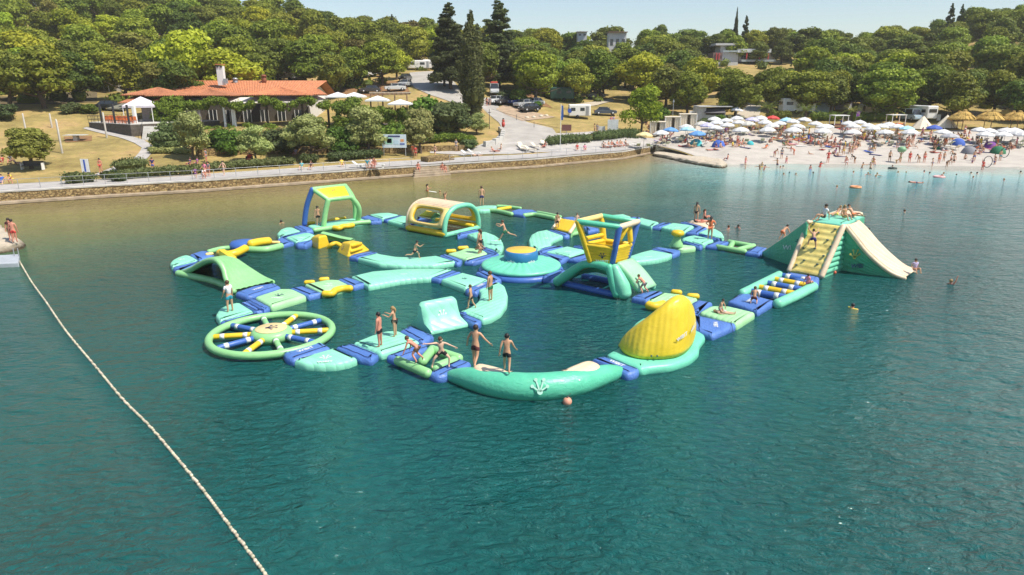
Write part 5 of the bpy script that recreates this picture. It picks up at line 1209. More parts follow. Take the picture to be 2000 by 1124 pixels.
for ring, cc, y in cand:
    x = (cc - 1000) / KC * y; r = y - shoreY(cc)
    if r < np.interp(cc, list(front), list(front.values())): continue
    if 800 < cc < 868 and r < 86: continue
    if 1400 < cc < 1520 and 76 < r < 104: continue
    if 1150 < cc < 1240 and 92 < r < 128: continue
    if 1445 < cc < 1480 and r < 50: continue
    if not clear(x, y, 2.3 + ring * .12): continue
    kind = fr_.choices(['oak', 'dark', 'bright', 'rust', 'conifer'], [56, 30, 10, 3, 1])[0]
    if cc > 1750: kind = fr_.choices(['oak', 'dark'], [60, 40])[0]
    if 150 < cc < 330 and r < 90 and fr_.random() < .3: kind = 'rust'
    h = fr_.uniform(8.5, 12.5) if kind != 'conifer' else fr_.uniform(10, 13); w = fr_.uniform(1.05, 1.35)
    tz = T(x, y); cut = False
    for (a_, b_, rw_, ym) in WINDOWS:
        if y < ym + 1:
            xx, ry = proj(x, y, tz + h); hw = 6.0 * w * F / y * (h / 10.6) * .8
            if a_ - hw < xx < b_ + hw and ry < rw_:
                need = None
                for hh in np.arange(h, 4.4, -.5):
                    if proj(x, y, tz + hh)[1] >= rw_: need = hh; break
                if need is None: cut = True
                else: h = float(need)
    if cut: continue
    if n_for >= 330: break
    n_for += 1
    adj = {'oak': 'mid green', 'dark': 'dark green', 'bright': 'yellow green', 'rust': 'rust tinged', 'conifer': 'pointed dark'}[kind]
    row = 'front row' if r < 75 else ('middle slope' if r < 125 else 'ridge line')
    tree(kind, onT(x, y, -.3), h, '%s %s tree, %s, %s' % ('tall' if h > 10 else 'bushy', adj, row, region(cc)), group=FG, var=fr_.randrange(5) if kind != 'conifer' else fr_.randrange(3), w=w)
# skyline individuals
for kind, x, base_c, top, lab in (('cypress', 1441, 0, 12, 'thin pencil cypress standing out on the skyline'), ('conifer', 1459, 0, 28, 'small ragged conifer beside the pencil cypress on the skyline'), ('conifer', 1862, 0, 4, 'pointed conifer on the right skyline'), ('conifer', 1882, 0, 6, 'second pointed conifer on the right skyline, right of its twin'), ('dark', 1295, 0, 34, 'dark round-topped tree on the skyline left of the villa'), ('conifer', 765, 0, 26, 'dark leaning conifer on the skyline above the road')):
    y = shoreY(x) + 150; p = onT((x - 1000) / KC * y, y); d_ = ray(x, top); q = PD(x, top, y); p = onT(q.x, y); tree(kind, p, q.z - p.z, lab, w=.45 if kind == 'cypress' else .7, var=1)
under = MB()
# undergrowth: one mass nobody could count
ur = np.random.RandomState(5); bl = []
k = 0
while k < 620:
    c = ur.uniform(-150, 2150); r = ur.uniform(50, 190); y = shoreY(c) + r
    if r < np.interp(c, list(front), list(front.values())) + 4: continue
    if (790 < c < 880 and r < 92) or (1400 < c < 1520 and 74 < r < 104) or (1445 < c < 1480 and r < 55) or (1150 < c < 1240 and 92 < r < 128): continue
    x = (c - 1000) / KC * y; bl.append(((x, y, T(x, y) + ur.uniform(-.2, 1.0)), ur.uniform(1.2, 2.6))); k += 1
me = leafmesh('undergrowth', bl, 42000, .55, LF['dark'], 3); o = bpy.data.objects.new('undergrowth', me); COL.objects.link(o); tag(o, 'dark undergrowth between the trunks of the wooded hill', 'undergrowth', kind='stuff')

# hedges
def hedge(name, pts, w, h, label, m='hedge', dens=1.0, sz=.2, cat='hedge'):
    P = [GT(*p) for p in pts]; o0 = sum(P, V()) / len(P); bl = []; L_ = 0
    for a, b_ in zip(P, P[1:]):
        n = max(1, int((b_ - a).length / (w * .45)))
        for i in range(n):
            f = (i + .5) / n; q = a.lerp(b_, f); bl.append(((q.x - o0.x + rnd.uniform(-.1, .1), q.y - o0.y + rnd.uniform(-.1, .1), T(q.x, q.y) - o0.z + h * .45), w * .55 * rnd.uniform(.85, 1.15)))
    me = leafmesh(name, bl, int(len(bl) * 260 * dens), sz, LF[m], len(pts) + abs(int(P[0].x)), squash=h / w)
    o = bpy.data.objects.new(name, me); COL.objects.link(o); o.location = o0; tag(o, label, cat, 'hedges along the promenade'); return o
hedge('hedge', [(132, 360), (188, 356)], 1.3, 1.1, 'clipped square hedge block beside the two-legged beach sign')
hedge('hedge', [(202, 352), (230, 350)], 1.0, .9, 'small hedge tuft right of the two-legged beach sign')
hedge('hedge', [(238, 352), (300, 346), (350, 342)], 1.3, 1.1, 'long low hedge behind the promenade left of the walking family')
hedge('hedge', [(225, 336), (262, 332), (292, 330)], 2.0, 1.4, 'rounded grey green hedge at the end of the curved path')
hedge('hedge', [(352, 343), (410, 336), (470, 330), (575, 322)], 1.2, 1.0, 'longest low hedge strip behind the promenade')
hedge('hedge', [(590, 320), (620, 318)], 1.2, 1.1, 'short hedge block left of the white stone gap')
hedge('hedge', [(642, 316), (700, 311), (745, 308)], 1.3, 1.1, 'low hedge left of the blue map board legs')
hedge('hedge', [(1072, 284), (1110, 280), (1150, 278)], 1.5, 1.3, 'grey green hedge below the flag pole and brown signs')
hedge('hedge', [(1158, 276), (1200, 272), (1245, 270)], 1.6, 1.5, 'grey green hedge in front of the pale notice boards')
hedge('hedge', [(295, 300), (320, 300), (370, 302)], 1.0, .8, 'row of small round silvery shrubs by the curved path', m='olive')
hedge('hedge', [(300, 290), (330, 290)], 2.0, 1.6, 'bright green shrub mass at the foot of the terrace stairs', m='vine')
hedge('hedge', [(672, 146), (770, 142), (790, 140)], 2.0, 2.0, 'trimmed hedge of the camp pitch left of the uphill road', m='hedge', sz=.3)
hedge('hedge', [(1500, 232), (1540, 232)], 1.6, 1.4, 'dark trimmed hedge behind the right parasols', m='dark')
hedge('hedge', [(1585, 236), (1640, 236)], 1.8, 1.6, 'dark hedge behind the first white daybed', m='dark')
hedge('hedge', [(1665, 238), (1740, 236)], 1.8, 1.6, 'dark hedge between the two white daybeds', m='dark')
hedge('hedge', [(820, 282), (880, 276), (925, 280)], 1.6, 1.2, 'low bushes at the foot of the grassy knoll', m='vine')
hedge('flower_bed', [(215, 352), (225, 351)], 1.0, .8, 'reddish brown low planting beside the path end', m='rust', cat='flower bed')
hedge('shrubbery', [(392, 296), (440, 292), (480, 290)], 2.6, 2.6, 'dense green shrubbery below the vine pergola, left of the small round olive', m='vine', sz=.26)
hedge('shrubbery', [(520, 290), (570, 288), (625, 288)], 2.6, 2.6, 'dense green shrubbery below the vine pergola, right of the small round olive', m='dark', sz=.26)
hedge('shrubbery', [(690, 288), (740, 284), (795, 280)], 2.6, 2.8, 'dense green shrubbery behind the blue map board', m='vine', sz=.26)
# ------------------------------------------------------------ roads and paths
ribbon('road', [(840, 300), (905, 303), (975, 290), (1040, 284), (1060, 276)], [(838, 292), (905, 298), (980, 278), (1080, 262), (1200, 254)], PAVE, .07)
ribbon('forecourt_paving', [(900, 305), (1000, 302), (1100, 297), (1200, 291), (1285, 283)], [(900, 296), (985, 288), (1075, 283), (1160, 276), (1250, 270), (1290, 266)], PAVE, .06)
ribbon('access_road', [(905, 300), (968, 272), (982, 255), (974, 240), (952, 222), (938, 208), (935, 196)], [(1075, 284), (1090, 268), (1080, 252), (1030, 240), (1000, 226), (968, 205), (960, 190)], ASPH, .08, sub=14)
ribbon('uphill_road', [(935, 212), (880, 200), (838, 186), (808, 172), (802, 155), (800, 143)], [(965, 196), (925, 186), (898, 174), (886, 160), (868, 148), (856, 140)], ASPH, .09, sub=8)
ribbon('parking_strip', [(968, 214), (1000, 230), (1020, 238)], [(985, 206), (1040, 220), (1085, 230)], mat('gravel_parking', (.38, .28, .19), .95, var=.2, scale=1), .11)
ribbon('footpath', [(162, 252), (200, 262), (235, 270), (262, 280), (278, 290), (270, 302), (258, 314)], [(170, 249), (205, 257), (240, 263), (275, 272), (300, 285), (296, 302), (284, 314)], PAVE, .07)
ribbon('footpath', [(182, 343), (215, 330), (235, 322), (256, 313)], [(210, 345), (228, 334), (258, 322), (284, 313)], PAVE, .065)
ribbon('sandy_track', [(1432, 238), (1440, 222), (1462, 205), (1462, 196)], [(1478, 240), (1485, 220), (1486, 206), (1475, 196)], mat('sandy_track_soil', (.46, .40, .31), .95, var=.15), .09)
ribbon('camp_track', [(1120, 206), (1160, 200), (1195, 193)], [(1120, 213), (1165, 207), (1200, 199)], mat('sandy_track_soil', (.46, .40, .31)), .09)
ribbon('bare_soil', [(640, 168), (700, 162), (790, 158)], [(630, 190), (700, 190), (800, 180)], DIRT, .05)
ribbon('bare_soil', [(125, 268), (180, 266)], [(128, 279), (180, 276)], DIRT, .05)
ribbon('bare_soil', [(1000, 178), (1040, 186)], [(990, 200), (1080, 212)], DIRT, .05)
ribbon('bare_soil', [(-40, 205), (100, 205), (190, 200)], [(-40, 185), (100, 180), (190, 180)], mat('forest_floor', (.13, .10, .05), .95, var=.3), .05)

def line(mb, pts, r=.03, n=5): mb.tube(pts, r, n)
# promenade railing
rl = empty('railing', G(0, 385, 1.2), 0, 'thin metal railing along the edge of the promenade above the sea wall', 'railing')
cps = list(range(-80, 842, 44)) + list(range(872, 1272, 29))
for seg in (list(range(-80, 820, 44)), list(range(876, 1272, 29))):
    for hh, nm in ((1.0, 'rail'), (.55, 'rail')):
        pts = [(*shorept(c, .9), 1.22 + hh) for c in range(seg[0], seg[-1] + 1, 10)]; mb = MB(); mb.tube(pts, .022, 5); mb.build(nm, GREYM, rl, True)
    x, y = shorept(seg[0], .9); mb = MB(); mb.tube([(0, 0, 0), (0, 0, 1.0)], .028, 6); p0 = mb.b('post', GREYM, rl, True); p0.location = V((x, y, 1.22)) - rl.location
    for c in seg[1:]:
        x, y = shorept(c, .9); q = p0.copy(); COL.objects.link(q); q.parent = rl; q.location = V((x, y, 1.22)) - rl.location
# stone steps to the water
st = empty('stone_steps', GT(845, 318), 0, 'broad stone steps leading from the promenade down into the sea', 'steps')
for i in range(5):
    mb = MB(); z_ = 1.0 - i * .24; pts = [(*shorept(806 - i * 1, .3 - i * .38), z_), (*shorept(872 + i * 1, .3 - i * .38), z_)]
    a, b_ = V(pts[0]), V(pts[1]); rz = atan2((b_ - a).y, (b_ - a).x); mb.box((a + b_) / 2 - V((0, 0, .4)), ((b_ - a).length, .55, .8), rz); bevel(mb.build('step', LEDGE, st), .03)
pl = empty('stone_planter', GT(855, 316), 0, 'low stone planter wall above the steps', 'planter')
mb = MB(); a = GT(828, 318, .1); b_ = GT(880, 313, .1); mb.box((a + b_) / 2 + V((0, .4, .25)), ((b_ - a).length, 1.6, .7), atan2((b_ - a).y, (b_ - a).x)); bevel(mb.build('planter_wall', STONE, pl), .05)
# low garden walls
def lowwall(pts, h, w, label, m=None, name='garden_wall'):
    P = [GT(*p) for p in pts]; mb = MB()
    for a, b_ in zip(P, P[1:]):
        n = max(1, int((b_ - a).length / 1.2)); dv = (b_ - a) / n
        for i in range(n):
            q = a + dv * (i + .5); mb.box((q.x, q.y, T(q.x, q.y) + h / 2 - .1 + rnd.uniform(-.03, .03)), (dv.length * .97, w + rnd.uniform(-.06, .06), h + .2), atan2(dv.y, dv.x))
    o = mb.build(name, m or STONE, None, loc=P[0]); o['kind'] = 'thing'; return tag(bevel(o, .04), label, 'wall')
lowwall([(384, 306), (450, 303), (560, 300), (640, 300), (652, 298)], .9, .5, 'low dry stone wall in front of the olive trees, left of the white door')
lowwall([(688, 297), (760, 300), (860, 296), (912, 294)], .8, .5, 'low dry stone wall right of the white door behind the map board')
lowwall([(946, 288), (965, 284), (980, 276), (983, 264), (976, 256)], .8, .6, 'curved pale block wall round the grassy knoll', CONC)
# ------------------------------------------------------------ restaurant
TILE = mat('terracotta_tile', (.50, .19, .085), .85, var=.28, scale=2.5, bump=.3)
TILE2 = mat('old_terracotta_tile', (.38, .15, .07), .85, var=.3, scale=2.5, bump=.3)
PLAST = mat('pale_plaster', (.62, .6, .55), .85, var=.08)
DARKW = mat('dark_timber', (.045, .03, .02), .8, var=.3)
GLASS = mat('dark_window_glass', (.03, .035, .04), .12, var=.1, spec=.8)
rs_ = empty('restaurant', GT(480, 240), 0, 'long low restaurant with red tiled roofs, tall white chimney and vine pergola', 'restaurant')
def tileroof(A, B, C_, D_, m=TILE, step=.34, name='roof'):
    """A-B eave, D-C ridge; rows of barrel tiles running up the slope"""
    n = max(3, int((B - A).length / step)); k = 6; g = []; nrm = (B - A).cross(D_ - A).normalized(); nrm = nrm if nrm.z > 0 else -nrm
    for i in range(n * 4 + 1):
        f = i / (n * 4); r_ = []
        for j in range(k + 1):
            v = j / k; r_.append(A.lerp(B, f).lerp(D_.lerp(C_, f), v) + nrm * (.08 * abs(sin(pi * f * n)) + .012 * noise.noise(V((f * 90, v * 30, 0)))))
        g.append(r_)
    mb = MB(); mb.grid(g); o = mb.build(name, m, rs_); sm = o.modifiers.new('s', 'SOLIDIFY'); sm.thickness = .12; return o
YE, YR = GT(480, 245).y + 6, GT(480, 245).y + 14
R0, R1 = PD(313, 160, YR), PD(637, 157, YR); R1.z = R0.z; E0_, E1_ = PD(362, 189, YE), PD(598, 186, YE); E1_.z = E0_.z
rf = tileroof(E0_, E1_, R1, R0)
mb = MB(); mb.tube([R0 + V((0, 0, .05)), R1 + V((0, 0, .05))], .14, 8); mb.build('ridge_tiles', TILE, rs_, True)
bk0, bk1 = R0 + V((0, 7, -2.4)), R1 + V((0, 7, -2.4)); mk('back_roof', [R0, R1, bk1, bk0], [(0, 1, 2, 3)], TILE2, rs_)
def wallq(a, b_, z0, z1a, z1b, m, nm='wall', th=.25):
    o = mk(nm, [V((a.x, a.y, z0)), V((b_.x, b_.y, z0)), V((b_.x, b_.y, z1b)), V((a.x, a.y, z1a))], [(0, 1, 2, 3)], m, rs_); o.modifiers.new('s', 'SOLIDIFY').thickness = th; return o
zf = 4.6
gR = E1_ + V((.3, .2, 0)); gRb = R1 + V((-1.5, 0, 0))
wallq(gR, gRb, zf, E1_.z - .15, R1.z - .2, PLAST); wallq(gRb, gRb + V((0, 6, 0)), zf, R1.z - .3, R1.z - 2.4, PLAST)
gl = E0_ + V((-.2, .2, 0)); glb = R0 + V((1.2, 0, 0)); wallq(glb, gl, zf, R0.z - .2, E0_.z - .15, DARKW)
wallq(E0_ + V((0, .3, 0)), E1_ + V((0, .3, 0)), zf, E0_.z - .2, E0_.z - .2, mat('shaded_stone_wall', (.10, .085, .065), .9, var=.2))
for i in range(7):
    a = E0_.lerp(E1_, (i + .25) / 7); b_ = E0_.lerp(E1_, (i + .7) / 7); mb = MB(); mb.box(((a.x + b_.x) / 2, a.y + .1, zf + 1.5), ((b_.x - a.x), .12, 1.9)); w_ = mb.build('window', GLASS, rs_)
    mb = MB(); 
    for q in (a.x, (a.x + b_.x) / 2, b_.x): mb.box((q, a.y + .02, zf + 1.5), (.09, .1, 1.95))
    mb.build('frame', WHITE, w_)
# chimney, vents
c0 = PD(434, 165, YR - 4); ch = empty('chimney', c0 - rs_.location, 0); ch.parent = rs_
zt_ = PD(431, 132, YR - 4).z
mb = MB(); mb.box((c0.x, c0.y, (c0.z + zt_) / 2), (1.15, .8, zt_ - c0.z + .4)); bevel(mb.build("shaft", WHITE, ch), .04)
mb = MB(); mb.box((c0.x, c0.y, zt_ + .45), (1.35, 1.0, .14)); mb.build('chimney_cap', TILE, ch)
mb = MB(); [mb.box((c0.x + dx, c0.y - .45, zt_ + .1), (.32, .12, .28)) for dx in (-.3, .3)]; mb.build('smoke_slot', DARKM, ch)
mb = MB(); mb.box((c0.x + .8, c0.y - .3, c0.z + .5), (.6, .5, .8)); mb.build('flue_box', GREYM, ch)
for (x, y, h, m) in ((460, 160, .7, GREYM), (516, 157, 1.2, mat('brick_vent', (.25, .09, .05), .9))):
    p = PD(x, y, YR - 1); v = MB(); v.cyl(p - V((0, 0, .6)), .4, .6 + h * .6, 12); v.cyl(p + V((0, 0, h * .5)), .55, .3, 12, .3); v.build('roof_vent', m, rs_, True)
# lower hipped roofs along the front
def hip(apx_px, apy, x0, x1, by, fy, Ya, m=TILE):
    ap = PD(apx_px, apy, Ya); L_ = PD(x0, by, Ya); R_ = PD(x1, by, Ya); zz = L_.z; R_.z = zz; F0_ = PD(x0, by, Ya); dy = 4.0
    a, b_ = V((L_.x, Ya - dy, zz)), V((R_.x, Ya - dy, zz)); c_, d_ = V((R_.x, Ya + dy, zz)), V((L_.x, Ya + dy, zz))
    tileroof(a, b_, ap, ap, m); tileroof(b_, c_, ap, ap, m); tileroof(d_, a, ap, ap, m); return zz
YF = YE - 3.5
hip(309, 173, 262, 350, 187, 0, YF + 2, TILE2); hip(407, 176, 308, 470, 188, 0, YF, TILE2); hip(548, 173, 492, 622, 187, 0, YF, TILE)
a, b_, c_, d_ = PD(231, 203, YF - 4), PD(282, 201, YF - 4), PD(285, 190, YF), PD(262, 191, YF); b_.z = a.z; tileroof(a, b_, c_, d_, TILE2)
a, b_, c_, d_ = PD(300, 198, YF - 3), PD(356, 198, YF - 3), PD(352, 188, YF), PD(318, 188, YF); b_.z = a.z; tileroof(a, b_, c_, d_, TILE2)
a, b_, c_, d_ = PD(590, 187, YF - 3), PD(640, 187, YF - 3), PD(622, 176, YF), PD(610, 176, YF); b_.z = a.z; tileroof(a, b_, c_, d_, TILE)
# white awnings and pergola slab
AW = mat('cream_awning', (.68, .64, .56), .8, var=.06)
def quadpx(name, pts, m, th=.15, parent=None):
    P = [PD(*p) for p in pts]; o = mk(name, P, [tuple(range(len(P)))], m, parent or rs_); s_ = o.modifiers.new('s', 'SOLIDIFY'); s_.thickness = th; return P
YP = YE - 8
quadpx('awning', [(366, 203, YP), (520, 201, YP), (606, 199.5, YP), (640, 190, YF), (520, 190, YF), (425, 191, YF)], AW)
quadpx('awning', [(524, 196, YP + 2), (640, 194, YP + 2), (640, 187.5, YF), (545, 188, YF)], AW)
for x in (366, 436, 452, 456, 520, 590, 640, 700):
    p = PD(x, 204, YP + .2); mb = MB(); mb.box((p.x, p.y, (zf + p.z) / 2 - .3), (.28, .28, p.z - zf + .6)); mb.build('pergola_post', WHITE if x in (436, 452, 456) else DARKW, rs_)
p = [PD(345, 246, YP - .5), PD(650, 243, YP - .5)]; mb = MB(); mb.box(((p[0].x + p[1].x) / 2, YP + 3, zf - 1.2), (p[1].x - p[0].x, 8, 2.5)); mb.build('terrace_base', mat('terrace_stone', (.16, .13, .09), .9, var=.25, bump=.3), rs_)
q0, q1 = PD(660, 240, YP + 1), PD(800, 236, YP + 1); mb = MB(); mb.box(((q0.x + q1.x) / 2, YP + 5, 4.0), (q1.x - q0.x, 8, 2.0)); mb.build('terrace_base', mat('terrace_stone', (.16, .13, .09)), rs_)
# vines hanging over the pergola, open below
bl = []
for i in range(150):
    x = rnd.uniform(318, 700); top = 201 + 5 * sin(x * .07); p = PD(x, top + rnd.uniform(-3, 9), YP - .6 + rnd.uniform(0, 1.2)); bl.append(((p.x - rs_.location.x, p.y - rs_.location.y, p.z - rs_.location.z), rnd.uniform(.35, .75)))
for x0, x1, y0, y1, n in ((300, 372, 204, 285, 100), (470, 560, 246, 292, 60), (560, 680, 240, 290, 70), (655, 690, 205, 260, 40), (735, 790, 240, 285, 40), (395, 470, 250, 295, 50), (680, 760, 246, 282, 50), (690, 800, 212, 245, 90)):
    for i in range(n):
        p = PD(rnd.uniform(x0, x1), rnd.uniform(y0, y1), YP - 1.6 + rnd.uniform(0, 1)); bl.append(((p.x - rs_.location.x, p.y - rs_.location.y, p.z - rs_.location.z), rnd.uniform(.4, .8)))
me = leafmesh('climbing_vine', bl, 44000, .24, LF['vine'], 77); o = bpy.data.objects.new('climbing_vine', me); COL.objects.link(o); o.parent = rs_; o['kind'] = 'stuff'
# bar terrace at the left: roof on posts, wall, stairs
quadpx('porch_roof', [(208, 212, YP + 3), (240, 213, YP + 1), (276, 206, YP + 3), (250, 199, YP + 7)], mat('grey_green_sheet', (.20, .19, .14), .8), .2)
g0, g1 = GT(178, 250), GT(300, 275); TZ = 5.2
W0, W1, W2 = PD(176, 251, 100), PD(255, 266, 97), PD(283, 270, 97)
tw = empty('bar_terrace', GT(230, 262), 0, 'raised bar terrace with dark stone wall, black posts and orange chairs', 'terrace')
tA, tB, tC = GT(175, 250), GT(258, 268), GT(283, 270); zt_ = tB.z + 1.7
P4 = [V((tA.x, tA.y, 0)), V((tB.x, tB.y, 0)), V((tC.x + 6, tC.y + 12, 0)), V((tA.x + 4, tA.y + 14, 0))]
mb = MB(); mb.prism([(v.x, v.y) for v in P4], min(tA.z, tB.z) - 1, zt_); mb.build('terrace_base', mat('dark_wall_stone', (.09, .075, .06), .9, var=.3, bump=.4), tw)
mb = MB(); mb.prism([(v.x, v.y) for v in P4], zt_, zt_ + .08); mb.build('paving', CONC, tw)
pts = [V((v.x, v.y, zt_)) for v in (P4[3], P4[0], P4[1])]
for a, b_ in zip(pts, pts[1:]):
    for hh in (.5, 1.0): mb = MB(); mb.tube([a + V((0, 0, hh)), b_ + V((0, 0, hh))], .03, 5); mb.build('rail', DARKM, tw)
    n = int((b_ - a).length / .9)
    for i in range(n + 1): mb = MB(); q = a.lerp(b_, i / n); mb.tube([q, q + V((0, 0, 1.0))], .025, 5); mb.build('rail_post', DARKM, tw)
for f in (.3, .62, .95):
    q = pts[1].lerp(pts[2], f); mb = MB(); mb.box((q.x, q.y + .4, q.z + 1.3), (.22, .22, 2.9)); mb.build('roof_post', DARKM, tw)
mb = MB(); mb.box(((P4[1].x + P4[2].x) / 2 - 2, P4[2].y - 3, zt_ + 1.2), (9, .3, 2.4)); mb.build('bar_wall', mat('pinkish_plaster', (.34, .29, .27), .8), tw)
ORCH = mat('orange_chair_plastic', (.62, .17, .05), .5)
def chair_at(p, rz, m, label, group, first=[None]):
    if first[0] is None or first[0][1] != m:
        e = empty('terrace_chair', (0, 0, 0), 0, label, 'chair', group)
        mb = MB(); mb.box((0, 0, .45), (.46, .46, .05)); mb.b('seat', m, e); mb = MB(); mb.box((0, .21, .72), (.44, .04, .5)); mb.b('backrest', m, e)
        for sx in (-.2, .2):
            for sy in (-.2, .2): mb = MB(); mb.box((sx, sy, .22), (.04, .04, .44)); mb.b('leg', m, e)
        first[0] = (e, m); c = e
    else: c = copytree(first[0][0])
    c.location = p; c.rotation_euler = (0, 0, rz); c['label'] = label; return c
names_ = ['at the left end', 'second from the left end', 'third from the left end', 'in the middle, left', 'in the middle, right', 'third from the stairs', 'second from the stairs', 'next to the stairs']
for i in range(8):
    for r_ in range(2):
        q = pts[1].lerp(pts[2], .32 + .085 * i) + V((.1, 1.1 + r_ * 1.3, .08)); chair_at(q, (i % 2) * pi + rnd.uniform(-.3, .3), ORCH, 'orange terrace chair in the %s row of the bar terrace, %s' % (('front', 'back')[r_], names_[i]), 'orange chairs on the bar terrace')
# stairs
stp = empty('terrace_stairs', GT(290, 272), 0, 'pale concrete stairs with railing up to the bar terrace', 'stairs')
sa, sb = GT(296, 274), GT(296, 274) + V((-4.0, 6.5, 0)); dv = V((-2.2, 6, 0)).normalized(); sd_ = V((dv.y, -dv.x, 0))
for i in range(9):
    q = sa + dv * .42 * i; mb = MB(); mb.box((q.x, q.y, sa.z + .1 + .2 * i - .2), (2.4, .46, .5), atan2(sd_.y, sd_.x)); mb.build('step', CONC, stp)
for s_ in (-1.2, 1.2): mb = MB(); mb.tube([sa + sd_ * s_ + V((0, 0, 1.1)), sa + dv * 3.8 + sd_ * s_ + V((0, 0, 2.9))], .03, 5); mb.build('handrail', DARKM, stp)
# gazebo
def pavilion(px, base, hh, w, label, m=WHITE, name='gazebo', group=None, roofh=1.0, z=None):
    p = GT(px, base); 
    if z is not None: p.z = z
    e = empty(name, p, .15, label, 'gazebo', group); h2 = w / 2
    mb = MB(); n = 8; mb.add([(-h2, -h2, hh), (h2, -h2, hh), (h2, h2, hh), (-h2, h2, hh), (0, 0, hh + roofh), (-h2, -h2, hh - .3), (h2, -h2, hh - .3), (h2, h2, hh - .3), (-h2, h2, hh - .3)], [(0, 1, 4), (1, 2, 4), (2, 3, 4), (3, 0, 4), (5, 6, 1, 0), (6, 7, 2, 1), (7, 8, 3, 2), (8, 5, 0, 3)]); mb.b('canopy', m, e)
    for sx in (-1, 1):
        for sy in (-1, 1): mb = MB(); mb.box((sx * (h2 - .08), sy * (h2 - .08), hh / 2 - .1), (.09, .09, hh)); mb.b('pole', WHITE, e)
    return e
LILAC = mat('lilac_canvas', (.66, .62, .68), .7)
pavilion(284, 252, 2.5, 4.2, 'pale lilac gazebo tent beside the bar terrace', LILAC, z=zt_, roofh=1.3)
p = PD(264, 232, P4[1].y + 3); mb = MB(); mb.box((p.x, p.y, zt_ + 1.3), (.5, .5, 2.6)); o = mb.build('closed_parasol', WHITE, None, loc=(p.x, p.y, zt_)); tag(bevel(o, .1), 'tall closed white parasol beside the lilac gazebo', 'parasol')
# right terrace pieces
def flatparasol(px, py, Y, label):
    p = PD(px, py, Y); e = empty('square_parasol', (p.x, p.y, p.z - 2.5), 0, label, 'parasol', 'white square parasols on the restaurant terrace'); mb = MB(); h2 = 1.7
    mb.add([(-h2, -h2, 2.3), (h2, -h2, 2.3), (h2, h2, 2.3), (-h2, h2, 2.3), (0, 0, 2.95), (-h2, -h2, 2.1), (h2, -h2, 2.1), (h2, h2, 2.1), (-h2, h2, 2.1)], [(0, 1, 4), (1, 2, 4), (2, 3, 4), (3, 0, 4), (5, 6, 1, 0), (6, 7, 2, 1), (7, 8, 3, 2), (8, 5, 0, 3)]); mb.b('canopy', WHITE, e)
    mb = MB(); mb.cyl((0, 0, -.6), .05, 3.2, 8); mb.b('pole', WHITE, e)
for x, y, Y, l in ((660, 186, YP + 3, 'white square parasol nearest the tiled gable'), (692, 186, YP + 5, 'white square parasol right of its twin by the gable'), (738, 193, YP + 1, 'small white parasol before the timber pergola'), (782, 200, YP, 'white parasol with blue trim over the kiosk right of the pergola')): flatparasol(x, y, Y, l)
pg = empty('timber_pergola', GT(765, 230), 0, 'brown timber pergola between the restaurant and the parked cars', 'pergola')
a0, a1 = PD(728, 184, YP + 4), PD(798, 184, YP + 4); zz_ = a0.z
for dy in (-2, 2): mb = MB(); mb.box(((a0.x + a1.x) / 2, a0.y + dy, zz_), (a1.x - a0.x, .2, .22)); mb.build('beam', WOOD, pg)
for i in range(9): mb = MB(); mb.box((a0.x + (a1.x - a0.x) * i / 8, a0.y, zz_ + .2), (.14, 5, .16)); mb.build('rafter', mat('pale_timber', (.42, .34, .25), .8), pg)
for i in range(4):
    x_ = a0.x + (a1.x - a0.x) * (i / 3); mb = MB(); mb.box((x_, a0.y - 2, zz_ - 1.6), (.2, .2, 3.0)); mb.build('post', WOOD, pg)
# white door wall and steps below the vines
dw = empty('service_door', GT(650, 290), 0, 'white garage-like door under the vines with pale steps in front', 'door')
p0_, p1_ = PD(636, 283, 101), PD(668, 283, 101); zt2 = PD(650, 266, 101).z; mb = MB(); mb.box(((p0_.x + p1_.x) / 2, 101, (p0_.z + zt2) / 2), (p1_.x - p0_.x, .2, zt2 - p0_.z)); mb.build('door_leaf', WHITE, dw)
for i in range(4):
    q0, q1 = GT(646, 302 - 4 * i), GT(678, 302 - 4 * i); mb = MB(); mb.box(((q0.x + q1.x) / 2, q0.y, q0.z + .12), (q1.x - q0.x, .8, .4)); mb.build('step', CONC, dw)

# ------------------------------------------------------------ hillside villa and far buildings
vl = empty('villa', GT(1455, 126), 0, 'white hillside villa with flat roofs, balcony glass and red posts', 'villa'); YV = vl.location.y
def vbox(nm, x0, x1, y0, y1, dY, m, dep=6, parent=vl):
    a, b_, c_ = PD(x0, y1, YV + dY), PD(x1, y1, YV + dY), PD(x0, y0, YV + dY); mb = MB(); mb.box(((a.x + b_.x) / 2, YV + dY + dep / 2, (a.z + c_.z) / 2), (b_.x - a.x, dep, c_.z - a.z)); return mb.build(nm, m, parent)
PALE = mat('pale_grey_render', (.52, .52, .52), .8); REDP = mat('red_post_paint', (.5, .06, .06), .5)
vbox('wall', 1405, 1441, 88, 122, 2, PALE); vbox('wall', 1392, 1410, 103, 118, 1, mat('brown_wall', (.18, .12, .10), .8)); vbox('wall', 1442, 1512, 104, 121, 3, PALE)
vbox('roof_slab', 1440, 1506, 96, 103, .5, mat('light_grey_fascia', (.58, .6, .63), .7), 9); vbox('roof_slab', 1398, 1442, 85, 89, 1, PALE, 8)
vbox('retaining_wall', 1385, 1440, 122, 134, -2, PALE, 3); vbox('solar_panel', 1478, 1500, 92, 95, 4, GLASS, 3)
for x0, x1, y0, y1 in ((1417, 1430, 92, 98), (1446, 1456, 106, 116), (1460, 1474, 106, 116), (1480, 1488, 106, 116)): vbox('window', x0, x1, y0, y1, -.05 + (2 if x0 < 1440 else 3), GLASS, .2)
for x in (1398, 1403, 1457, 1482, 1499): vbox('red_post', x, x + 2, 104, 117, .6, REDP, .3)
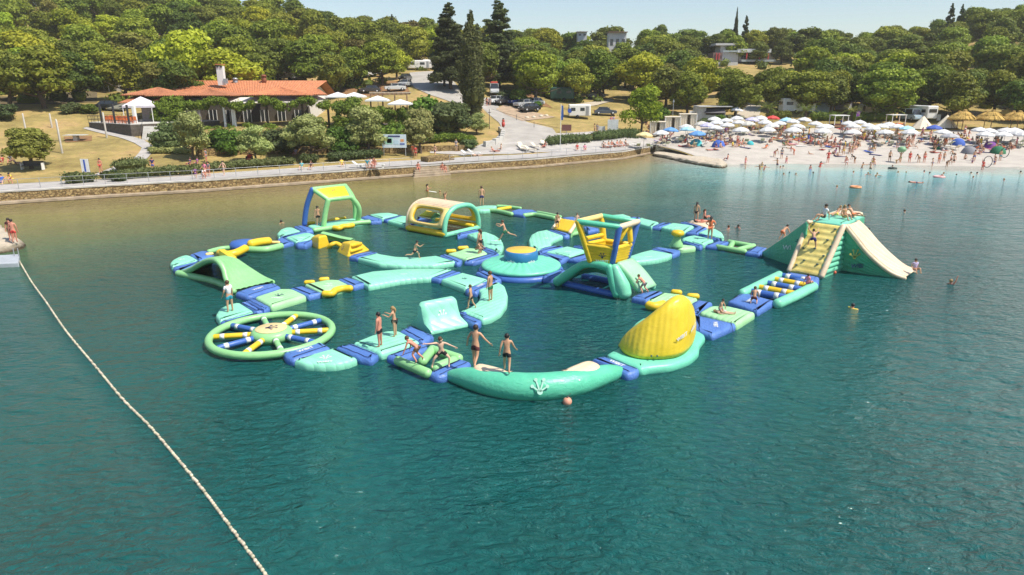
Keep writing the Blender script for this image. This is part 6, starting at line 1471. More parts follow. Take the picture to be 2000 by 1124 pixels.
vbox('balcony_glass', 1412, 1440, 99, 102, .4, mat('balcony_glass', (.35, .4, .42), .2), .15); vbox('balcony_glass', 1448, 1515, 117, 121, .3, mat('balcony_glass', (.35, .4, .42)), .15)
def farbox(name, x0, x1, y0, y1, label, m=PALE, cat='building', Y=None, wins=0, roof=None):
    Y = Y or GT((x0 + x1) / 2, y1).y; a, b_, c_ = PD(x0, y1, Y), PD(x1, y1, Y), PD(x0, y0, Y); e = empty(name, ((a.x + b_.x) / 2, Y, a.z), 0, label, cat); w, h = b_.x - a.x, c_.z - a.z
    mb = MB(); mb.box((0, 2, h / 2 - .5), (w, 4, h + 1)); mb.b('wall', m, e); mb = MB(); mb.box((0, 1.7, h + .1), (w + .5, 5, .2)); mb.b('roof', roof or m, e)
    for i in range(wins): mb = MB(); mb.box((w * ((i + .5) / wins - .5), -.03, h * .55), (w / wins * .5, .06, h * .3)); mb.b('window', GLASS, e)
    return e
farbox('apartment_house', 1188, 1222, 64, 106, 'tall pale building half hidden by trees left of the skyline', wins=3, Y=215, roof=mat('brown_roof', (.22, .13, .1), .8))
farbox('apartment_house', 1128, 1146, 63, 75, 'small white house showing above the trees left of the tall pale building', wins=2, Y=225)
# ------------------------------------------------------------ vehicles
def carmesh(e, L_=4.3, Wd=1.78, Hh=1.48, paint=None, kind='hatch'):
    h = Hh; prof = {'hatch': [(-L_ / 2, .55), (-L_ / 2 + .05, .85), (-L_ * .24, .98), (-L_ * .24, .98), (L_ * .30, 1.0), (L_ / 2 - .1, .92), (L_ / 2, .6)], 'van': [(-L_ / 2, .5), (-L_ / 2 + .1, 1.1), (-L_ * .3, 1.2), (0, 1.2), (L_ * .3, 1.2), (L_ / 2 - .05, 1.15), (L_ / 2, .6)]}[kind]
    base = [(-L_ / 2 + .06, .28), (L_ / 2 - .06, .28)]; out = [base[0]] + prof + [base[1]]; vs = []; n = len(out)
    for y, k in ((-Wd / 2, 1), (Wd / 2, 1)): vs += [(x, y, z) for x, z in out]
    fs = [tuple(range(n)), tuple(range(2 * n - 1, n - 1, -1))] + [(i, i + n, (i + 1) % n + n, (i + 1) % n) for i in range(n)]
    bevel(mk('body', vs, fs, paint, e, world=False), .07, 3, 20)
    cab = {'hatch': [(-L_ * .25, .96), (-L_ * .10, h - .06), (L_ * .28, h - .04), (L_ * .40, .98)], 'van': [(-L_ * .38, 1.15), (-L_ * .28, h - .08), (L_ * .46, h - .04), (L_ * .49, 1.15)]}[kind]; m_ = len(cab); vs = []
    for s in (-1, 1): vs += [(x, s * (Wd / 2 - (.06 if z < 1.2 else .2)), z) for x, z in cab]
    fs = [tuple(range(m_)), tuple(range(2 * m_ - 1, m_ - 1, -1))] + [(i, i + m_, (i + 1) % m_ + m_, (i + 1) % m_) for i in range(m_)]
    bevel(mk('window_band', vs, fs, GLASS, e, world=False), .04, 2, 20)
    mb = MB(); mb.box(((cab[1][0] + cab[2][0]) / 2, 0, h), (cab[2][0] - cab[1][0], Wd - .42, .06)); bevel(mb.b('roof', paint, e), .025)
    for x in (cab[0][0] + .25, (cab[1][0] + cab[2][0]) / 2): 
        for s in (-1, 1): mb = MB(); mb.box((x + .15, s * (Wd / 2 - .11), (h + .98) / 2), (.07, .1, h - .98)); mb.b('pillar', paint, e)
    for x in (-L_ * .31, L_ * .31):
        for s in (-1, 1):
            mb = MB(); M = Matrix.Rotation(pi / 2, 3, 'X'); mb.tube([(x, s * (Wd / 2 - .2), .32), (x, s * (Wd / 2 + .02), .32)], .32, 14, False); w_ = mb.b('wheel', mat('tyre_rubber', (.02, .02, .022), .8), e, True)
            mb = MB(); mb.tube([(x, s * (Wd / 2 + .01), .32), (x, s * (Wd / 2 + .03), .32)], .2, 10, False); mb.b('rim', GREYM, w_, True)
    for s in (-1, 1):
        mb = MB(); mb.box((-L_ / 2 + .04, s * .62, .72), (.12, .34, .14)); mb.b('headlight', mat('headlight_glass', (.7, .72, .72), .2), e)
        mb = MB(); mb.box((L_ / 2 - .05, s * .68, .82), (.1, .22, .18)); mb.b('tail_light', mat('tail_light_red', (.45, .02, .02), .3), e)
def paintm(n, c): return mat('car_paint_' + n, c, .25, var=.03, coat=.6, spec=.5)
CARS = [(1034, 219, 4.5, 'hatch', 'black', (.015, .017, .02), 40, 'dark sedan parked nearest the camera in the row beside the access road'), (1024, 211, 4.4, 'hatch', 'silver', (.45, .46, .46), 38, 'silver estate car parked behind the nearest dark sedan'), (1012, 206, 4.2, 'hatch', 'deepblue', (.03, .06, .2), 38, 'dark blue car in the middle of the parked row'), (1043, 208, 4.3, 'hatch', 'white', (.68, .69, .69), 38, 'white car half hidden behind the silver estate'),
        (994, 202, 4.2, 'hatch', 'lightblue', (.12, .18, .32), 38, 'blue car left of the middle of the parked row'), (982, 205, 4.3, 'hatch', 'charcoal', (.05, .045, .045), 42, 'charcoal car second from the left in the parked row'), (968, 204, 4.0, 'hatch', 'white', (.68, .69, .69), 46, 'white car at the left end of the parked row'), (965, 186, 4.6, 'van', 'white', (.68, .69, .69), 95, 'white van with red roof load beside the column cypress'),
        (1182, 226, 4.5, 'hatch', 'slate', (.08, .1, .13), 176, 'slate blue car parked right of the white caravan'), (1163, 193, 4.2, 'hatch', 'charcoal', (.05, .045, .045), 10, 'dark car far back on the camp track'), (772, 179, 4.4, 'hatch', 'silver2', (.6, .61, .6), 15, 'silver car on the slope behind the timber pergola'), (724, 183, 4.3, 'hatch', 'charcoal', (.05, .045, .045), 5, 'dark car behind the parasols left of the silver car'),
        (792, 171, 4.3, 'hatch', 'silver', (.45, .46, .46), 80, 'silver car lower of the two parked on the uphill road'), (792, 159, 4.4, 'hatch', 'black', (.015, .017, .02), 80, 'black car upper of the two parked on the uphill road'), (218, 216, 4.7, 'hatch', 'black', (.015, .017, .02), 190, 'black car parked at the lawn edge behind the bar terrace'), (1776, 237, 4.8, 'van', 'skyblue', (.35, .45, .52), 100, 'pale blue camper van behind the cream tents')]
for (x, y, L_, k, n, c, rot, lab) in CARS:
    e = empty('parked_car', GT(x, y, .12), radians(rot), lab, 'car' if k == 'hatch' else 'van', 'cars parked round the restaurant and camp'); carmesh(e, L_, 1.8, 1.5 if k == 'hatch' else 2.2, paintm(n, c), k)
    if 'red roof' in lab: mb = MB(); mb.box((.3, 0, 2.4), (2.6, 1.4, .35)); bevel(mb.b('roof_load', mat('red_tarpaulin', (.55, .06, .04), .6), e), .1)
def caravan(px, base, L_, Hh, rot, label, stripe=None, name='caravan', m=WHITE):
    e = empty(name, GT(px, base, .1), radians(rot), label, 'caravan', 'caravans and campers in the camp'); mb = MB(); mb.box((0, 0, Hh / 2 + .35), (L_, 2.2, Hh)); bevel(mb.b('body', m, e), .22, 3)
    for s in (-1, 1):
        for x in (-L_ * .3, L_ * .12): mb = MB(); mb.box((x, s * 1.1, Hh * .62 + .3), (L_ * .2, .05, .6)); bevel(mb.b('window', GLASS, e), .02)
    mb = MB(); mb.box((L_ * .34, -1.1, Hh * .45 + .35), (.6, .06, Hh * .8)); mb.b('door', mat('grey_door', (.3, .31, .32), .5), e)
    for x in (-.1 * L_,): 
        for s in (-1, 1): mb = MB(); mb.tube([(x, s * .95, .32), (x, s * 1.12, .32)], .32, 12, False); mb.b('wheel', mat('tyre_rubber', (.02, .02, .022)), e, True)
    mb = MB(); mb.box((-L_ * .5 - .03, 0, Hh * .65 + .3), (.06, 1.5, .6)); mb.b('window', GLASS, e)
    if stripe: mb = MB(); mb.lathe((0, 0, 0), [(0, 0), (.42, 0), (.42, .02), (0, .02)], 16); o = mb.b('round_emblem', stripe, e); o.location = (-L_ * .46, -1.1, 1.4); o.rotation_euler = (pi / 2, 0, 0)
    return e
caravan(1131, 232, 4.2, 2.2, 0, 'white caravan with a blue round emblem on the grass by the junction', mat('emblem_blue', (.04, .1, .45), .5))
for x, y, L_, h, r, l in ((714, 152, 4.5, 2.6, 60, 'tall white camper above the trimmed hedge'), (730, 150, 4, 2.2, 10, 'white caravan right of the tall camper'), (572, 158, 5.5, 2.4, 8, 'white caravan with awning above the right roof vent'), (520, 150, 4.5, 2.2, 15, 'white camper left of the caravan above the roof vent'), (820, 138, 6, 2.0, 5, 'pale mobile home at the top of the uphill road, left'), (842, 136, 4, 2.0, 0, 'pale mobile home at the top of the uphill road, right'), (1098, 198, 5, 2.4, 170, 'dark green camper hidden under the trees left of the track'), (1555, 222, 7, 2.6, 5, 'long white mobile home above the first palm'), (1800, 236, 5.6, 2.4, 95, 'grey silver camper behind the cream tents')):
    caravan(x, y, L_, h, r, l, m=WHITE if 'dark' not in l else mat('dark_green_paint', (.03, .09, .07), .5))
# tents and tarps seen between trunks
for x, y, w, h, m, l in ((206, 180, 5, 2.6, WHITE, 'bright white marquee under the pines at the far left'), (178, 176, 5, 2.4, WHITE, 'white awning left of the bright marquee'), (1600, 222, 4.5, 2.4, mat('blue_white_canvas', (.4, .52, .62), .7), 'blue and white camp awning above the left palms'), (1702, 224, 4.5, 2.2, WHITE, 'white camp awning behind the palms near the purple flag'), (1655, 216, 4, 2.3, mat('lavender_canvas', (.5, .48, .62), .7), 'lavender camp tent between the palms'), (1520, 208, 5, 2.6, mat('pale_blue_canvas', (.55, .62, .66), .7), 'pale blue camp awning right of the sandy track'), (655, 160, 4, 2.2, mat('grey_canvas', (.45, .46, .48), .8), 'grey tent left of the tall white camper'), (1395, 236, 4, 2.0, mat('dark_bar_canvas', (.12, .11, .12), .7), 'dark awning of the beach bar hut')):
    p = GT(x, y); e = empty('camp_awning', p, rnd.uniform(-.3, .3), l, 'awning', 'awnings and marquees in the camp'); h2 = w / 2
    mb = MB(); mb.add([(-h2, -1.6, h - .5), (h2, -1.6, h - .5), (h2, 1.6, h - .4), (-h2, 1.6, h - .4), (-h2 * .9, 0, h + .25), (h2 * .9, 0, h + .2)], [(0, 1, 5, 4), (2, 3, 4, 5), (1, 2, 5), (3, 0, 4)]); o = mb.b('canopy', m, e); o.modifiers.new('s', 'SOLIDIFY').thickness = .03
    for sx in (-1, 1):
        for sy in (-1.5, 1.5): mb = MB(); mb.tube([(sx * h2 * .95, sy, 0), (sx * h2 * .95, sy, h - .45)], .03, 5); mb.b('pole', GREYM, e)
    mb = MB(); mb.add([(-h2, 1.5, 0), (h2, 1.5, 0), (h2, 1.55, h - .4), (-h2, 1.55, h - .4)], [(0, 1, 2, 3)]); mb.b('back_wall_cloth', m, e)
# beach bar hut
bh = empty('beach_bar', GT(1382, 236), 0, 'small dark beach bar hut with a pale side wall beside the sandy track', 'bar'); 
mb = MB(); mb.box((-1.5, 1, 1.3), (1.8, 3, 2.6)); mb.b('side_wall', PALE, bh); mb = MB(); mb.box((1.5, 2, 1.2), (4, 2, 2.4)); mb.b('wall', mat('dark_wood_wall', (.05, .04, .035), .8), bh)
mb = MB(); mb.box((1, .8, 2.7), (6.5, 4.5, .16)); mb.b('roof', PALE, bh); mb = MB(); mb.box((1.4, 0, .55), (4, .6, 1.1)); mb.b('counter', WHITE, bh)
# ------------------------------------------------------------ signs, poles, flag
def pole(px, base, top, label, r=.07, m=WHITE, name='pole', cat='pole', arm=None, group=None):
    p = GT(px, base); h = PD(px, top, p.y).z - p.z; e = empty(name, p, 0, label, cat, group); mb = MB(); mb.tube([(0, 0, -.1), (0, 0, h)], [r * 1.1, r * .85], 8); mb.b('shaft', m, e, True)
    if arm: mb = MB(); mb.box(arm[0], arm[1]); mb.b('lamp_head', m, e)
    return e, h
WOODP = mat('pale_post_wood', (.55, .52, .47), .8, var=.1)
for x, b_, t_, l in ((122, 300, 236, 'nearest and tallest pale wooden post on the lawn'), (117, 276, 234, 'pale post directly behind the tallest lawn post'), (52, 262, 223, 'pale post on the lawn behind the spreading tree'), (102, 250, 223, 'pale post with a crossbar at the back of the lawn'), (209, 270, 221, 'single grey post beside the curved path')): pole(x, b_, t_, l, .12, WOODP, 'wooden_post', 'post', group='posts on the lawn')
pole(956, 252, 214, 'slim dark street lamp at the edge of the grassy knoll', .05, DARKM, 'street_lamp', 'street lamp', ((0, 0, 2.6), (.5, .3, .08)))
pole(1313, 238, 195, 'tall pale street lamp behind the curtained cabins', .06, GREYM, 'street_lamp', 'street lamp', ((0, 0, 3.8), (.3, .3, .3)))
for x, b_, t_, l in ((1043, 250, 238, 'small post of the rope barrier nearest the road'), (1009, 236, 224, 'small post of the rope barrier beside the cars')): pole(x, b_, t_, l, .04, DARKM, 'barrier_post', 'post')
e, h = pole(1094, 298, 204, 'tall thin flagpole with a blue hanging flag before the hedge', .045, WHITE, 'flagpole', 'flagpole')
mb = MB(); g = [[(.05 + .32 * j / 4 + .03 * sin(i * .9 + j), .05 * sin(j * 2 + i * .7), h - .2 - 2.1 * i / 8) for j in range(5)] for i in range(9)]; mb.grid(g); mb.b('flag', mat('blue_flag_cloth', (.05, .12, .38), .7), e, True)
def board(px, base, x0, x1, y0, y1, label, m=WHITE, name='notice_board', legs=(0.05, .95), cat='sign', th=.08):
    p = GT(px, base); a, b_ = PD(x0, y1, p.y), PD(x1, y0, p.y); e = empty(name, p, 0, label, cat); w, h = b_.x - a.x, b_.z - a.z; cx, cz = (a.x + b_.x) / 2 - p.x, (a.z + b_.z) / 2 - p.z
    mb = MB(); mb.box((cx, 0, cz), (w, th, h)); mb.b('panel', m, e)
    for f in legs: mb = MB(); mb.box((cx - w / 2 + w * f, .08, (cz + h / 2) / 2), (.09, .09, cz + h / 2)); mb.b('leg', GREYM, e)
    return e, cx, cz, w, h
e, cx, cz, w, h = board(770, 306, 747, 793, 263, 289, 'large blue and white map board on two legs behind the promenade', mat('pale_blue_board', (.58, .68, .74), .5))
for (fx, fz, ww, hh_, c) in ((-.22, .02, .32, .5, (.35, .62, .5)), (-.2, .02, .2, .34, (.62, .78, .72)), (0, .36, .5, .12, (.04, .06, .16)), (.33, .05, .14, .2, (.7, .32, .12)), (.33, -.22, .2, .12, (.1, .15, .4)), (.08, -.1, .2, .3, (.45, .6, .7))):
    mb = MB(); mb.box((cx + fx * w, -.05 - abs(fz) * .01, cz + fz * h), (ww * w, .015, hh_ * h)); mb.b('printed_panel', mat('print_%d_%d' % (fx * 100, fz * 100), c, .5), e)
e, cx, cz, w, h = board(168, 352, 161, 171, 311, 337, 'narrow white beach sign with printed columns beside the square hedge', WHITE)
mb = MB(); mb.box((cx, -.05, cz), (w * .22, .015, h * .9)); mb.b('blue_print', mat('emblem_blue', (.04, .1, .45)), e)
board(1104, 262, 1097, 1116, 244, 256, 'brown direction signs below the flagpole', mat('brown_sign', (.16, .06, .05), .6), legs=(.5,))
e, cx, cz, w, h = board(1180, 262, 1166, 1182, 247, 258, 'pale notice board left of the glass-like panel', mat('pale_notice', (.6, .62, .6), .5))
board(1192, 264, 1186, 1208, 234, 262, 'tall white notice panel behind the grey green hedge', mat('pale_notice', (.6, .62, .6)))
board(1358, 234, 1346, 1362, 217, 227, 'white panel standing behind the curtained cabins', WHITE)
board(1834, 236, 1829, 1841, 224, 236, 'white panel on the dark fence behind the right cream tent', WHITE)
rb = empty('litter_bin', GT(983, 250), 0, 'red litter bin with a dark post beside the access road', 'bin'); mb = MB(); mb.cyl((0, 0, .2), .25, .7, 12, .28); mb.b('bin_body', mat('red_bin_plastic', (.5, .05, .04), .5), rb, True); mb = MB(); mb.box((0, .25, .8), (.3, .12, 1.5)); mb.b('post', DARKM, rb)
# rope barrier and stones by the road
for i, (x, y) in enumerate(((1029, 232), (1042, 231), (1056, 229), (1067, 228))):
    p = GT(x, y); mb = MB(); mb.ball(p + V((0, 0, .15)), .38, 9, (1.2, .9, .7)); o = mb.build('boundary_stone', mat('pale_stone', (.6, .54, .42), .9, bump=.5), None, True, loc=p); tag(o, 'pale boundary stone before the parked cars, %s' % ('leftmost', 'second from left', 'second from right', 'rightmost')[i], 'stone', 'boundary stones')
mb = MB(); mb.tube([GT(960, 222, .8), GT(1009, 238, .9), GT(1043, 251, .9), GT(1080, 258, .8), GT(1105, 262, .8)], .025, 4); o = mb.build('rope_barrier', DARKM, None, loc=GT(1043, 251)); tag(o, 'thin dark rope strung along the right side of the access road', 'rope')
# table tennis table
tt = empty('table_tennis_table', GT(150, 275), .1, 'outdoor table tennis table on bare soil in the lawn', 'table'); mb = MB(); mb.box((0, 0, .76), (2.74, 1.5, .06)); mb.b('table_top', mat('pale_table_stone', (.5, .52, .5), .6), tt); mb = MB(); mb.box((0, 0, .37), (.5, .8, .74)); mb.b('leg', CONC, tt)
# low picnic tables / bench under the lawn tree
for i, (x, y, l) in enumerate(((65, 332, 'dark bench with white curved arms in the tree shade on the lawn'), (488, 318, 'red folding chair on the grass by the small round olive'))):
    e = empty(('park_bench', 'folding_chair')[i], GT(x, y), 0, l, ('bench', 'chair')[i]); m = (DARKM, mat('red_fabric', (.4, .03, .03), .7))[i]; w = (2.4, .7)[i]
    mb = MB(); mb.box((0, 0, .45), (w, .5, .07)); mb.b('seat', m, e); mb = MB(); mb.box((0, .25, .75), (w, .06, .5)); mb.b('backrest', m, e)
    for s in (-1, 1): mb = MB(); mb.box((s * w / 2, 0, .4), (.07, .5, .8)); mb.b('arm', WHITE if i == 0 else DARKM, e)
# rock ledge in the sea and jetty at the left
def rock(pts, h, label, name='rock_ledge', seed=1, m=None):
    P = ccw([V(G(x, y, .1)[:2]) for x, y in pts]); P = curvy(P, 4); c = sum(P, V((0, 0))) / len(P); g = []; 
    for d, z in ((-.2, -.4), (.05, .1), (.1, h * .5), (.25, h * .85), (.6, h), (1.3, h * 1.05)):
        g.append([V((v.x, v.y, z + .25 * noise.noise(V((v.x * .9, v.y * .9, z * 2 + seed))) * (z > 0))) + V((.3 * noise.noise(V((v.x, v.y, z * 3))), .3 * noise.noise(V((v.y, v.x, z * 3 + 4))), 0)) for v in offset(P, d)])
    mb = MB(); mb.grid(g, True); n_ = len(g[0]); top = g[-1]; base = len(mb.v) - n_
    for tri in tessellate_polygon([[V((v.x, v.y, 0)) for v in top]]): mb.f.append(tuple(base + i for i in tri)); mb.mi.append(0)
    o = mb.build(name, m, None, False, loc=(c.x, c.y, 0)); tag(o, label, 'rock'); return o
mr_, nt, b = nodes('layered_sea_rock'); L = nt.links.new
tc = N(nt, 'ShaderNodeTexCoord'); sp_ = N(nt, 'ShaderNodeSeparateXYZ'); L(tc.outputs['Object'], sp_.inputs[0]); nz_ = N(nt, 'ShaderNodeTexNoise', i_Scale=1.4, i_Detail=8); L(tc.outputs['Object'], nz_.inputs['Vector'])
ma = N(nt, 'ShaderNodeMath', operation='MULTIPLY_ADD'); ma.inputs[1].default_value = .5; L(nz_.outputs[0], ma.inputs[0]); L(sp_.outputs[2], ma.inputs[2])
rr = N(nt, 'ShaderNodeValToRGB'); e_ = rr.color_ramp.elements; e_[0].position = .3; e_[0].color = (.05, .035, .015, 1); e_[1].position = .75; e_[1].color = (.50, .43, .33, 1); L(ma.outputs[0], rr.inputs[0]); L(rr.outputs[0], b.inputs['Base Color']); b.inputs['Roughness'].default_value = .9
bp = N(nt, 'ShaderNodeBump', i_Strength=.9, i_Distance=.3); L(nz_.outputs[0], bp.inputs['Height']); L(bp.outputs[0], b.inputs['Normal'])
rock([(1274, 303), (1310, 311), (1340, 318), (1370, 323), (1400, 328), (1418, 327), (1418, 320), (1395, 314), (1360, 308), (1330, 302), (1300, 297)], .55, 'long flat layered rock ledge running into the sea beside the beach', m=mr_)
rock([(-60, 470), (-10, 492), (20, 490), (44, 484), (46, 478), (28, 466), (14, 456), (0, 444), (-40, 440)], .5, 'rock at the left picture edge with two people standing on it', name='jetty_rock', seed=4, m=mr_)
pt = empty('floating_pontoon', G(12, 505, 0), 0, 'small grey floating pontoon at the left picture edge where the float line starts', 'pontoon')
mb = MB(); P = [G(-40, 500, .3), G(-40, 516, .3), G(36, 513, .3), G(38, 496, .3)]; mb.prism([(v.x, v.y) for v in P], -.1, .28); bevel(mb.build('hull', mat('grey_pontoon_plastic', (.40, .43, .46), .6), pt), .05)
mb = MB(); q = G(33, 500, .3); [mb.tube([q + V((dx, 0, 0)), q + V((dx, 0, .5))], .03, 6) for dx in (-.15, .15)]; mb.build('cleat', GREYM, pt)
# ------------------------------------------------------------ people
SKINS = [mat('tanned_skin', (.54, .30, .18), .55, var=.05), mat('fair_skin', (.66, .41, .29), .55, var=.05), mat('brown_skin', (.42, .22, .13), .55, var=.05), mat('sunburnt_skin', (.60, .25, .17), .55, var=.05)]
HAIRS = [mat('dark_brown_hair', (.03, .018, .012), .6), mat('brown_hair', (.09, .045, .02), .6), mat('blond_hair', (.35, .22, .09), .6), mat('black_hair', (.012, .01, .01), .5)]
CLOTH = {'black': (.012, .012, .014), 'white': (.75, .75, .75), 'teal': (.02, .30, .40), 'navy': (.02, .025, .14), 'green': (.02, .16, .07), 'red': (.55, .05, .04), 'orange': (.80, .20, .07), 'maroon': (.09, .02, .025), 'patterned brown': (.16, .09, .06), 'pink': (.75, .25, .35), 'purple': (.20, .06, .30), 'blue': (.05, .12, .45), 'yellow': (.75, .55, .06), 'grey': (.22, .22, .24), 'lilac': (.5, .42, .6), 'turquoise': (.05, .42, .45)}
def cloth(c): return mat(c.replace(' ', '_') + '_cloth', CLOTH[c], .8, var=.12 if c != 'patterned brown' else .8, scale=8 if c != 'patterned brown' else 14)
V = Vector
def pose(name):
    """limb directions: torso lean, arms (upper, fore), legs (thigh, shin) for left (-x) and right (+x); y is forward"""
    d = dict(lean=0.03, side=0, tw=0, al=(V((-.22, .02, -1)), V((-.08, .2, -1))), ar=(V((.22, .02, -1)), V((.08, .2, -1))), ll=(V((-.06, .0, -1)), V((-.02, -.02, -1))), lr=(V((.06, .0, -1)), V((.02, -.02, -1))), nod=0)
    P = {
     'stand': {},
     'stand_hips': dict(al=(V((-.7, -.2, -.8)), V((.7, .4, -.5))), ar=(V((.7, -.2, -.8)), V((-.7, .4, -.5)))),
     'contrapposto': dict(ll=(V((-.12, .06, -1)), V((-.04, -.06, -1))), al=(V((-.3, .1, -1)), V((0, .5, -.8)))),
     'arms_front': dict(lean=.12, al=(V((-.2, .5, -.8)), V((.1, 1, .3))), ar=(V((.2, .5, -.8)), V((-.1, 1, .3)))),
     'walk': dict(lean=.06, ll=(V((-.05, .38, -1)), V((-.02, .05, -1))), lr=(V((.05, -.18, -1)), V((.02, -.75, -1))), al=(V((-.3, -.35, -1)), V((-.2, .1, -1))), ar=(V((.35, .4, -1)), V((.3, .6, -.7)))),
     'balance_walk': dict(lean=.1, ll=(V((-.03, .2, -1)), V((-.0, -.05, -1))), lr=(V((.05, -.25, -1)), V((.02, -.9, -.8))), al=(V((-.55, -.1, -1)), V((-.3, .3, -1))), ar=(V((.75, .1, -.9)), V((.8, .2, -.75)))),
     'lunge': dict(lean=.15, side=.1, ll=(V((-.75, .3, -.8)), V((.1, -.05, -1))), lr=(V((.75, .2, -.75)), V((.25, -.25, -1))), al=(V((-1, .3, -.5)), V((-.9, .4, -.35))), ar=(V((1, .2, .05)), V((1, .15, .12)))),
     'run': dict(lean=.35, ll=(V((-.05, .9, -.75)), V((0, .1, -1))), lr=(V((.05, -.65, -.8)), V((.02, -1, .12))), al=(V((-.3, -.6, -.8)), V((0, .5, -.5))), ar=(V((.3, .7, -.5)), V((-.1, .7, .4)))),
     'leap': dict(lean=.3, ll=(V((-.1, .55, -.85)), V((-.05, .45, -.9))), lr=(V((.1, -.75, -.55)), V((.02, -1, -.2))), al=(V((-.5, .6, -.4)), V((.5, .7, .2))), ar=(V((.5, .5, -.3)), V((-.5, .8, .3)))),
     'bend': dict(lean=1.05, al=(V((-.2, .3, -1)), V((0, .2, -1))), ar=(V((.2, .3, -1)), V((0, .2, -1))), ll=(V((-.1, .15, -1)), V((-.05, -.2, -1))), lr=(V((.1, .15, -1)), V((.05, -.2, -1)))),
     'crawl': dict(lean=1.05, al=(V((-.35, .25, -1)), V((-.3, .35, -1))), ar=(V((.35, .25, -1)), V((.3, .35, -1))), ll=(V((-.25, .5, -.85)), V((-.1, -.6, -.7))), lr=(V((.25, .35, -.9)), V((.1, -.8, -.6)))),
     'squat': dict(lean=.55, al=(V((-.25, .7, -.7)), V((.1, .8, -.5))), ar=(V((.25, .7, -.7)), V((-.1, .8, -.5))), ll=(V((-.25, 1, .0)), V((-.05, -.45, -1))), lr=(V((.25, 1, .0)), V((.05, -.45, -1)))),
     'kneel': dict(lean=.35, al=(V((-.3, .5, -1)), V((.1, .4, -1))), ar=(V((.3, .5, -1)), V((.2, .4, -1))), ll=(V((-.2, .7, -.5)), V((-.05, -1, -.12))), lr=(V((.2, .7, -.5)), V((.05, -1, -.12)))),
     'sit': dict(lean=-.12, al=(V((-.35, -.35, -1)), V((-.1, -.1, -1))), ar=(V((.35, -.1, -1)), V((-.1, .6, -.6))), ll=(V((-.18, 1, .45)), V((-.02, .45, -1))), lr=(V((.18, 1, .35)), V((.02, .5, -1)))),
     'sit_edge': dict(lean=.1, al=(V((-.3, .0, -1)), V((0, .1, -1))), ar=(V((.3, 0, -1)), V((0, .1, -1))), ll=(V((-.12, 1, -.05)), V((0, .15, -1))), lr=(V((.12, 1, -.05)), V((0, .15, -1)))),
     'recline': dict(lean=-.75, al=(V((-.4, -.5, -1)), V((-.1, .6, -.6))), ar=(V((.4, -.5, -1)), V((.1, .6, -.6))), ll=(V((-.12, 1, .3)), V((0, 1, -.55))), lr=(V((.12, 1, -.02)), V((0, 1, -.0)))),
     'lie': dict(lean=-1.48, al=(V((-.5, .5, -.1)), V((-.2, 1, -.05))), ar=(V((.5, .5, -.1)), V((.2, 1, -.05))), ll=(V((-.12, 1, 0)), V((-.02, 1, 0))), lr=(V((.12, 1, 0)), V((.02, 1, 0)))),
     'lie_front': dict(lean=1.45, al=(V((-.8, .5, -.15)), V((.6, .8, -.1))), ar=(V((.8, .5, -.15)), V((-.6, .8, -.1))), ll=(V((-.1, -1, 0)), V((-.02, -1, 0))), lr=(V((.1, -1, 0)), V((.02, -1, 0)))),
     'climb': dict(lean=.55, al=(V((-.4, .7, .55)), V((.0, .7, .6))), ar=(V((.45, .6, .1)), V((.2, .7, .5))), ll=(V((-.4, .75, -.35)), V((-.05, .0, -1))), lr=(V((.25, .1, -1)), V((.1, -.15, -1)))),
     'swim': dict(lean=.25, al=(V((-.9, .7, -.15)), V((-.3, 1, -.1))), ar=(V((.9, .7, -.15)), V((.3, 1, -.1)))),
     'arm_up': dict(ar=(V((.35, .2, 1)), V((.1, .2, 1)))),
     'arms_up': dict(ar=(V((.5, .3, .8)), V((-.4, .2, 1))), al=(V((-.5, .3, .8)), V((.4, .2, 1)))),
    }
    d.update(P[name]); return d
def skeleton(pz):
    L_ = math.radians(0); lean = pz['lean']; up = V((pz['side'], sin(lean), cos(lean))).normalized(); rt = V((1, 0, 0)); fw = rt.cross(up) * -1; fw = up.cross(rt) * -1 if False else V((0, cos(lean), -sin(lean)))
    J = {}; J['pelvis'] = V((0, 0, 0)); J['waist'] = up * .10; J['chest'] = up * .20; J['neckb'] = up * .285; hl = up * .55 + V((0, 0, .45)) if abs(lean) < 1.2 else up
    hl = hl.normalized(); J['head'] = J['neckb'] + hl * .065 + fw * .01; J['crown'] = J['head'] + hl * .075
    for s, k in ((-1, 'l'), (1, 'r')):
        J['sh' + k] = J['chest'] + up * .065 + rt * s * .098; a1, a2 = [v.normalized() for v in pz['a' + k]]
        J['el' + k] = J['sh' + k] + a1 * .165; J['wr' + k] = J['el' + k] + a2 * .145; J['ha' + k] = J['wr' + k] + a2 * .05
        J['hi' + k] = up * -.03 + rt * s * .052; t1, t2 = [v.normalized() for v in pz['l' + k]]
        J['kn' + k] = J['hi' + k] + t1 * .235; J['an' + k] = J['kn' + k] + t2 * .225; ft = V((0, 1, 0)) - t2 * V((0, 1, 0)).dot(t2); ft = ft.normalized() if ft.length > .2 else V((0, 0, 1))
        if t2.y < -.8: ft = V((0, -.6, -.5)).normalized()
        J['to' + k] = J['an' + k] + ft * .085 + t2 * .018; J['he' + k] = J['an' + k] + t2 * .028
    J['_hl'] = hl; J['_fw'] = fw
    return J
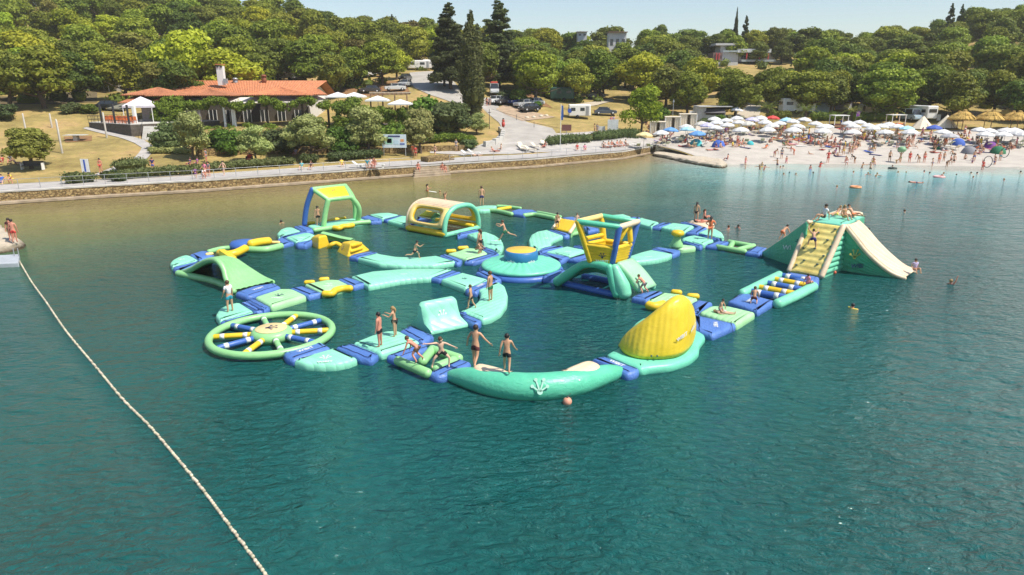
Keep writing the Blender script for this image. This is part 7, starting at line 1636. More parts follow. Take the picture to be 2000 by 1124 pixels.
def skinned(name, verts, edges, radii, root, m, sub=1):
    me = bpy.data.meshes.new(name); me.from_pydata([tuple(v) for v in verts], edges, []); o = bpy.data.objects.new(name, me); COL.objects.link(o)
    sk = o.modifiers.new('skin', 'SKIN'); sk.use_smooth_shade = True; sk.branch_smoothing = .3
    for i, r in enumerate(radii): me.skin_vertices[0].data[i].radius = (r, r) if not isinstance(r, tuple) else r
    me.skin_vertices[0].data[root].use_root = True
    if sub: ss = o.modifiers.new('sub', 'SUBSURF'); ss.levels = sub; ss.render_levels = sub
    dg = bpy.context.evaluated_depsgraph_get(); ev = o.evaluated_get(dg); nm = bpy.data.meshes.new_from_object(ev); nm.name = name
    bpy.data.objects.remove(o); bpy.data.meshes.remove(me)
    nm.materials.clear(); nm.materials.append(m); nm.polygons.foreach_set('use_smooth', [True] * len(nm.polygons)); return nm
BODY = {}
def bodymeshes(pn, female, detail):
    key = (pn, female, detail)
    if key in BODY: return BODY[key]
    J = skeleton(pose(pn)); names = [k for k in J if k[0] != '_']; idx = {k: i for i, k in enumerate(names)}
    R = dict(pelvis=.072, waist=.056 if female else .062, chest=.07 if female else .078, neckb=.034, head=.058, crown=.04)
    for k in 'lr': R.update({'sh' + k: .036, 'el' + k: .025, 'wr' + k: .017, 'ha' + k: .017, 'hi' + k: .062, 'kn' + k: .036, 'an' + k: .022, 'to' + k: .017, 'he' + k: .02})
    E = [('pelvis', 'waist'), ('waist', 'chest'), ('chest', 'neckb'), ('neckb', 'head'), ('head', 'crown')]
    for k in 'lr': E += [('chest', 'sh' + k), ('sh' + k, 'el' + k), ('el' + k, 'wr' + k), ('wr' + k, 'ha' + k), ('pelvis', 'hi' + k), ('hi' + k, 'kn' + k), ('kn' + k, 'an' + k), ('an' + k, 'to' + k), ('an' + k, 'he' + k)]
    vs = [J[n] for n in names]; rr = [R[n] for n in names]; ee = [(idx[a], idx[b]) for a, b in E]
    out = {}
    out['body'] = skinned('body', vs, ee, rr, idx['pelvis'], SKINS[0])
    def sub(name, chain, radii, edges, sub=1): return skinned(name, chain, edges, radii, 0, CLOTHM, sub)
    th = .55
    out['shorts'] = sub('shorts', [J['pelvis'], J['waist'] * .35, J['hil'], J['hil'].lerp(J['knl'], th), J['hir'], J['hir'].lerp(J['knr'], th)], [.082, .072, .07, .058, .07, .058], [(0, 1), (0, 2), (2, 3), (0, 4), (4, 5)])
    out['bikini_bottom'] = sub('bikini_bottom', [J['pelvis'], J['hil'] * .8, J['hir'] * .8], [.08, .064, .064], [(0, 1), (0, 2)])
    out['bikini_top'] = sub('bikini_top', [J['chest'] + J['_fw'] * .012, J['chest'] + J['_fw'] * .02 - (J['chest'] - J['waist']) * .25], [.079, .074], [(0, 1)])
    out['shirt'] = sub('shirt', [J['chest'], J['waist'], J['pelvis'] * .4, J['neckb'].lerp(J['chest'], .3), J['shl'], J['shl'].lerp(J['ell'], .6), J['shr'], J['shr'].lerp(J['elr'], .6)], [.09, .078, .084, .055, .046, .038, .046, .038], [(0, 1), (1, 2), (0, 3), (0, 4), (4, 5), (0, 6), (6, 7)])
    # head parts
    hl, fw = J['_hl'], J['_fw']; fx = (fw - hl * fw.dot(hl)).normalized(); mb = MB(); c = J['head'] + hl * .035 - fx * .012
    mb.ball((0, 0, 0), 1, 12); X = V((1, 0, 0)); mb.v = [c + X * v.x * .062 + fx * v.y * .066 + hl * (v.z * .068 if v.z > -.2 else v.z * .06) for v in mb.v]
    if female: mb.tube([c - fx * .05, c - fx * .075 - hl * .06, c - fx * .07 - hl * .14], [.035, .034, .016], 7)
    o = mb.b('hair', HAIRS[0], None, True); out['hair'] = o.data; bpy.data.objects.remove(o)
    mb = MB(); f = J['head'] + hl * .012 + fx * .055
    for s in (-1, 1): mb.ball(f + X * s * .022 + hl * .012, .007, 6)
    o = mb.b('eyes', HAIRS[3], None, True); out['eyes'] = o.data; bpy.data.objects.remove(o)
    mb = MB(); mb.ball(f + fx * .006 - hl * .006, .011, 6, (1, 1, 1.4)); [mb.ball(J['head'] + X * s * .058, .014, 6, (.5, 1, 1.3)) for s in (-1, 1)]
    for k in 'lr':   # four unequal fingers and a thumb on each hand
        dv = (J['ha' + k] - J['wr' + k]).normalized(); sd = dv.cross(V((0, 1, .3))).normalized(); s0 = J['ha' + k] + dv * .006
        for i, ln in enumerate((.030, .036, .034, .026)): q = s0 + sd * (.0085 * (i - 1.5)); mb.tube([q, q + dv * ln * .6, q + dv * ln + V((0, .006, -.003))], [.0052, .005, .004], 5)
        q = J['wr' + k] + dv * .02 + sd * .015; mb.tube([q, q + dv * .018 + sd * .016, q + dv * .036 + sd * .018], [.006, .0056, .0045], 5)
    o = mb.b('fingers_and_face', SKINS[0], None, True); out['features'] = o.data; bpy.data.objects.remove(o)
    pts = [v.co.z for v in out['body'].vertices]; out['_zmin'] = min(pts); out['_J'] = J
    BODY[key] = out; return out
CLOTHM = cloth('black')
NP = [0]
def person(pos, h, face, pn, label, wear='shorts', color='black', skin=0, hair=0, female=False, dz=0, tilt=0, group='people on the water park', child=False, color2=None, detail=True, ground=True):
    B = bodymeshes(pn, female, True); s = h / 0.985
    if child: pass
    e = empty('person', (pos[0], pos[1], pos[2] - (B['_zmin'] * s if ground else 0) + dz), radians(face), label, 'person', group); e.scale = (s, s, s)
    if tilt: e.rotation_euler = (tilt, 0, radians(face))
    def part(nm, me, m):
        o = bpy.data.objects.new(nm, me); COL.objects.link(o); o.parent = e
        o.material_slots[0].link = 'OBJECT'; o.material_slots[0].material = m; return o
    part('body', B['body'], SKINS[skin]); part('hair', B['hair'], HAIRS[hair])
    if detail: part('eyes', B['eyes'], HAIRS[3]); part('fingers', B['features'], SKINS[skin])
    c = cloth(color)
    if wear in ('shorts', 'shirt'): part('shorts', B['shorts'], cloth(color2) if color2 else c)
    if wear in ('bikini', 'suit'): part('bikini_bottom', B['bikini_bottom'], c); part('bikini_top', B['bikini_top'], c)
    if wear in ('shirt', 'suit'): part('shirt' if wear == 'shirt' else 'swimsuit', B['shirt'], c)
    NP[0] += 1; return e
def pp(px, py, pxh, face, pn, label, z=.36, **kw):
    """a person whose feet (or seat) touch height z at this point; pxh is the standing height in photograph pixels"""
    p = G(px, py, z); h = pxh / scale_at(p) / cos(PITCH - .05) ; return person(p, h, face, pn, label, **kw)
# facing: 0 away, 90 left, 180 towards the camera, 270 right
pp(451, 609, 63, 60, 'contrapposto', 'boy in a white T-shirt and teal shorts on the quarter-round float', wear='shirt', color='white', color2='teal', hair=1)
pp(743, 677, 70, 75, 'stand', 'teenage boy in black shorts facing left before the girl', color='black', hair=3, skin=3)
pp(772, 657, 61, 80, 'arms_front', 'blond girl in a bikini gesturing behind the teenage boy', wear='bikini', color='black', female=True, hair=2)
pp(815, 711, 66, 70, 'crawl', 'boy in patterned trunks crawling onto the blue mattress left of the open frame', color='patterned brown', skin=3, hair=1, dz=.1)
pp(863, 716, 68, 195, 'lunge', 'boy in black shorts balancing with arms spread over the open frame', z=.4, color='black', hair=1, skin=1)
pp(929, 715, 84, -20, 'balance_walk', 'tall man in maroon shorts walking away onto the giant bumper', z=.62, color='maroon', hair=0, skin=0)
pp(990, 726, 79, -5, 'walk', 'man in black shorts walking away in the middle of the giant bumper', z=.9, color='black', hair=3, skin=0)
pp(958, 588, 60, 60, 'stand', 'boy in dark green shorts standing on the mint hook float', color='green', hair=1)
pp(920, 603, 49, 75, 'walk', 'small child walking on the inner edge of the mint hook float', color='black', hair=1)
pp(986, 470, 44, 80, 'leap', 'boy leaping over the water above the trampoline island', z=.75, color='green', hair=1)
pp(811, 506, 41, 285, 'run', 'boy in black shorts running along the curved mint runway', color='black', hair=3)
pp(938, 495, 48, 60, 'stand', 'taller girl in a dark bikini standing on the pale green pad float', wear='bikini', color='black', female=True, hair=1)
pp(931, 495, 36, 250, 'squat', 'child squatting beside the taller girl on the pale green pad float', wear='bikini', color='green', hair=1)
pp(941, 402, 38, 10, 'stand', 'man in dark blue shorts on the mint balance float at the back', color='navy', hair=1, skin=0)
pp(1088, 449, 34, 200, 'stand', 'man in black shorts standing at the foot of the small yellow slide', color='black', hair=3, skin=2)
pp(1127, 436, 30, 180, 'sit', 'pale swimmer sitting behind the top of the small yellow slide', color='navy', skin=1, hair=1, z=.5)
pp(1359, 434, 39, 330, 'stand', 'woman in a dark bikini standing on the cream platform', wear='bikini', color='black', female=True, hair=3)
pp(1370, 434, 34, 270, 'lie', 'sunburnt person lying on the cream platform', wear='bikini', color='red', skin=3, female=True, z=.4)
pp(1377, 430, 34, 260, 'sit', 'person with red hair sitting at the right end of the cream platform', wear='bikini', color='black', skin=3, female=True, hair=1, z=.4)
pp(1386, 468, 45, 340, 'stand_hips', 'girl in an orange swimsuit standing on the mint square float', wear='suit', color='orange', female=True, hair=3)
pp(1257, 573, 46, 40, 'crawl', 'boy in grey shorts crouching at the foot of the tower ramp', color='grey', hair=1, skin=3)
pp(1405, 611, 42, 230, 'kneel', 'kneeling swimmer bending over another on the bright green float', color='grey', skin=0, hair=0)
pp(1413, 613, 42, 250, 'lie', 'fair skinned swimmer lying on the bright green float', wear='bikini', color='white', female=True, skin=1, hair=2)
pp(1472, 592, 46, 340, 'kneel', 'boy in maroon trunks kneeling on the wide blue mattress by the ladder bridge', color='maroon', hair=1)
pp(1577, 558, 38, 300, 'sit', 'child in pink sitting on the last rung of the ladder bridge', z=.4, color='pink', wear='suit', skin=3, hair=0)
pp(1593, 560, 36, 120, 'swim', 'swimmer hanging on the right rail of the ladder bridge', z=0, color='red', dz=-1.05, skin=3, hair=1)
q = g[17][6] if False else None
p = DZ('t', 700, 398, (C0.y + PN.y) / 2 + .05); person(p, 1.35, -10, 'climb', 'boy in dark trunks climbing the yellow wall of the giant slide', color='navy', hair=0, dz=-.05)
p = DZ('t', 475, 335, lcc[7].y + .8); person(p, 1.35, -60, 'crawl', 'child climbing up the cream left ramp of the giant slide', color='orange', hair=0)
ztp = hz + .12
for x, y, hh, f, pn, lab, kw in ((780, 190, 1.65, 100, 'sit', 'boy in a white shirt sitting at the left edge of the slide platform', dict(wear='shirt', color='white', color2='black', hair=0)), (930, 182, 1.45, 200, 'sit', 'blond girl sitting in the middle of the slide platform', dict(wear='bikini', color='yellow', female=True, hair=2)), (995, 155, 1.5, 210, 'recline', 'tanned person leaning back on the right of the slide platform', dict(color='orange', hair=0)), (875, 150, 1.3, 120, 'recline', 'small person lying on the back edge of the slide platform', dict(color='yellow', hair=2))):
    p = G(*Z('t', x, y), ztp + (.12 if y < 170 else 0)); person(p, hh, f, pn, lab, **kw)
pp(1786, 532, 42, 180, 'sit', 'child in lilac sliding off the foot of the giant chute', z=.3, wear='suit', color='lilac', hair=0)
pp(622.5, 440.5, 38, 200, 'stand', 'boy in black shorts standing between the legs of the goalpost arch', color='black', hair=3, z=.36)
pp(30, 474, 46, 20, 'stand', 'man in red trunks on the rock at the left picture edge', z=.55, color='red', hair=0, skin=3)
pp(24, 470, 44, 200, 'contrapposto', 'person in maroon standing behind the man on the left rock', z=.55, color='maroon', wear='suit', hair=0, skin=3)
p = g_ = DZ('e', 890, 555, Y0 + 1.2); person(V((p.x, p.y, FL0.z + .25)), 1.35, 150, 'sit', 'child sitting inside the yellow basket of the lookout tower', color='orange', hair=0, skin=3)
# swimmers
SWG = 'swimmers in the sea'
def swimmer(px, py, label, depth=None, pxh=None, pn='swim', face=None, hair=None, sk=None, **kw):
    p = G(px, py, 0); h = kw.pop('h', 1.6); d_ = depth if depth is not None else .80
    f = face if face is not None else rnd.choice([60, 120, 200, 250, 300]); kw.setdefault('color', 'navy')
    return person((p.x, p.y, 0), h, f, pn, label, dz=-d_ * h, hair=hair if hair is not None else rnd.randrange(4), skin=sk if sk is not None else rnd.choice([0, 1, 3]), group=SWG, detail=False, **kw)
for x, y, lab, kw in ((547, 436, 'lone swimmer left of the goalpost arch', {}), (1426, 447, 'left of the two swimmers beyond the pink platform', {}), (1444, 445, 'right of the two swimmers beyond the pink platform', {}), (1763, 415, 'lone swimmer beyond the top of the giant slide', {}), (1662, 603, 'swimmer in a yellow top right of the ladder bridge', dict(color='yellow', wear='suit')), (1856, 555, 'swimmer with one arm raised far right of the giant chute', dict(pn='arm_up')), (1700, 452, 'swimmer half hidden behind the giant chute', {}),
    (834, 374, 'woman in the sea holding a white float rod', dict(depth=.48, wear='bikini', color='orange', female=True, pn='arms_front', face=270)), (857, 377, 'head of a swimmer at the end of the white float rod', {}), (869, 396, 'person in the water raising both hands behind the tunnel', dict(depth=.38, pn='arms_up', wear='bikini', color='orange', female=True)),
    (1484, 332, 'left of the pair standing waist deep off the beach', dict(depth=.5, sk=2)), (1492, 333, 'right of the pair standing waist deep off the beach', dict(depth=.5, sk=3)), (1518, 323, 'boy knee deep left of the man in the hat', dict(depth=.35)), (1522, 328, 'swimmer with head out, leftmost off the beach', {}), (1528, 327, 'swimmer beside the leftmost head off the beach', {}), (1529, 342, 'sunburnt swimmer in front of the standing pair', {}), (1553, 342, 'swimmer alone left of the orange ring', {}),
    (1601, 327, 'woman in red waist deep near the two men in red', dict(depth=.45, wear='suit', color='red', female=True, sk=2)), (1683, 329, 'child waist deep, left of the three in the shallows', dict(depth=.45)), (1700, 330, 'man in black waist deep, middle of the three in the shallows', dict(depth=.4, color='black')), (1709, 322, 'child with dark hair, right of the three in the shallows', dict(depth=.45)), (1669, 338, 'head of a swimmer below the three in the shallows', {}), (1708, 346, 'fair head of a swimmer below the three in the shallows', dict(hair=2)), (1752, 338, 'light haired swimmer between the floating rings', dict(hair=2)),
    (1807, 337, 'left head of the pair of swimmers before the pink ring', {}), (1813, 340, 'right head of the pair of swimmers before the pink ring', {}), (1637, 367, 'swimmer left of the orange ring', {}), (1895, 340, 'upper of three swimmers at the right', {}), (1906, 340, 'dark haired swimmer, right of three at the right', {}), (1898, 348, 'lower of three swimmers at the right', {}), (1958, 353, 'reddish swimmer at the far right', dict(sk=3)), (1992, 338, 'swimmer almost cut by the right picture edge', {}), (1787, 358, 'swimmer floating flat on the back', dict(pn='lie', depth=0.02)), (1410, 305, 'bather sitting on the rock ledge', dict(pn='sit', depth=-.35)), (1218, 306, 'bather leaning at the sea wall ledge', dict(pn='sit', depth=-.15, sk=3)), (1420, 318, 'bather at the water edge behind the ledge tip', dict(pn='sit', depth=-.2))):
    kw.pop('dz2', None); swimmer(x, y, lab, **kw)
def ring(px, py, m, label, r=.45):
    p = G(px, py, .08); mb = MB(); g = [[p + V(((r + .14 * cos(2 * pi * j / 8)) * cos(2 * pi * i / 20), (r + .14 * cos(2 * pi * j / 8)) * sin(2 * pi * i / 20), .14 * sin(2 * pi * j / 8))) for j in range(8)] for i in range(21)]; mb.grid(g, True); o = mb.build('swim_ring', m, None, True, loc=p); tag(o, label, 'swim ring')
    return p
ring(1671, 366, mat('orange_ring_vinyl', (.7, .3, .12), .4), 'orange swim ring with a person in it off the beach', .5); swimmer(1671, 365, 'person floating inside the orange swim ring', depth=.62, pn='sit', color='navy')
ring(1834, 346, mat('pink_ring_vinyl', (.75, .4, .38), .4), 'pink swim ring with a person lying in it', .55); swimmer(1835, 345, 'person lying in the pink swim ring', depth=.1, pn='recline', color='pink')
ring(1743, 329, mat('black_ring_vinyl', (.03, .05, .04), .4), 'black swim ring with a child near the shore'); swimmer(1743, 328, 'child sitting in the black swim ring', depth=.3, pn='sit', h=1.2)
mb = MB(); a = G(838, 374, .35); b_ = G(852, 376, .2); mb.tube([a, b_], .05, 6); o = mb.build('float_rod', WHITE, None, True, loc=a); tag(o, 'white float rod held between two bathers', 'pool noodle')
# people on the land
LG = 'people on the shore'
def land(px, py, face, pn, label, h=1.68, dz=.08, **kw):
    p = GT(px, py, 0); kw.setdefault('hair', rnd.randrange(4)); kw.setdefault('skin', rnd.choice([0, 1, 3])); kw.setdefault('group', LG); return person((p.x, p.y, max(p.z, kw.pop('minz', -9)) + dz), h, face, pn, label, detail=False, **kw)
for x, y, f, pn, lab, kw in ((198, 339, 190, 'stand', 'woman in a red bikini standing on the lawn path', dict(wear='bikini', color='red', female=True)), (300, 337, 190, 'stand', 'person in a blue patterned outfit behind the low hedge', dict(wear='shirt', color='navy', color2='blue')), (383, 350, 200, 'walk', 'child leading the walking group on the promenade', dict(h=1.2, wear='shirt', color='purple')), (396, 351, 250, 'squat', 'person with a pushchair in the middle of the walking group', dict(wear='shirt', color='white')), (402, 347, 160, 'walk', 'woman with a pink top in the walking group', dict(wear='shirt', color='pink', female=True)), (409, 346, 160, 'stand', 'man in a grey shirt at the right of the walking group', dict(wear='shirt', color='grey')), (438, 344, 170, 'walk', 'man in dark shorts walking alone on the promenade', {}), (404, 318, 90, 'stand', 'person in dark clothes walking on the grass behind the hedge', dict(wear='shirt', color='grey')),
    (812, 310, 180, 'stand', 'woman in a red top standing near the map board', dict(wear='shirt', color='red', female=True)), (807, 306, 180, 'stand', 'person in orange beside the woman in the red top', dict(wear='suit', color='orange', female=True)), (850, 307, 150, 'walk', 'man in blue shorts walking left of the stone planter', dict(color='navy')), (891, 296, 190, 'stand', 'woman in a light dress on the promenade before the knoll', dict(wear='shirt', color='grey', female=True)), (718, 330, 200, 'sit_edge', 'leftmost person of the group on the white bench', dict(wear='shirt', color='teal')), (724, 329, 180, 'sit_edge', 'second person of the group on the white bench', dict(wear='shirt', color='white')), (730, 328, 180, 'sit_edge', 'third person of the group on the white bench', dict(color='red', skin=3)), (733, 330, 170, 'sit_edge', 'rightmost person of the group on the white bench', dict(color='navy', skin=3)),
    (668, 327, 200, 'sit', 'person in a yellow top sitting on the promenade edge', dict(wear='shirt', color='yellow')), (608, 332, 180, 'sit', 'person in maroon sitting on a towel by the hedge gap', dict(wear='shirt', color='maroon')), (590, 333, 180, 'sit', 'person in turquoise sitting left of the one in maroon', dict(wear='shirt', color='turquoise')), (578, 305, 170, 'sit', 'person in lilac clothes sitting by the low stone wall', dict(wear='shirt', color='lilac')), (372, 326, 90, 'sit', 'person in dark blue sitting on the grass behind the hedge', dict(wear='shirt', color='navy')), (386, 325, 90, 'sit', 'person in purple sitting on the grass behind the hedge', dict(wear='shirt', color='purple')),
    (6, 322, 90, 'sit', 'person in red of the picnic group cut by the left picture edge', dict(wear='shirt', color='red')), (22, 320, 200, 'sit', 'person in dark clothes of the picnic group under the tree', dict(wear='shirt', color='grey')), (32, 322, 260, 'recline', 'person reclining at the right of the picnic group', dict(color='maroon')), (5, 362, 200, 'sit', 'person in blue sitting on the promenade at the left picture edge', dict(wear='shirt', color='blue')), (26, 360, 170, 'squat', 'person in a yellow top bending down on the promenade far left', dict(wear='shirt', color='yellow')),
    (951, 208, 180, 'stand', 'person standing left of the parked cars, left one of two', {}), (957, 208, 180, 'stand', 'person standing left of the parked cars, right one of two', dict(wear='shirt', color='grey')), (837, 138, 180, 'stand', 'person in red at the top of the uphill road', dict(wear='shirt', color='red')), (833, 138, 180, 'stand', 'person in white at the top of the uphill road', dict(wear='shirt', color='white')), (817, 137, 180, 'stand', 'person in pink left of the pair at the top of the road', dict(wear='shirt', color='pink')), (983, 250, 180, 'stand', 'person in red beside the litter bin', dict(wear='shirt', color='red', h=1.5)),
    (1161, 262, 90, 'stand', 'tanned man standing left of the notice boards', {}), (1166, 262, 180, 'stand', 'woman in dark clothes beside the tanned man', dict(wear='shirt', color='grey', female=True)), (1193, 246, 180, 'stand', 'man in pink behind the tall notice panel', dict(wear='shirt', color='pink')), (1198, 245, 180, 'stand', 'person in lilac behind the tall notice panel', dict(wear='shirt', color='lilac')),
    (965, 298, 250, 'recline', 'bather reclining on the left promenade sunbed', dict(skin=3)), (930, 306, 270, 'lie', 'bather lying flat on the promenade left of the sunbeds', dict()), (978, 296, 90, 'sit', 'bather sitting on the left promenade sunbed', {}), (1064, 290, 120, 'sit', 'bather with a red towel right of the high-backed sunbeds', dict(color='red')), (1127, 295, 180, 'sit', 'bather in red sitting on the promenade edge below the hedge', dict(wear='suit', color='red')), (1142, 296, 180, 'sit', 'bather in pink sitting right of the one in red below the hedge', dict(wear='suit', color='pink'))):
    land(x, y, f, pn, lab, **kw)
for i in range(9):
    land(1178 + i * 5.5, 290 - i * .5, 180 + 20 * (i % 3), ('sit', 'recline', 'sit')[i % 3], 'sunbather in the tight row of loungers below the notice boards, %s' % ['leftmost', 'second from left', 'third from left', 'fourth from left', 'middle', 'fourth from right', 'third from right', 'second from right', 'rightmost'][i], color=('red', 'pink', 'navy', 'orange')[i % 4], skin=(0, 3)[i % 2])
for x, z_, lab in ((813, 1.0, 'bather in red sitting at the left of the stone steps'), (861, .75, 'bather in black sitting at the right of the stone steps'), (866, .5, 'second bather low at the right of the stone steps')):
    a, b_ = shorept(x, .1 - (1.0 - z_)); person((a, b_, z_), 1.65, 190, 'sit_edge', lab, color='red' if x < 850 else 'black', skin=3, hair=1, group=LG, detail=False, dz=-.45)
bn_ = empty('white_bench', GT(726, 329, .05), -.1, 'white bench with four people on the promenade', 'bench'); mb = MB(); mb.box((0, 0, .42), (3.2, .5, .08)); mb.b('seat', WHITE, bn_)
for s in (-1.4, 1.4): mb = MB(); mb.box((s, 0, .2), (.12, .45, .4)); mb.b('leg', WHITE, bn_)
# ------------------------------------------------------------ beach furniture
BG = 'parasols on the crowded beach'
def shadecloth(n, c): return mat(n + '_parasol_cloth', c, .75, var=.05)
PCOL = {'white': (.64, .64, .63), 'off white': (.58, .56, .5), 'red': (.6, .06, .05), 'blue': (.12, .30, .62), 'light blue': (.35, .62, .75), 'deep blue': (.05, .10, .40), 'lavender': (.5, .48, .68), 'teal': (.12, .5, .5), 'grey': (.4, .4, .42), 'yellow': (.75, .62, .3)}
UM = {}
def umbrella_mesh(col, seed):
    key = (col, seed)
    if key in UM: return UM[key]
    n = 8; R = 1.25; vs = [V((0, 0, 2.35))]; fs = []
    for k, (r, z) in enumerate(((.5, 2.22), (.9, 2.06), (R, 1.84))):
        for j in range(n * 2):
            a = pi * j / n; rr = r * (1 if j % 2 == 0 else .965 - .02 * k); vs.append(V((rr * cos(a), rr * sin(a), z + (.0 if j % 2 == 0 else -.02 * k))))
    m_ = n * 2
    for j in range(m_):
        fs.append((0, 1 + j, 1 + (j + 1) % m_))
        for k in range(2): fs.append((1 + k * m_ + j, 1 + (k + 1) * m_ + j, 1 + (k + 1) * m_ + (j + 1) % m_, 1 + k * m_ + (j + 1) % m_))
    b0 = len(vs)
    for j in range(m_): v = vs[1 + 2 * m_ + j]; vs.append(V((v.x * .995, v.y * .995, v.z - .16)))
    for j in range(m_): fs.append((1 + 2 * m_ + j, b0 + j, b0 + (j + 1) % m_, 1 + 2 * m_ + (j + 1) % m_))
    me = bpy.data.meshes.new('canopy'); me.from_pydata([tuple(v) for v in vs], [], fs); me.materials.append(shadecloth(col.replace(' ', '_'), PCOL[col])); 
    if 'p' not in UM:
        mb = MB(); mb.tube([(0, 0, -.1), (0, 0, 2.5)], .03, 6); o = mb.b('pole', GREYM, None, True); UM['p'] = o.data; bpy.data.objects.remove(o)
    UM[key] = me; return me
SPOTS = []
def umbrella(px, py, col='white', s=1.0, dy=20):
    p = GT(px, py + dy); e = empty('beach_parasol', (p.x, p.y, p.z + .03), rnd.uniform(0, 3), None, 'parasol', BG); e.scale = (s,) * 3; e.rotation_euler[0] = rnd.uniform(-.08, .08); e.rotation_euler[1] = rnd.uniform(-.08, .08)
    for nm, me in (('pole', None), ('canopy', umbrella_mesh(col, 0))):
        o = bpy.data.objects.new(nm, me or UM['p']); COL.objects.link(o); o.parent = e
    e['_c'] = col; e['_px'] = px; e['_row'] = p.y; e['_k'] = 'u'; SPOTS.append((p, px, col)); return e
umbrella_mesh('white', 0)
ZU = [('4', 415, 330, 'white'), ('4', 190, 400, 'white'), ('4', 870, 165, 'white'), ('4', 780, 272, 'white'), ('4', 880, 250, 'white'), ('4', 690, 290, 'white'), ('4', 895, 292, 'white'), ('4', 790, 315, 'white'), ('4', 985, 302, 'off white'), ('4', 1090, 245, 'white'), ('4', 1135, 287, 'white'), ('4', 680, 342, 'white'), ('4', 912, 372, 'white'), ('4', 1200, 322, 'white'), ('4', 1265, 300, 'white'), ('4', 1160, 370, 'white'), ('4', 1385, 280, 'white'), ('4', 1485, 262, 'white'), ('4', 1330, 265, 'light blue'), ('4', 1425, 327, 'white'), ('4', 1390, 370, 'white'), ('4', 1590, 302, 'white'), ('4', 1660, 332, 'white'), ('4', 1655, 380, 'white'), ('4', 1010, 262, 'lavender'), ('4', 1200, 245, 'red'), ('4', 268, 370, 'blue'), ('4', 520, 408, 'blue'), ('4', 610, 315, 'lavender'), ('4', 670, 255, 'white'), ('4', 430, 365, 'light blue'), ('4', 560, 300, 'off white'), ('4', 30, 425, 'yellow'),
      ('5', 250, 298, 'white'), ('5', 350, 290, 'white'), ('5', 300, 328, 'white'), ('5', 430, 322, 'white'), ('5', 545, 327, 'white'), ('5', 620, 310, 'white'), ('5', 290, 394, 'white'), ('5', 590, 396, 'white'), ('5', 780, 348, 'light blue'), ('5', 815, 392, 'white'), ('5', 1105, 395, 'white'), ('5', 1175, 435, 'grey'), ('5', 1440, 375, 'white'), ('5', 1520, 385, 'white'), ('5', 1490, 418, 'white'), ('5', 1680, 380, 'white'), ('5', 1655, 420, 'white'), ('5', 1800, 402, 'white'), ('5', 1855, 415, 'white'), ('5', 1030, 340, 'deep blue'), ('5', 480, 345, 'white'), ('5', 1760, 380, 'white'), ('5', 20, 385, 'white'), ('5', 60, 330, 'white'), ('5', 700, 330, 'white')]
ulist = [umbrella(*Z(k, x, y), c, s=1.02 if y < 360 else 1.1) for k, x, y, c in ZU]
# loungers
lproto = {}
def lounger(p, rz, m='cream', label=None, up=.5):
    key = m
    if key not in lproto:
        e = empty('sun_lounger', (0, 0, 0)); mm = {'cream': CREAMC, 'green': mat('sage_lounger_cloth', (.42, .46, .33), .8), 'white': WHITE}[m]
        mb = MB(); mb.box((0, -.35, .36), (.62, 1.3, .07)); mb.b('mattress', mm, e)
        mb = MB(); R_ = Matrix.Rotation(.62, 3, 'X'); mb.box((0, .55, .58), (.62, .75, .07), M=R_); mb.b('backrest', mm, e)
        for sx in (-.28, .28):
            for sy in (-.85, .35): mb = MB(); mb.box((sx, sy, .17), (.05, .05, .34)); mb.b('leg', WHITE, e)
        lproto[key] = remember(e); e['used'] = 0
    s = lproto[key]
    if s['used'] == 0: s['used'] = 1; c = s; c.location = p; c.rotation_euler = (0, 0, rz)
    else: c = copytree(s, p, rz)
    c['category'] = 'sun lounger'; c['group'] = 'sun loungers on the beach and promenade'
    if label: c['label'] = label
    return c
CL = []   # crowd things that get their label at the end
for i, (x, y, l) in enumerate(((912, 306, 'flat white sunbed at the left end of the promenade'), (925, 304, 'second flat white sunbed from the left on the promenade'), (1022, 296, 'cream sunbed with raised back, left of the promenade group of four'), (1035, 297, 'cream sunbed in the middle of the promenade group, nearer the wall'), (1046, 291, 'cream sunbed right of the middle in the promenade group'), (1062, 286, 'high-backed sunbed touching the grey green hedge'), (1018, 290, 'high-backed cream sunbed at the back of the promenade group'), (1185, 290, 'white sunbed at the left end of the tight row below the notice boards'), (1205, 288, 'white sunbed in the middle of the tight row below the notice boards'), (1228, 287, 'white sunbed at the right end of the tight row below the notice boards'), (702, 329, 'low white sunbed left of the white bench'))):
    lounger(GT(x, y, .06), (1.2, 1.3, .9, 1.1, .8, .3, .4, 2.0, 2.0, 2.0, 1.5)[i], 'white' if i < 2 or i > 6 else 'cream', l)
br_ = random.Random(11)
for (p, px, col) in SPOTS:
    for s_ in (-1, 1):
        if br_.random() < .72:
            q = onT(p.x + s_ * br_.uniform(.7, 1.1), p.y - br_.uniform(.0, .9), .06); c = lounger(q, pi + br_.uniform(-.5, .5), br_.choice(['cream', 'green', 'green', 'white'])); c['_k'] = 'l'; c['_px'] = px + s_ * 7; c['_row'] = q.y; c['_c'] = col
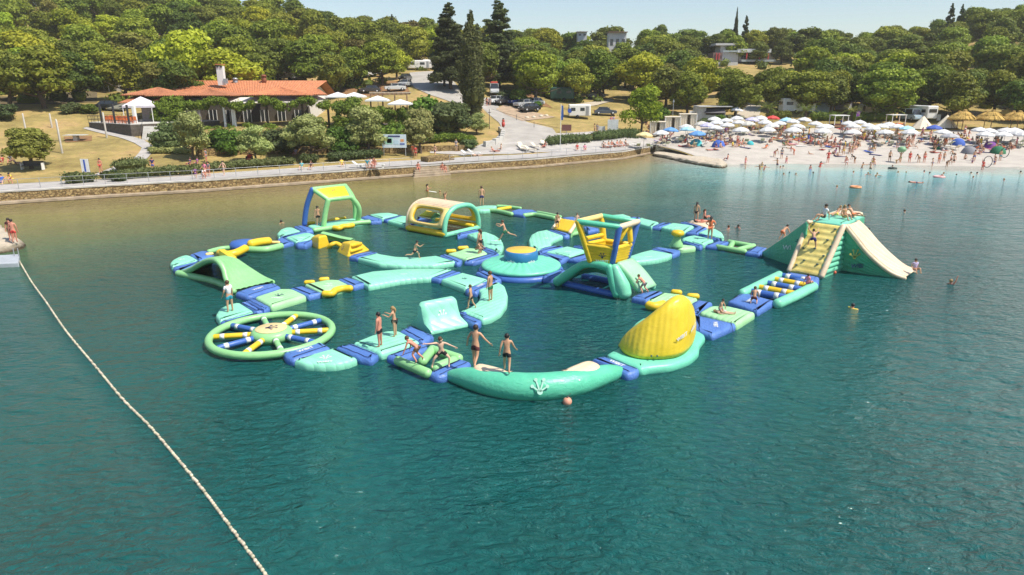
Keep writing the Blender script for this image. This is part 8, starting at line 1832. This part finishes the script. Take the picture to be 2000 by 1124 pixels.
# crowd
COLS_ = ['red', 'orange', 'pink', 'navy', 'black', 'blue', 'green', 'white', 'turquoise', 'yellow', 'purple']
SPEC = []
def crowd(px, py, kind):
    p = GT(px, py); pn = {'stand': br_.choice(['stand', 'contrapposto', 'stand_hips', 'walk']), 'sit': br_.choice(['sit', 'sit', 'recline', 'sit_edge']), 'lie': br_.choice(['lie', 'lie_front', 'recline'])}[kind]
    fem = br_.random() < .5; lift = .38 if (kind != 'stand' and br_.random() < .4) else .04
    SPEC.append((p, px, kind, pn, br_.choice(COLS_), fem, lift, br_.uniform(1.5, 1.8) if br_.random() < .8 else 1.2, br_.uniform(0, 360), br_.choice([0, 0, 1, 2, 3, 3]), br_.randrange(4), br_.random()))
def crowd_build(limit):
    SPEC.sort(key=lambda q: q[0].y); vs, fs, mi, ms = [], [], [], []
    for i, (p, px, kind, pn, c, fem, lift, h, f, sk, hr, rr_) in enumerate(SPEC):
        wear = ('bikini' if rr_ < .5 else 'suit') if fem else ('shorts' if rr_ < .7 else 'shirt')
        if i < limit:
            e = person((p.x, p.y, p.z + lift), h, f, pn, None, wear=wear, color=c, skin=sk, hair=hr, female=fem, group='sunbathers on the beach', detail=False)
            e['_k'] = 'p'; e['_px'] = px; e['_row'] = p.y; e['_c'] = c; e['_s'] = {'stand': 'standing', 'sit': 'sitting', 'lie': 'lying'}[kind]; continue
        B = bodymeshes(pn, fem, True); s_ = h / .985; M = Matrix.Translation((p.x, p.y, p.z + lift - B['_zmin'] * s_)) @ Matrix.Rotation(radians(f), 4, 'Z') @ Matrix.Scale(s_, 4)
        for nm, m in (('body', SKINS[sk]), ('hair', HAIRS[hr]), ('shorts' if wear in ('shorts', 'shirt') else 'bikini_bottom', cloth(c)), ('shirt' if wear in ('shirt', 'suit') else ('bikini_top' if fem else None), cloth(c))):
            if not nm: continue
            if m not in ms: ms.append(m)
            o = len(vs); me = B[nm]; vs += [tuple(M @ v.co) for v in me.vertices]; fs += [[k + o for k in q.vertices] for q in me.polygons]; mi += [ms.index(m)] * len(me.polygons)
    o = mk('beach_crowd', vs, fs, ms, None, True); o.data.polygons.foreach_set('material_index', mi); tag(o, 'mass of sunbathers between the rear parasols of the beach', 'crowd', kind='stuff')
CLUST = [('4', 100, 350, 60, 70, 10), ('4', 240, 430, 70, 30, 7), ('4', 450, 470, 60, 40, 8), ('4', 680, 400, 110, 50, 10), ('4', 780, 420, 50, 50, 6), ('4', 900, 470, 70, 30, 7), ('4', 1050, 340, 80, 40, 8), ('4', 1290, 400, 60, 60, 10), ('4', 1400, 460, 90, 50, 14), ('4', 1500, 400, 60, 50, 6), ('4', 1600, 440, 80, 60, 10), ('4', 1690, 500, 50, 30, 3), ('4', 700, 505, 60, 30, 4), ('4', 1180, 500, 40, 30, 3),
         ('5', 180, 520, 50, 60, 9), ('5', 230, 350, 60, 40, 6), ('5', 330, 520, 60, 50, 9), ('5', 430, 400, 80, 50, 10), ('5', 560, 430, 80, 40, 8), ('5', 690, 370, 80, 40, 8), ('5', 800, 470, 80, 60, 10), ('5', 980, 430, 60, 40, 8), ('5', 1080, 500, 90, 50, 12), ('5', 1290, 400, 80, 40, 10), ('5', 1450, 500, 80, 60, 10), ('5', 1590, 480, 80, 50, 8), ('5', 1720, 500, 80, 40, 6), ('5', 480, 540, 40, 20, 3), ('5', 1180, 550, 50, 20, 2), ('5', 110, 470, 50, 40, 4)]
for k, x, y, sx, sy, n in CLUST:
    for i in range(int(n * 1.25)):
        X_, Y_ = Z(k, x + br_.uniform(-sx, sx), y + br_.uniform(-sy, sy) + 15); crowd(X_, min(Y_, 308), br_.choices(['stand', 'sit', 'lie'], [22, 55, 23])[0])
for i in range(24):
    X_ = br_.uniform(1450, 1995); dpt = br_.choice([0, 0, 1, 2]); Y_ = (320, 328, 340)[dpt] + br_.uniform(-3, 5); p = G(X_, Y_, 0); c = br_.choice(COLS_); fem = br_.random() < .5
    e = person((p.x, p.y, 0), br_.uniform(1.3, 1.75), br_.uniform(90, 270), br_.choice(['stand', 'contrapposto', 'walk', 'bend'] if dpt < 2 else ['swim']), None, wear='bikini' if fem else 'shorts', color=c, skin=br_.choice([0, 3, 1]), hair=br_.randrange(4), female=fem, group='bathers in the shallows', detail=False, dz=(-.2, -.7, -1.3)[dpt])
    e['_k'] = 'w'; e['_px'] = X_; e['_row'] = p.y; e['_c'] = c; e['_s'] = ('ankle deep', 'waist deep', 'swimming')[dpt]
crowd_build(132)
BE = 'bathers at the waterline'
for k, x, y, f, pn, lab, kw in (('4', 1225, 625, 200, 'bend', 'person bending forward at the waterline beside the man in the hat', dict(color='pink')), ('4', 1290, 632, 180, 'stand', 'man in a white top and navy shorts at the waterline', dict(wear='shirt', color='grey', color2='navy')), ('4', 1400, 614, 90, 'bend', 'orange tanned person bending with an outstretched arm', dict(color='orange', skin=3)), ('4', 1715, 652, 180, 'stand_hips', 'broad man in red standing hands on hips, facing the sea', dict(color='red', wear='shirt', skin=3, h=1.85)), ('4', 1550, 610, 270, 'recline', 'child lying in the shallows right of the orange bather', dict(h=1.1)), ('5', 215, 612, 180, 'stand', 'thin person in beige right of the broad man in red', dict(color='yellow')), ('5', 320, 655, 90, 'bend', 'person in black bending at the waterline', dict(color='black', wear='shirt')), ('5', 638, 648, 180, 'contrapposto', 'man in dark shorts before the green parasol ball', dict(color='black')), ('5', 700, 590, 180, 'stand', 'person in dark clothes left of the green float ball', dict(color='grey', wear='shirt')),
    ('5', 820, 655, 180, 'stand', 'sunburnt person in red right of the green float ball', dict(color='red', skin=3, wear='suit')), ('5', 905, 657, 120, 'bend', 'person bending down left of the woman in red', dict(color='black')), ('5', 955, 656, 180, 'stand', 'sunburnt woman in a red bikini at the waterline', dict(wear='bikini', color='red', skin=3, female=True)), ('5', 1090, 662, 180, 'stand', 'tall sunburnt man in orange trunks among three', dict(color='orange', skin=3)), ('5', 1133, 652, 180, 'stand', 'teenager in grey beside the tall sunburnt man', dict(color='grey', h=1.5)), ('5', 1165, 684, 200, 'bend', 'person in patterned trunks crouching in the shallows', dict(color='patterned brown')), ('5', 1408, 652, 180, 'contrapposto', 'thin person in blue alone before the blue pop-up tent', dict(color='blue')), ('5', 1490, 712, 180, 'arm_up', 'child in red holding a large black hoop net', dict(color='red', wear='suit', h=1.5, skin=3)), ('5', 1645, 652, 180, 'stand', 'slender person at the waterline right of the hoop net', dict(color='teal')), ('5', 1600, 640, 180, 'sit', 'child sitting at the waterline below the pink towels', dict(color='pink', h=1.1)), ('4', 1800, 620, 180, 'sit', 'child sitting at the waterline left of the broad man', dict(h=1.1)), ('5', 735, 655, 180, 'arms_up', 'person carrying the green float ball on the head', dict(color='green'))):
    X_, Y_ = Z(k, x, y); p = G(X_, Y_, .02); p.z = max(T(p.x, p.y), -.25); h_ = kw.pop('h', 1.7); person(p, h_, f, pn, lab, group=BE, detail=False, hair=rnd.randrange(4), **kw)
    if 'hoop' in lab:
        mb = MB(); mb.tube([p + V((.55 + .75 * cos(a) * .8, 0, 1.25 + .75 * sin(a))) for a in [2 * pi * i / 18 for i in range(19)]], .05, 5, False); o = mb.build('hoop_net', DARKM, None, True, loc=p); tag(o, 'large black hoop net held by the child in red', 'hoop')
    if 'carrying' in lab:
        mb = MB(); mb.ball(p + V((0, 0, 1.95)), .62, 12, (1, 1, .7)); o = mb.build('float_ball', mat('green_ball_vinyl', (.2, .38, .2), .5), None, True, loc=p); tag(o, 'green beach float carried overhead at the waterline', 'beach float')
# towels and bags
for i in range(60):
    k, x, y, sx, sy, n = br_.choice(CLUST); X_, Y_ = Z(k, x + br_.uniform(-sx, sx), y + 20 + br_.uniform(-sy, sy)); p = GT(X_, min(Y_, 307), .09); c = br_.choice(['red', 'blue', 'white', 'orange', 'turquoise', 'pink', 'lilac', 'yellow', 'navy'])
    mb = MB(); mb.box((0, 0, 0), (.8, 1.7, .03)); mb.box((br_.uniform(-.5, .5), .7, .05), (.3, .2, .12)); o = mb.b('beach_towel', cloth(c), None); o.location = p; o.rotation_euler = (.05, 0, br_.uniform(0, 3)); tag(o, None, 'towel', 'towels on the beach'); o['_k'] = 't'; o['_px'] = X_; o['_row'] = p.y; o['_c'] = c
for x, y, c, lab in ((1870, 284, 'blue', 'light blue pop-up beach tent among the right-hand crowd'), (1892, 300, 'grey', 'grey green pop-up beach tent near the waterline'), (1403, 287, 'blue', 'blue half-dome beach tent left of the standing woman'), (1359, 285, 'turquoise', 'turquoise low beach tent under the blue parasol'), (1465, 283, 'turquoise', 'turquoise bag or float left of the green loungers'), (1948, 300, 'green', 'dark green beach shelter at the right near the waterline'), (1828, 292, 'green', 'bright green float lying before the right-hand crowd'), (1935, 290, 'purple', 'purple beach shelter at the right')):
    p = GT(x, y); mb = MB(); R_ = 1.1 if 'tent' in lab or 'shelter' in lab else .6; mb.lathe((0, 0, 0), [(R_, 0), (R_ * .95, R_ * .3), (R_ * .7, R_ * .75), (R_ * .3, R_ * .98), (0, R_)], 12); o = mb.b('beach_tent' if R_ > 1 else 'beach_float', cloth(c), None, True); o.location = p; tag(o, lab, 'tent' if R_ > 1 else 'float')
# thatched parasols
TH = mat('straw_thatch', (.55, .36, .10), .95, var=.35, scale=9, bump=.8, bscale=30); THD = mat('old_straw_thatch', (.40, .26, .08), .95, var=.35, scale=9)
def thatched(k, x, y, label, s=1.0):
    X_, Y_ = Z(k, x, y); p = GT(X_, Y_ + 17); e = empty('thatched_parasol', p, rnd.uniform(0, 3), label, 'parasol', 'thatched straw parasols'); e.scale = (s,) * 3
    mb = MB(); mb.tube([(0, 0, -.2), (0, 0, 2.6)], .07, 7); mb.b('pole', WOOD, e, True)
    for nm, r0, z0, r1, z1, m in (('thatch_layer', 1.75, 2.0, .75, 2.75, TH), ('thatch_layer', 1.15, 2.55, .32, 3.15, TH), ('thatch_tuft', .42, 3.05, .12, 3.45, THD)):
        mb = MB(); n = 90; rr = random.Random(int(r0 * 100))
        for i in range(n):
            a = 2 * pi * i / n; w = .09 * r0; L_ = rr.uniform(.93, 1.12); zz = rr.uniform(-.12, .06); t_ = V((-sin(a), cos(a), 0))
            o_ = V((cos(a) * r0 * L_, sin(a) * r0 * L_, z0 + zz)); i_ = V((cos(a) * r1, sin(a) * r1, z1)); up_ = V((0, 0, rr.uniform(0, .07))); mid = o_.lerp(i_, .45) + V((0, 0, .12)); mb.add([o_ - t_ * w + up_, o_ + t_ * w, mid + t_ * w * .8, mid - t_ * w * .8, i_ + t_ * w * .5, i_ - t_ * w * .5, o_ - V((0, 0, .22)) + t_ * w * .3], [(0, 1, 2, 3), (3, 2, 4, 5), (0, 6, 1)])
        mb.lathe((0, 0, 0), [(r0 * .93, z0 - .02), (r1 * .95, z1 - .05), (.01, z1)], 20); mb.b(nm, m, e)
for x, y, l, s in ((1300, 275, 'thatched straw parasol, front one of the leftmost pair', 1.08), (1255, 262, 'thatched straw parasol, rear one of the leftmost pair', .95), (1560, 278, 'thatched straw parasol, front one of the middle pair', 1.08), (1500, 262, 'thatched straw parasol, rear one of the middle pair', .95), (1800, 280, 'thatched straw parasol, front one of the right pair', 1.05), (1745, 262, 'thatched straw parasol, rear left one of the right group', .95), (1868, 270, 'thatched straw parasol cut by the right picture edge', 1.0), (1700, 190, 'distant thatched straw parasol under the trees', .7)): thatched('5', x, y, l, s)
# cream bell tents
for x, y, l in ((938, 335, 'cream pyramid tent, left one of two on the beach'), (1155, 325, 'cream pyramid tent, right one of two on the beach')):
    X_, Y_ = Z('5', x, y); p = GT(X_, Y_); e = empty('pyramid_tent', p, .2, l, 'tent', 'cream pyramid tents'); vs = [V((0, 0, 2.3))] + [V((2.2 * cos(a), 1.8 * sin(a), 0)) for a in [2 * pi * i / 8 for i in range(8)]]
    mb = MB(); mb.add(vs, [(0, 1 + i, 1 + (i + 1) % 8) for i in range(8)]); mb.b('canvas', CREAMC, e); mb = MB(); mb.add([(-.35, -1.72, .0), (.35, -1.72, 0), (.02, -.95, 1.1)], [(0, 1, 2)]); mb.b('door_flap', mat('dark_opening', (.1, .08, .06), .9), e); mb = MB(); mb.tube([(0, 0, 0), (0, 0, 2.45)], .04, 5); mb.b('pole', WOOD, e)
# curtained cabins and daybeds
for x, y, w, l in ((1283, 266, 2.6, 'cream curtained beach cabin, nearest the slim acacia'), (1312, 256, 2.6, 'cream curtained beach cabin, middle of three'), (1342, 250, 3.0, 'cream curtained beach cabin, right of three')):
    e = empty('beach_cabin', GT(x, y), -.15, l, 'cabin', 'curtained beach cabins'); H_ = 2.5
    mb = MB(); mb.box((0, 0, H_), (w + .2, 2.7, .12)); mb.b('roof', CREAMC, e)
    for sx in (-1, 1):
        for sy in (-1, 1): mb = MB(); mb.box((sx * w / 2, sy * 1.25, H_ / 2), (.14, .14, H_)); mb.b('post', WHITE, e)
    for sx, sy, wd_, dp in ((-.28, -1.2, w * .42, 0), (.3, -1.2, w * .36, 0)):
        g_ = [[V((sx * w + (j / 12 - .5) * wd_, sy + .06 * sin(j * 1.9), .05 + (H_ - .15) * i / 4)) for j in range(13)] for i in range(5)]; mb = MB(); mb.grid(g_); mb.b('curtain', CREAMC, e, True)
    for sx in (-1, 1): g_ = [[V((sx * w / 2 * .97, -1.2 + 2.4 * j / 12, .05 + (H_ - .15) * i / 4)) + V((.06 * sin(j * 1.7), 0, 0)) for j in range(13)] for i in range(5)]; mb = MB(); mb.grid(g_); mb.b('curtain', CREAMC, e, True)
    mb = MB(); mb.box((0, .9, 1.2), (w, .08, 2.3)); mb.b('back_wall', mat('greyish_canvas', (.42, .38, .32), .8), e)
for k, x, y, l in (('5', 170, 325, 'white daybed with canopy frame and maroon cushions, left one'), ('5', 690, 320, 'white daybed with canopy frame and orange cushions, right one')):
    X_, Y_ = Z(k, x, y); e = empty('daybed', GT(X_, Y_), .1, l, 'daybed', 'white canopy daybeds')
    for sx in (-1, 1):
        for sy in (-1, 1): mb = MB(); mb.box((sx * 1.3, sy * .9, 1.1), (.1, .1, 2.2)); mb.b('post', WHITE, e)
    mb = MB(); mb.box((0, 0, 2.2), (2.9, 2.1, .12)); mb.b('canopy', WHITE, e); mb = MB(); mb.box((0, 0, .3), (2.7, 1.9, .4)); mb.b('bed_base', WOOD, e)
    mb = MB(); mb.box((0, 0, .56), (2.6, 1.8, .14)); mb.b('cushion', cloth('maroon' if 'maroon' in l else 'orange'), e)
for x, l in ((1820, 'long dark wooden fence behind the thatched parasols'),):
    a, b_ = GT(1838, 236), GT(2080, 240); e = empty('fence', a, 0, l, 'fence'); n = 60
    for i in range(n): q = a.lerp(b_, i / n); mb = MB(); mb.box((q.x, q.y, T(q.x, q.y) + .8), ((b_ - a).length / n * .92, .06, 1.6)); mb.build('plank', mat('dark_fence_wood', (.035, .03, .028), .8, objvar=.3), e)
for i, (k, x, y, c, l) in enumerate((('5', 330, 232, 'purple', 'purple beach flag between the two daybeds'), ('4', 1700, 40, 'lilac', 'lilac beach flag in front of the camp trees'))):
    X_, Y_ = Z(k, x, y + 20); e, h = pole(X_, Y_ + 6, Y_ - 16, l, .03, GREYM, 'beach_flag', 'flag'); mb = MB(); mb.add([(0, 0, h), (.7, .05, h - .1), (.65, 0, h - .9), (0, 0, h - 1.0)], [(0, 1, 2, 3)]); mb.b('flag', cloth(c), e)
# ------------------------------------------------------------ labels of the crowd, one by one
def where(px):
    for lim, s in ((1330, 'next to the curtained cabins'), (1385, 'behind the rock ledge'), (1450, 'right of the blue parasols'), (1500, 'below the sandy track'), (1560, 'below the red parasol'), (1620, 'below the first palms'), (1680, 'before the left daybed'), (1740, 'left of the right daybed'), (1790, 'below the camper van'), (1850, 'below the pyramid tents'), (1900, 'left of the thatch'), (1950, 'below the thatch'), (9999, 'at the right edge')):
        if px < lim: return s
def rowof(o):
    r = o['_row'] - shoreY(o['_px']); return 'near the water' if r < 12 else ('mid beach' if r < 21 else 'at the back')
ORD = ['', 'second', 'third', 'fourth', 'fifth', 'sixth', 'seventh', 'eighth', 'ninth', 'tenth', 'eleventh', 'twelfth', 'thirteenth', 'fourteenth', 'fifteenth', 'sixteenth', 'seventeenth', 'eighteenth', 'nineteenth', 'twentieth']
for o in list(COL.objects):
    if '_k' in o:
        k = o['_k']; w = where(o['_px']); r = rowof(o); c = o['_c']
        o['label'] = {'u': '%s beach parasol %s, %s' % (c, r, w), 'l': 'lounger by %s parasol %s, %s' % (c, r, w), 't': '%s towel %s, %s' % (c, r, w), 'w': '%s bather in %s, sea %s' % (o.get('_s', ''), c, w), 'p': '%s sunbather in %s %s, %s' % (o.get('_s', ''), c, r, w)}[k]
byl = {}
for o in COL.objects:
    if o.parent is None and 'label' in o: byl.setdefault(o['label'], []).append(o)
for lab, L_ in byl.items():
    if len(L_) > 1:
        L_.sort(key=lambda o: (o.location.x / max(o.location.y, 1)))
        for i, o in enumerate(L_): o['label'] = ('leftmost ' if i == 0 else ('rightmost ' if i == len(L_) - 1 else ORD[min(i, 19)] + ' from left, ')) + lab

hz_ = MB(); hz_.box((0, -200, 35.5), (3100, 2700, 73)); o = hz_.build('haze'); m = bpy.data.materials.new('summer_air'); m.use_nodes = True; nt = m.node_tree; nt.nodes.remove(nt.nodes['Principled BSDF']); pv = nt.nodes.new('ShaderNodeVolumePrincipled'); pv.inputs['Color'].default_value = (.97, .95, .91, 1); pv.inputs['Density'].default_value = .00024; nt.links.new(pv.outputs[0], nt.nodes['Material Output'].inputs['Volume']); o.data.materials.append(m); tag(o, kind='stuff')
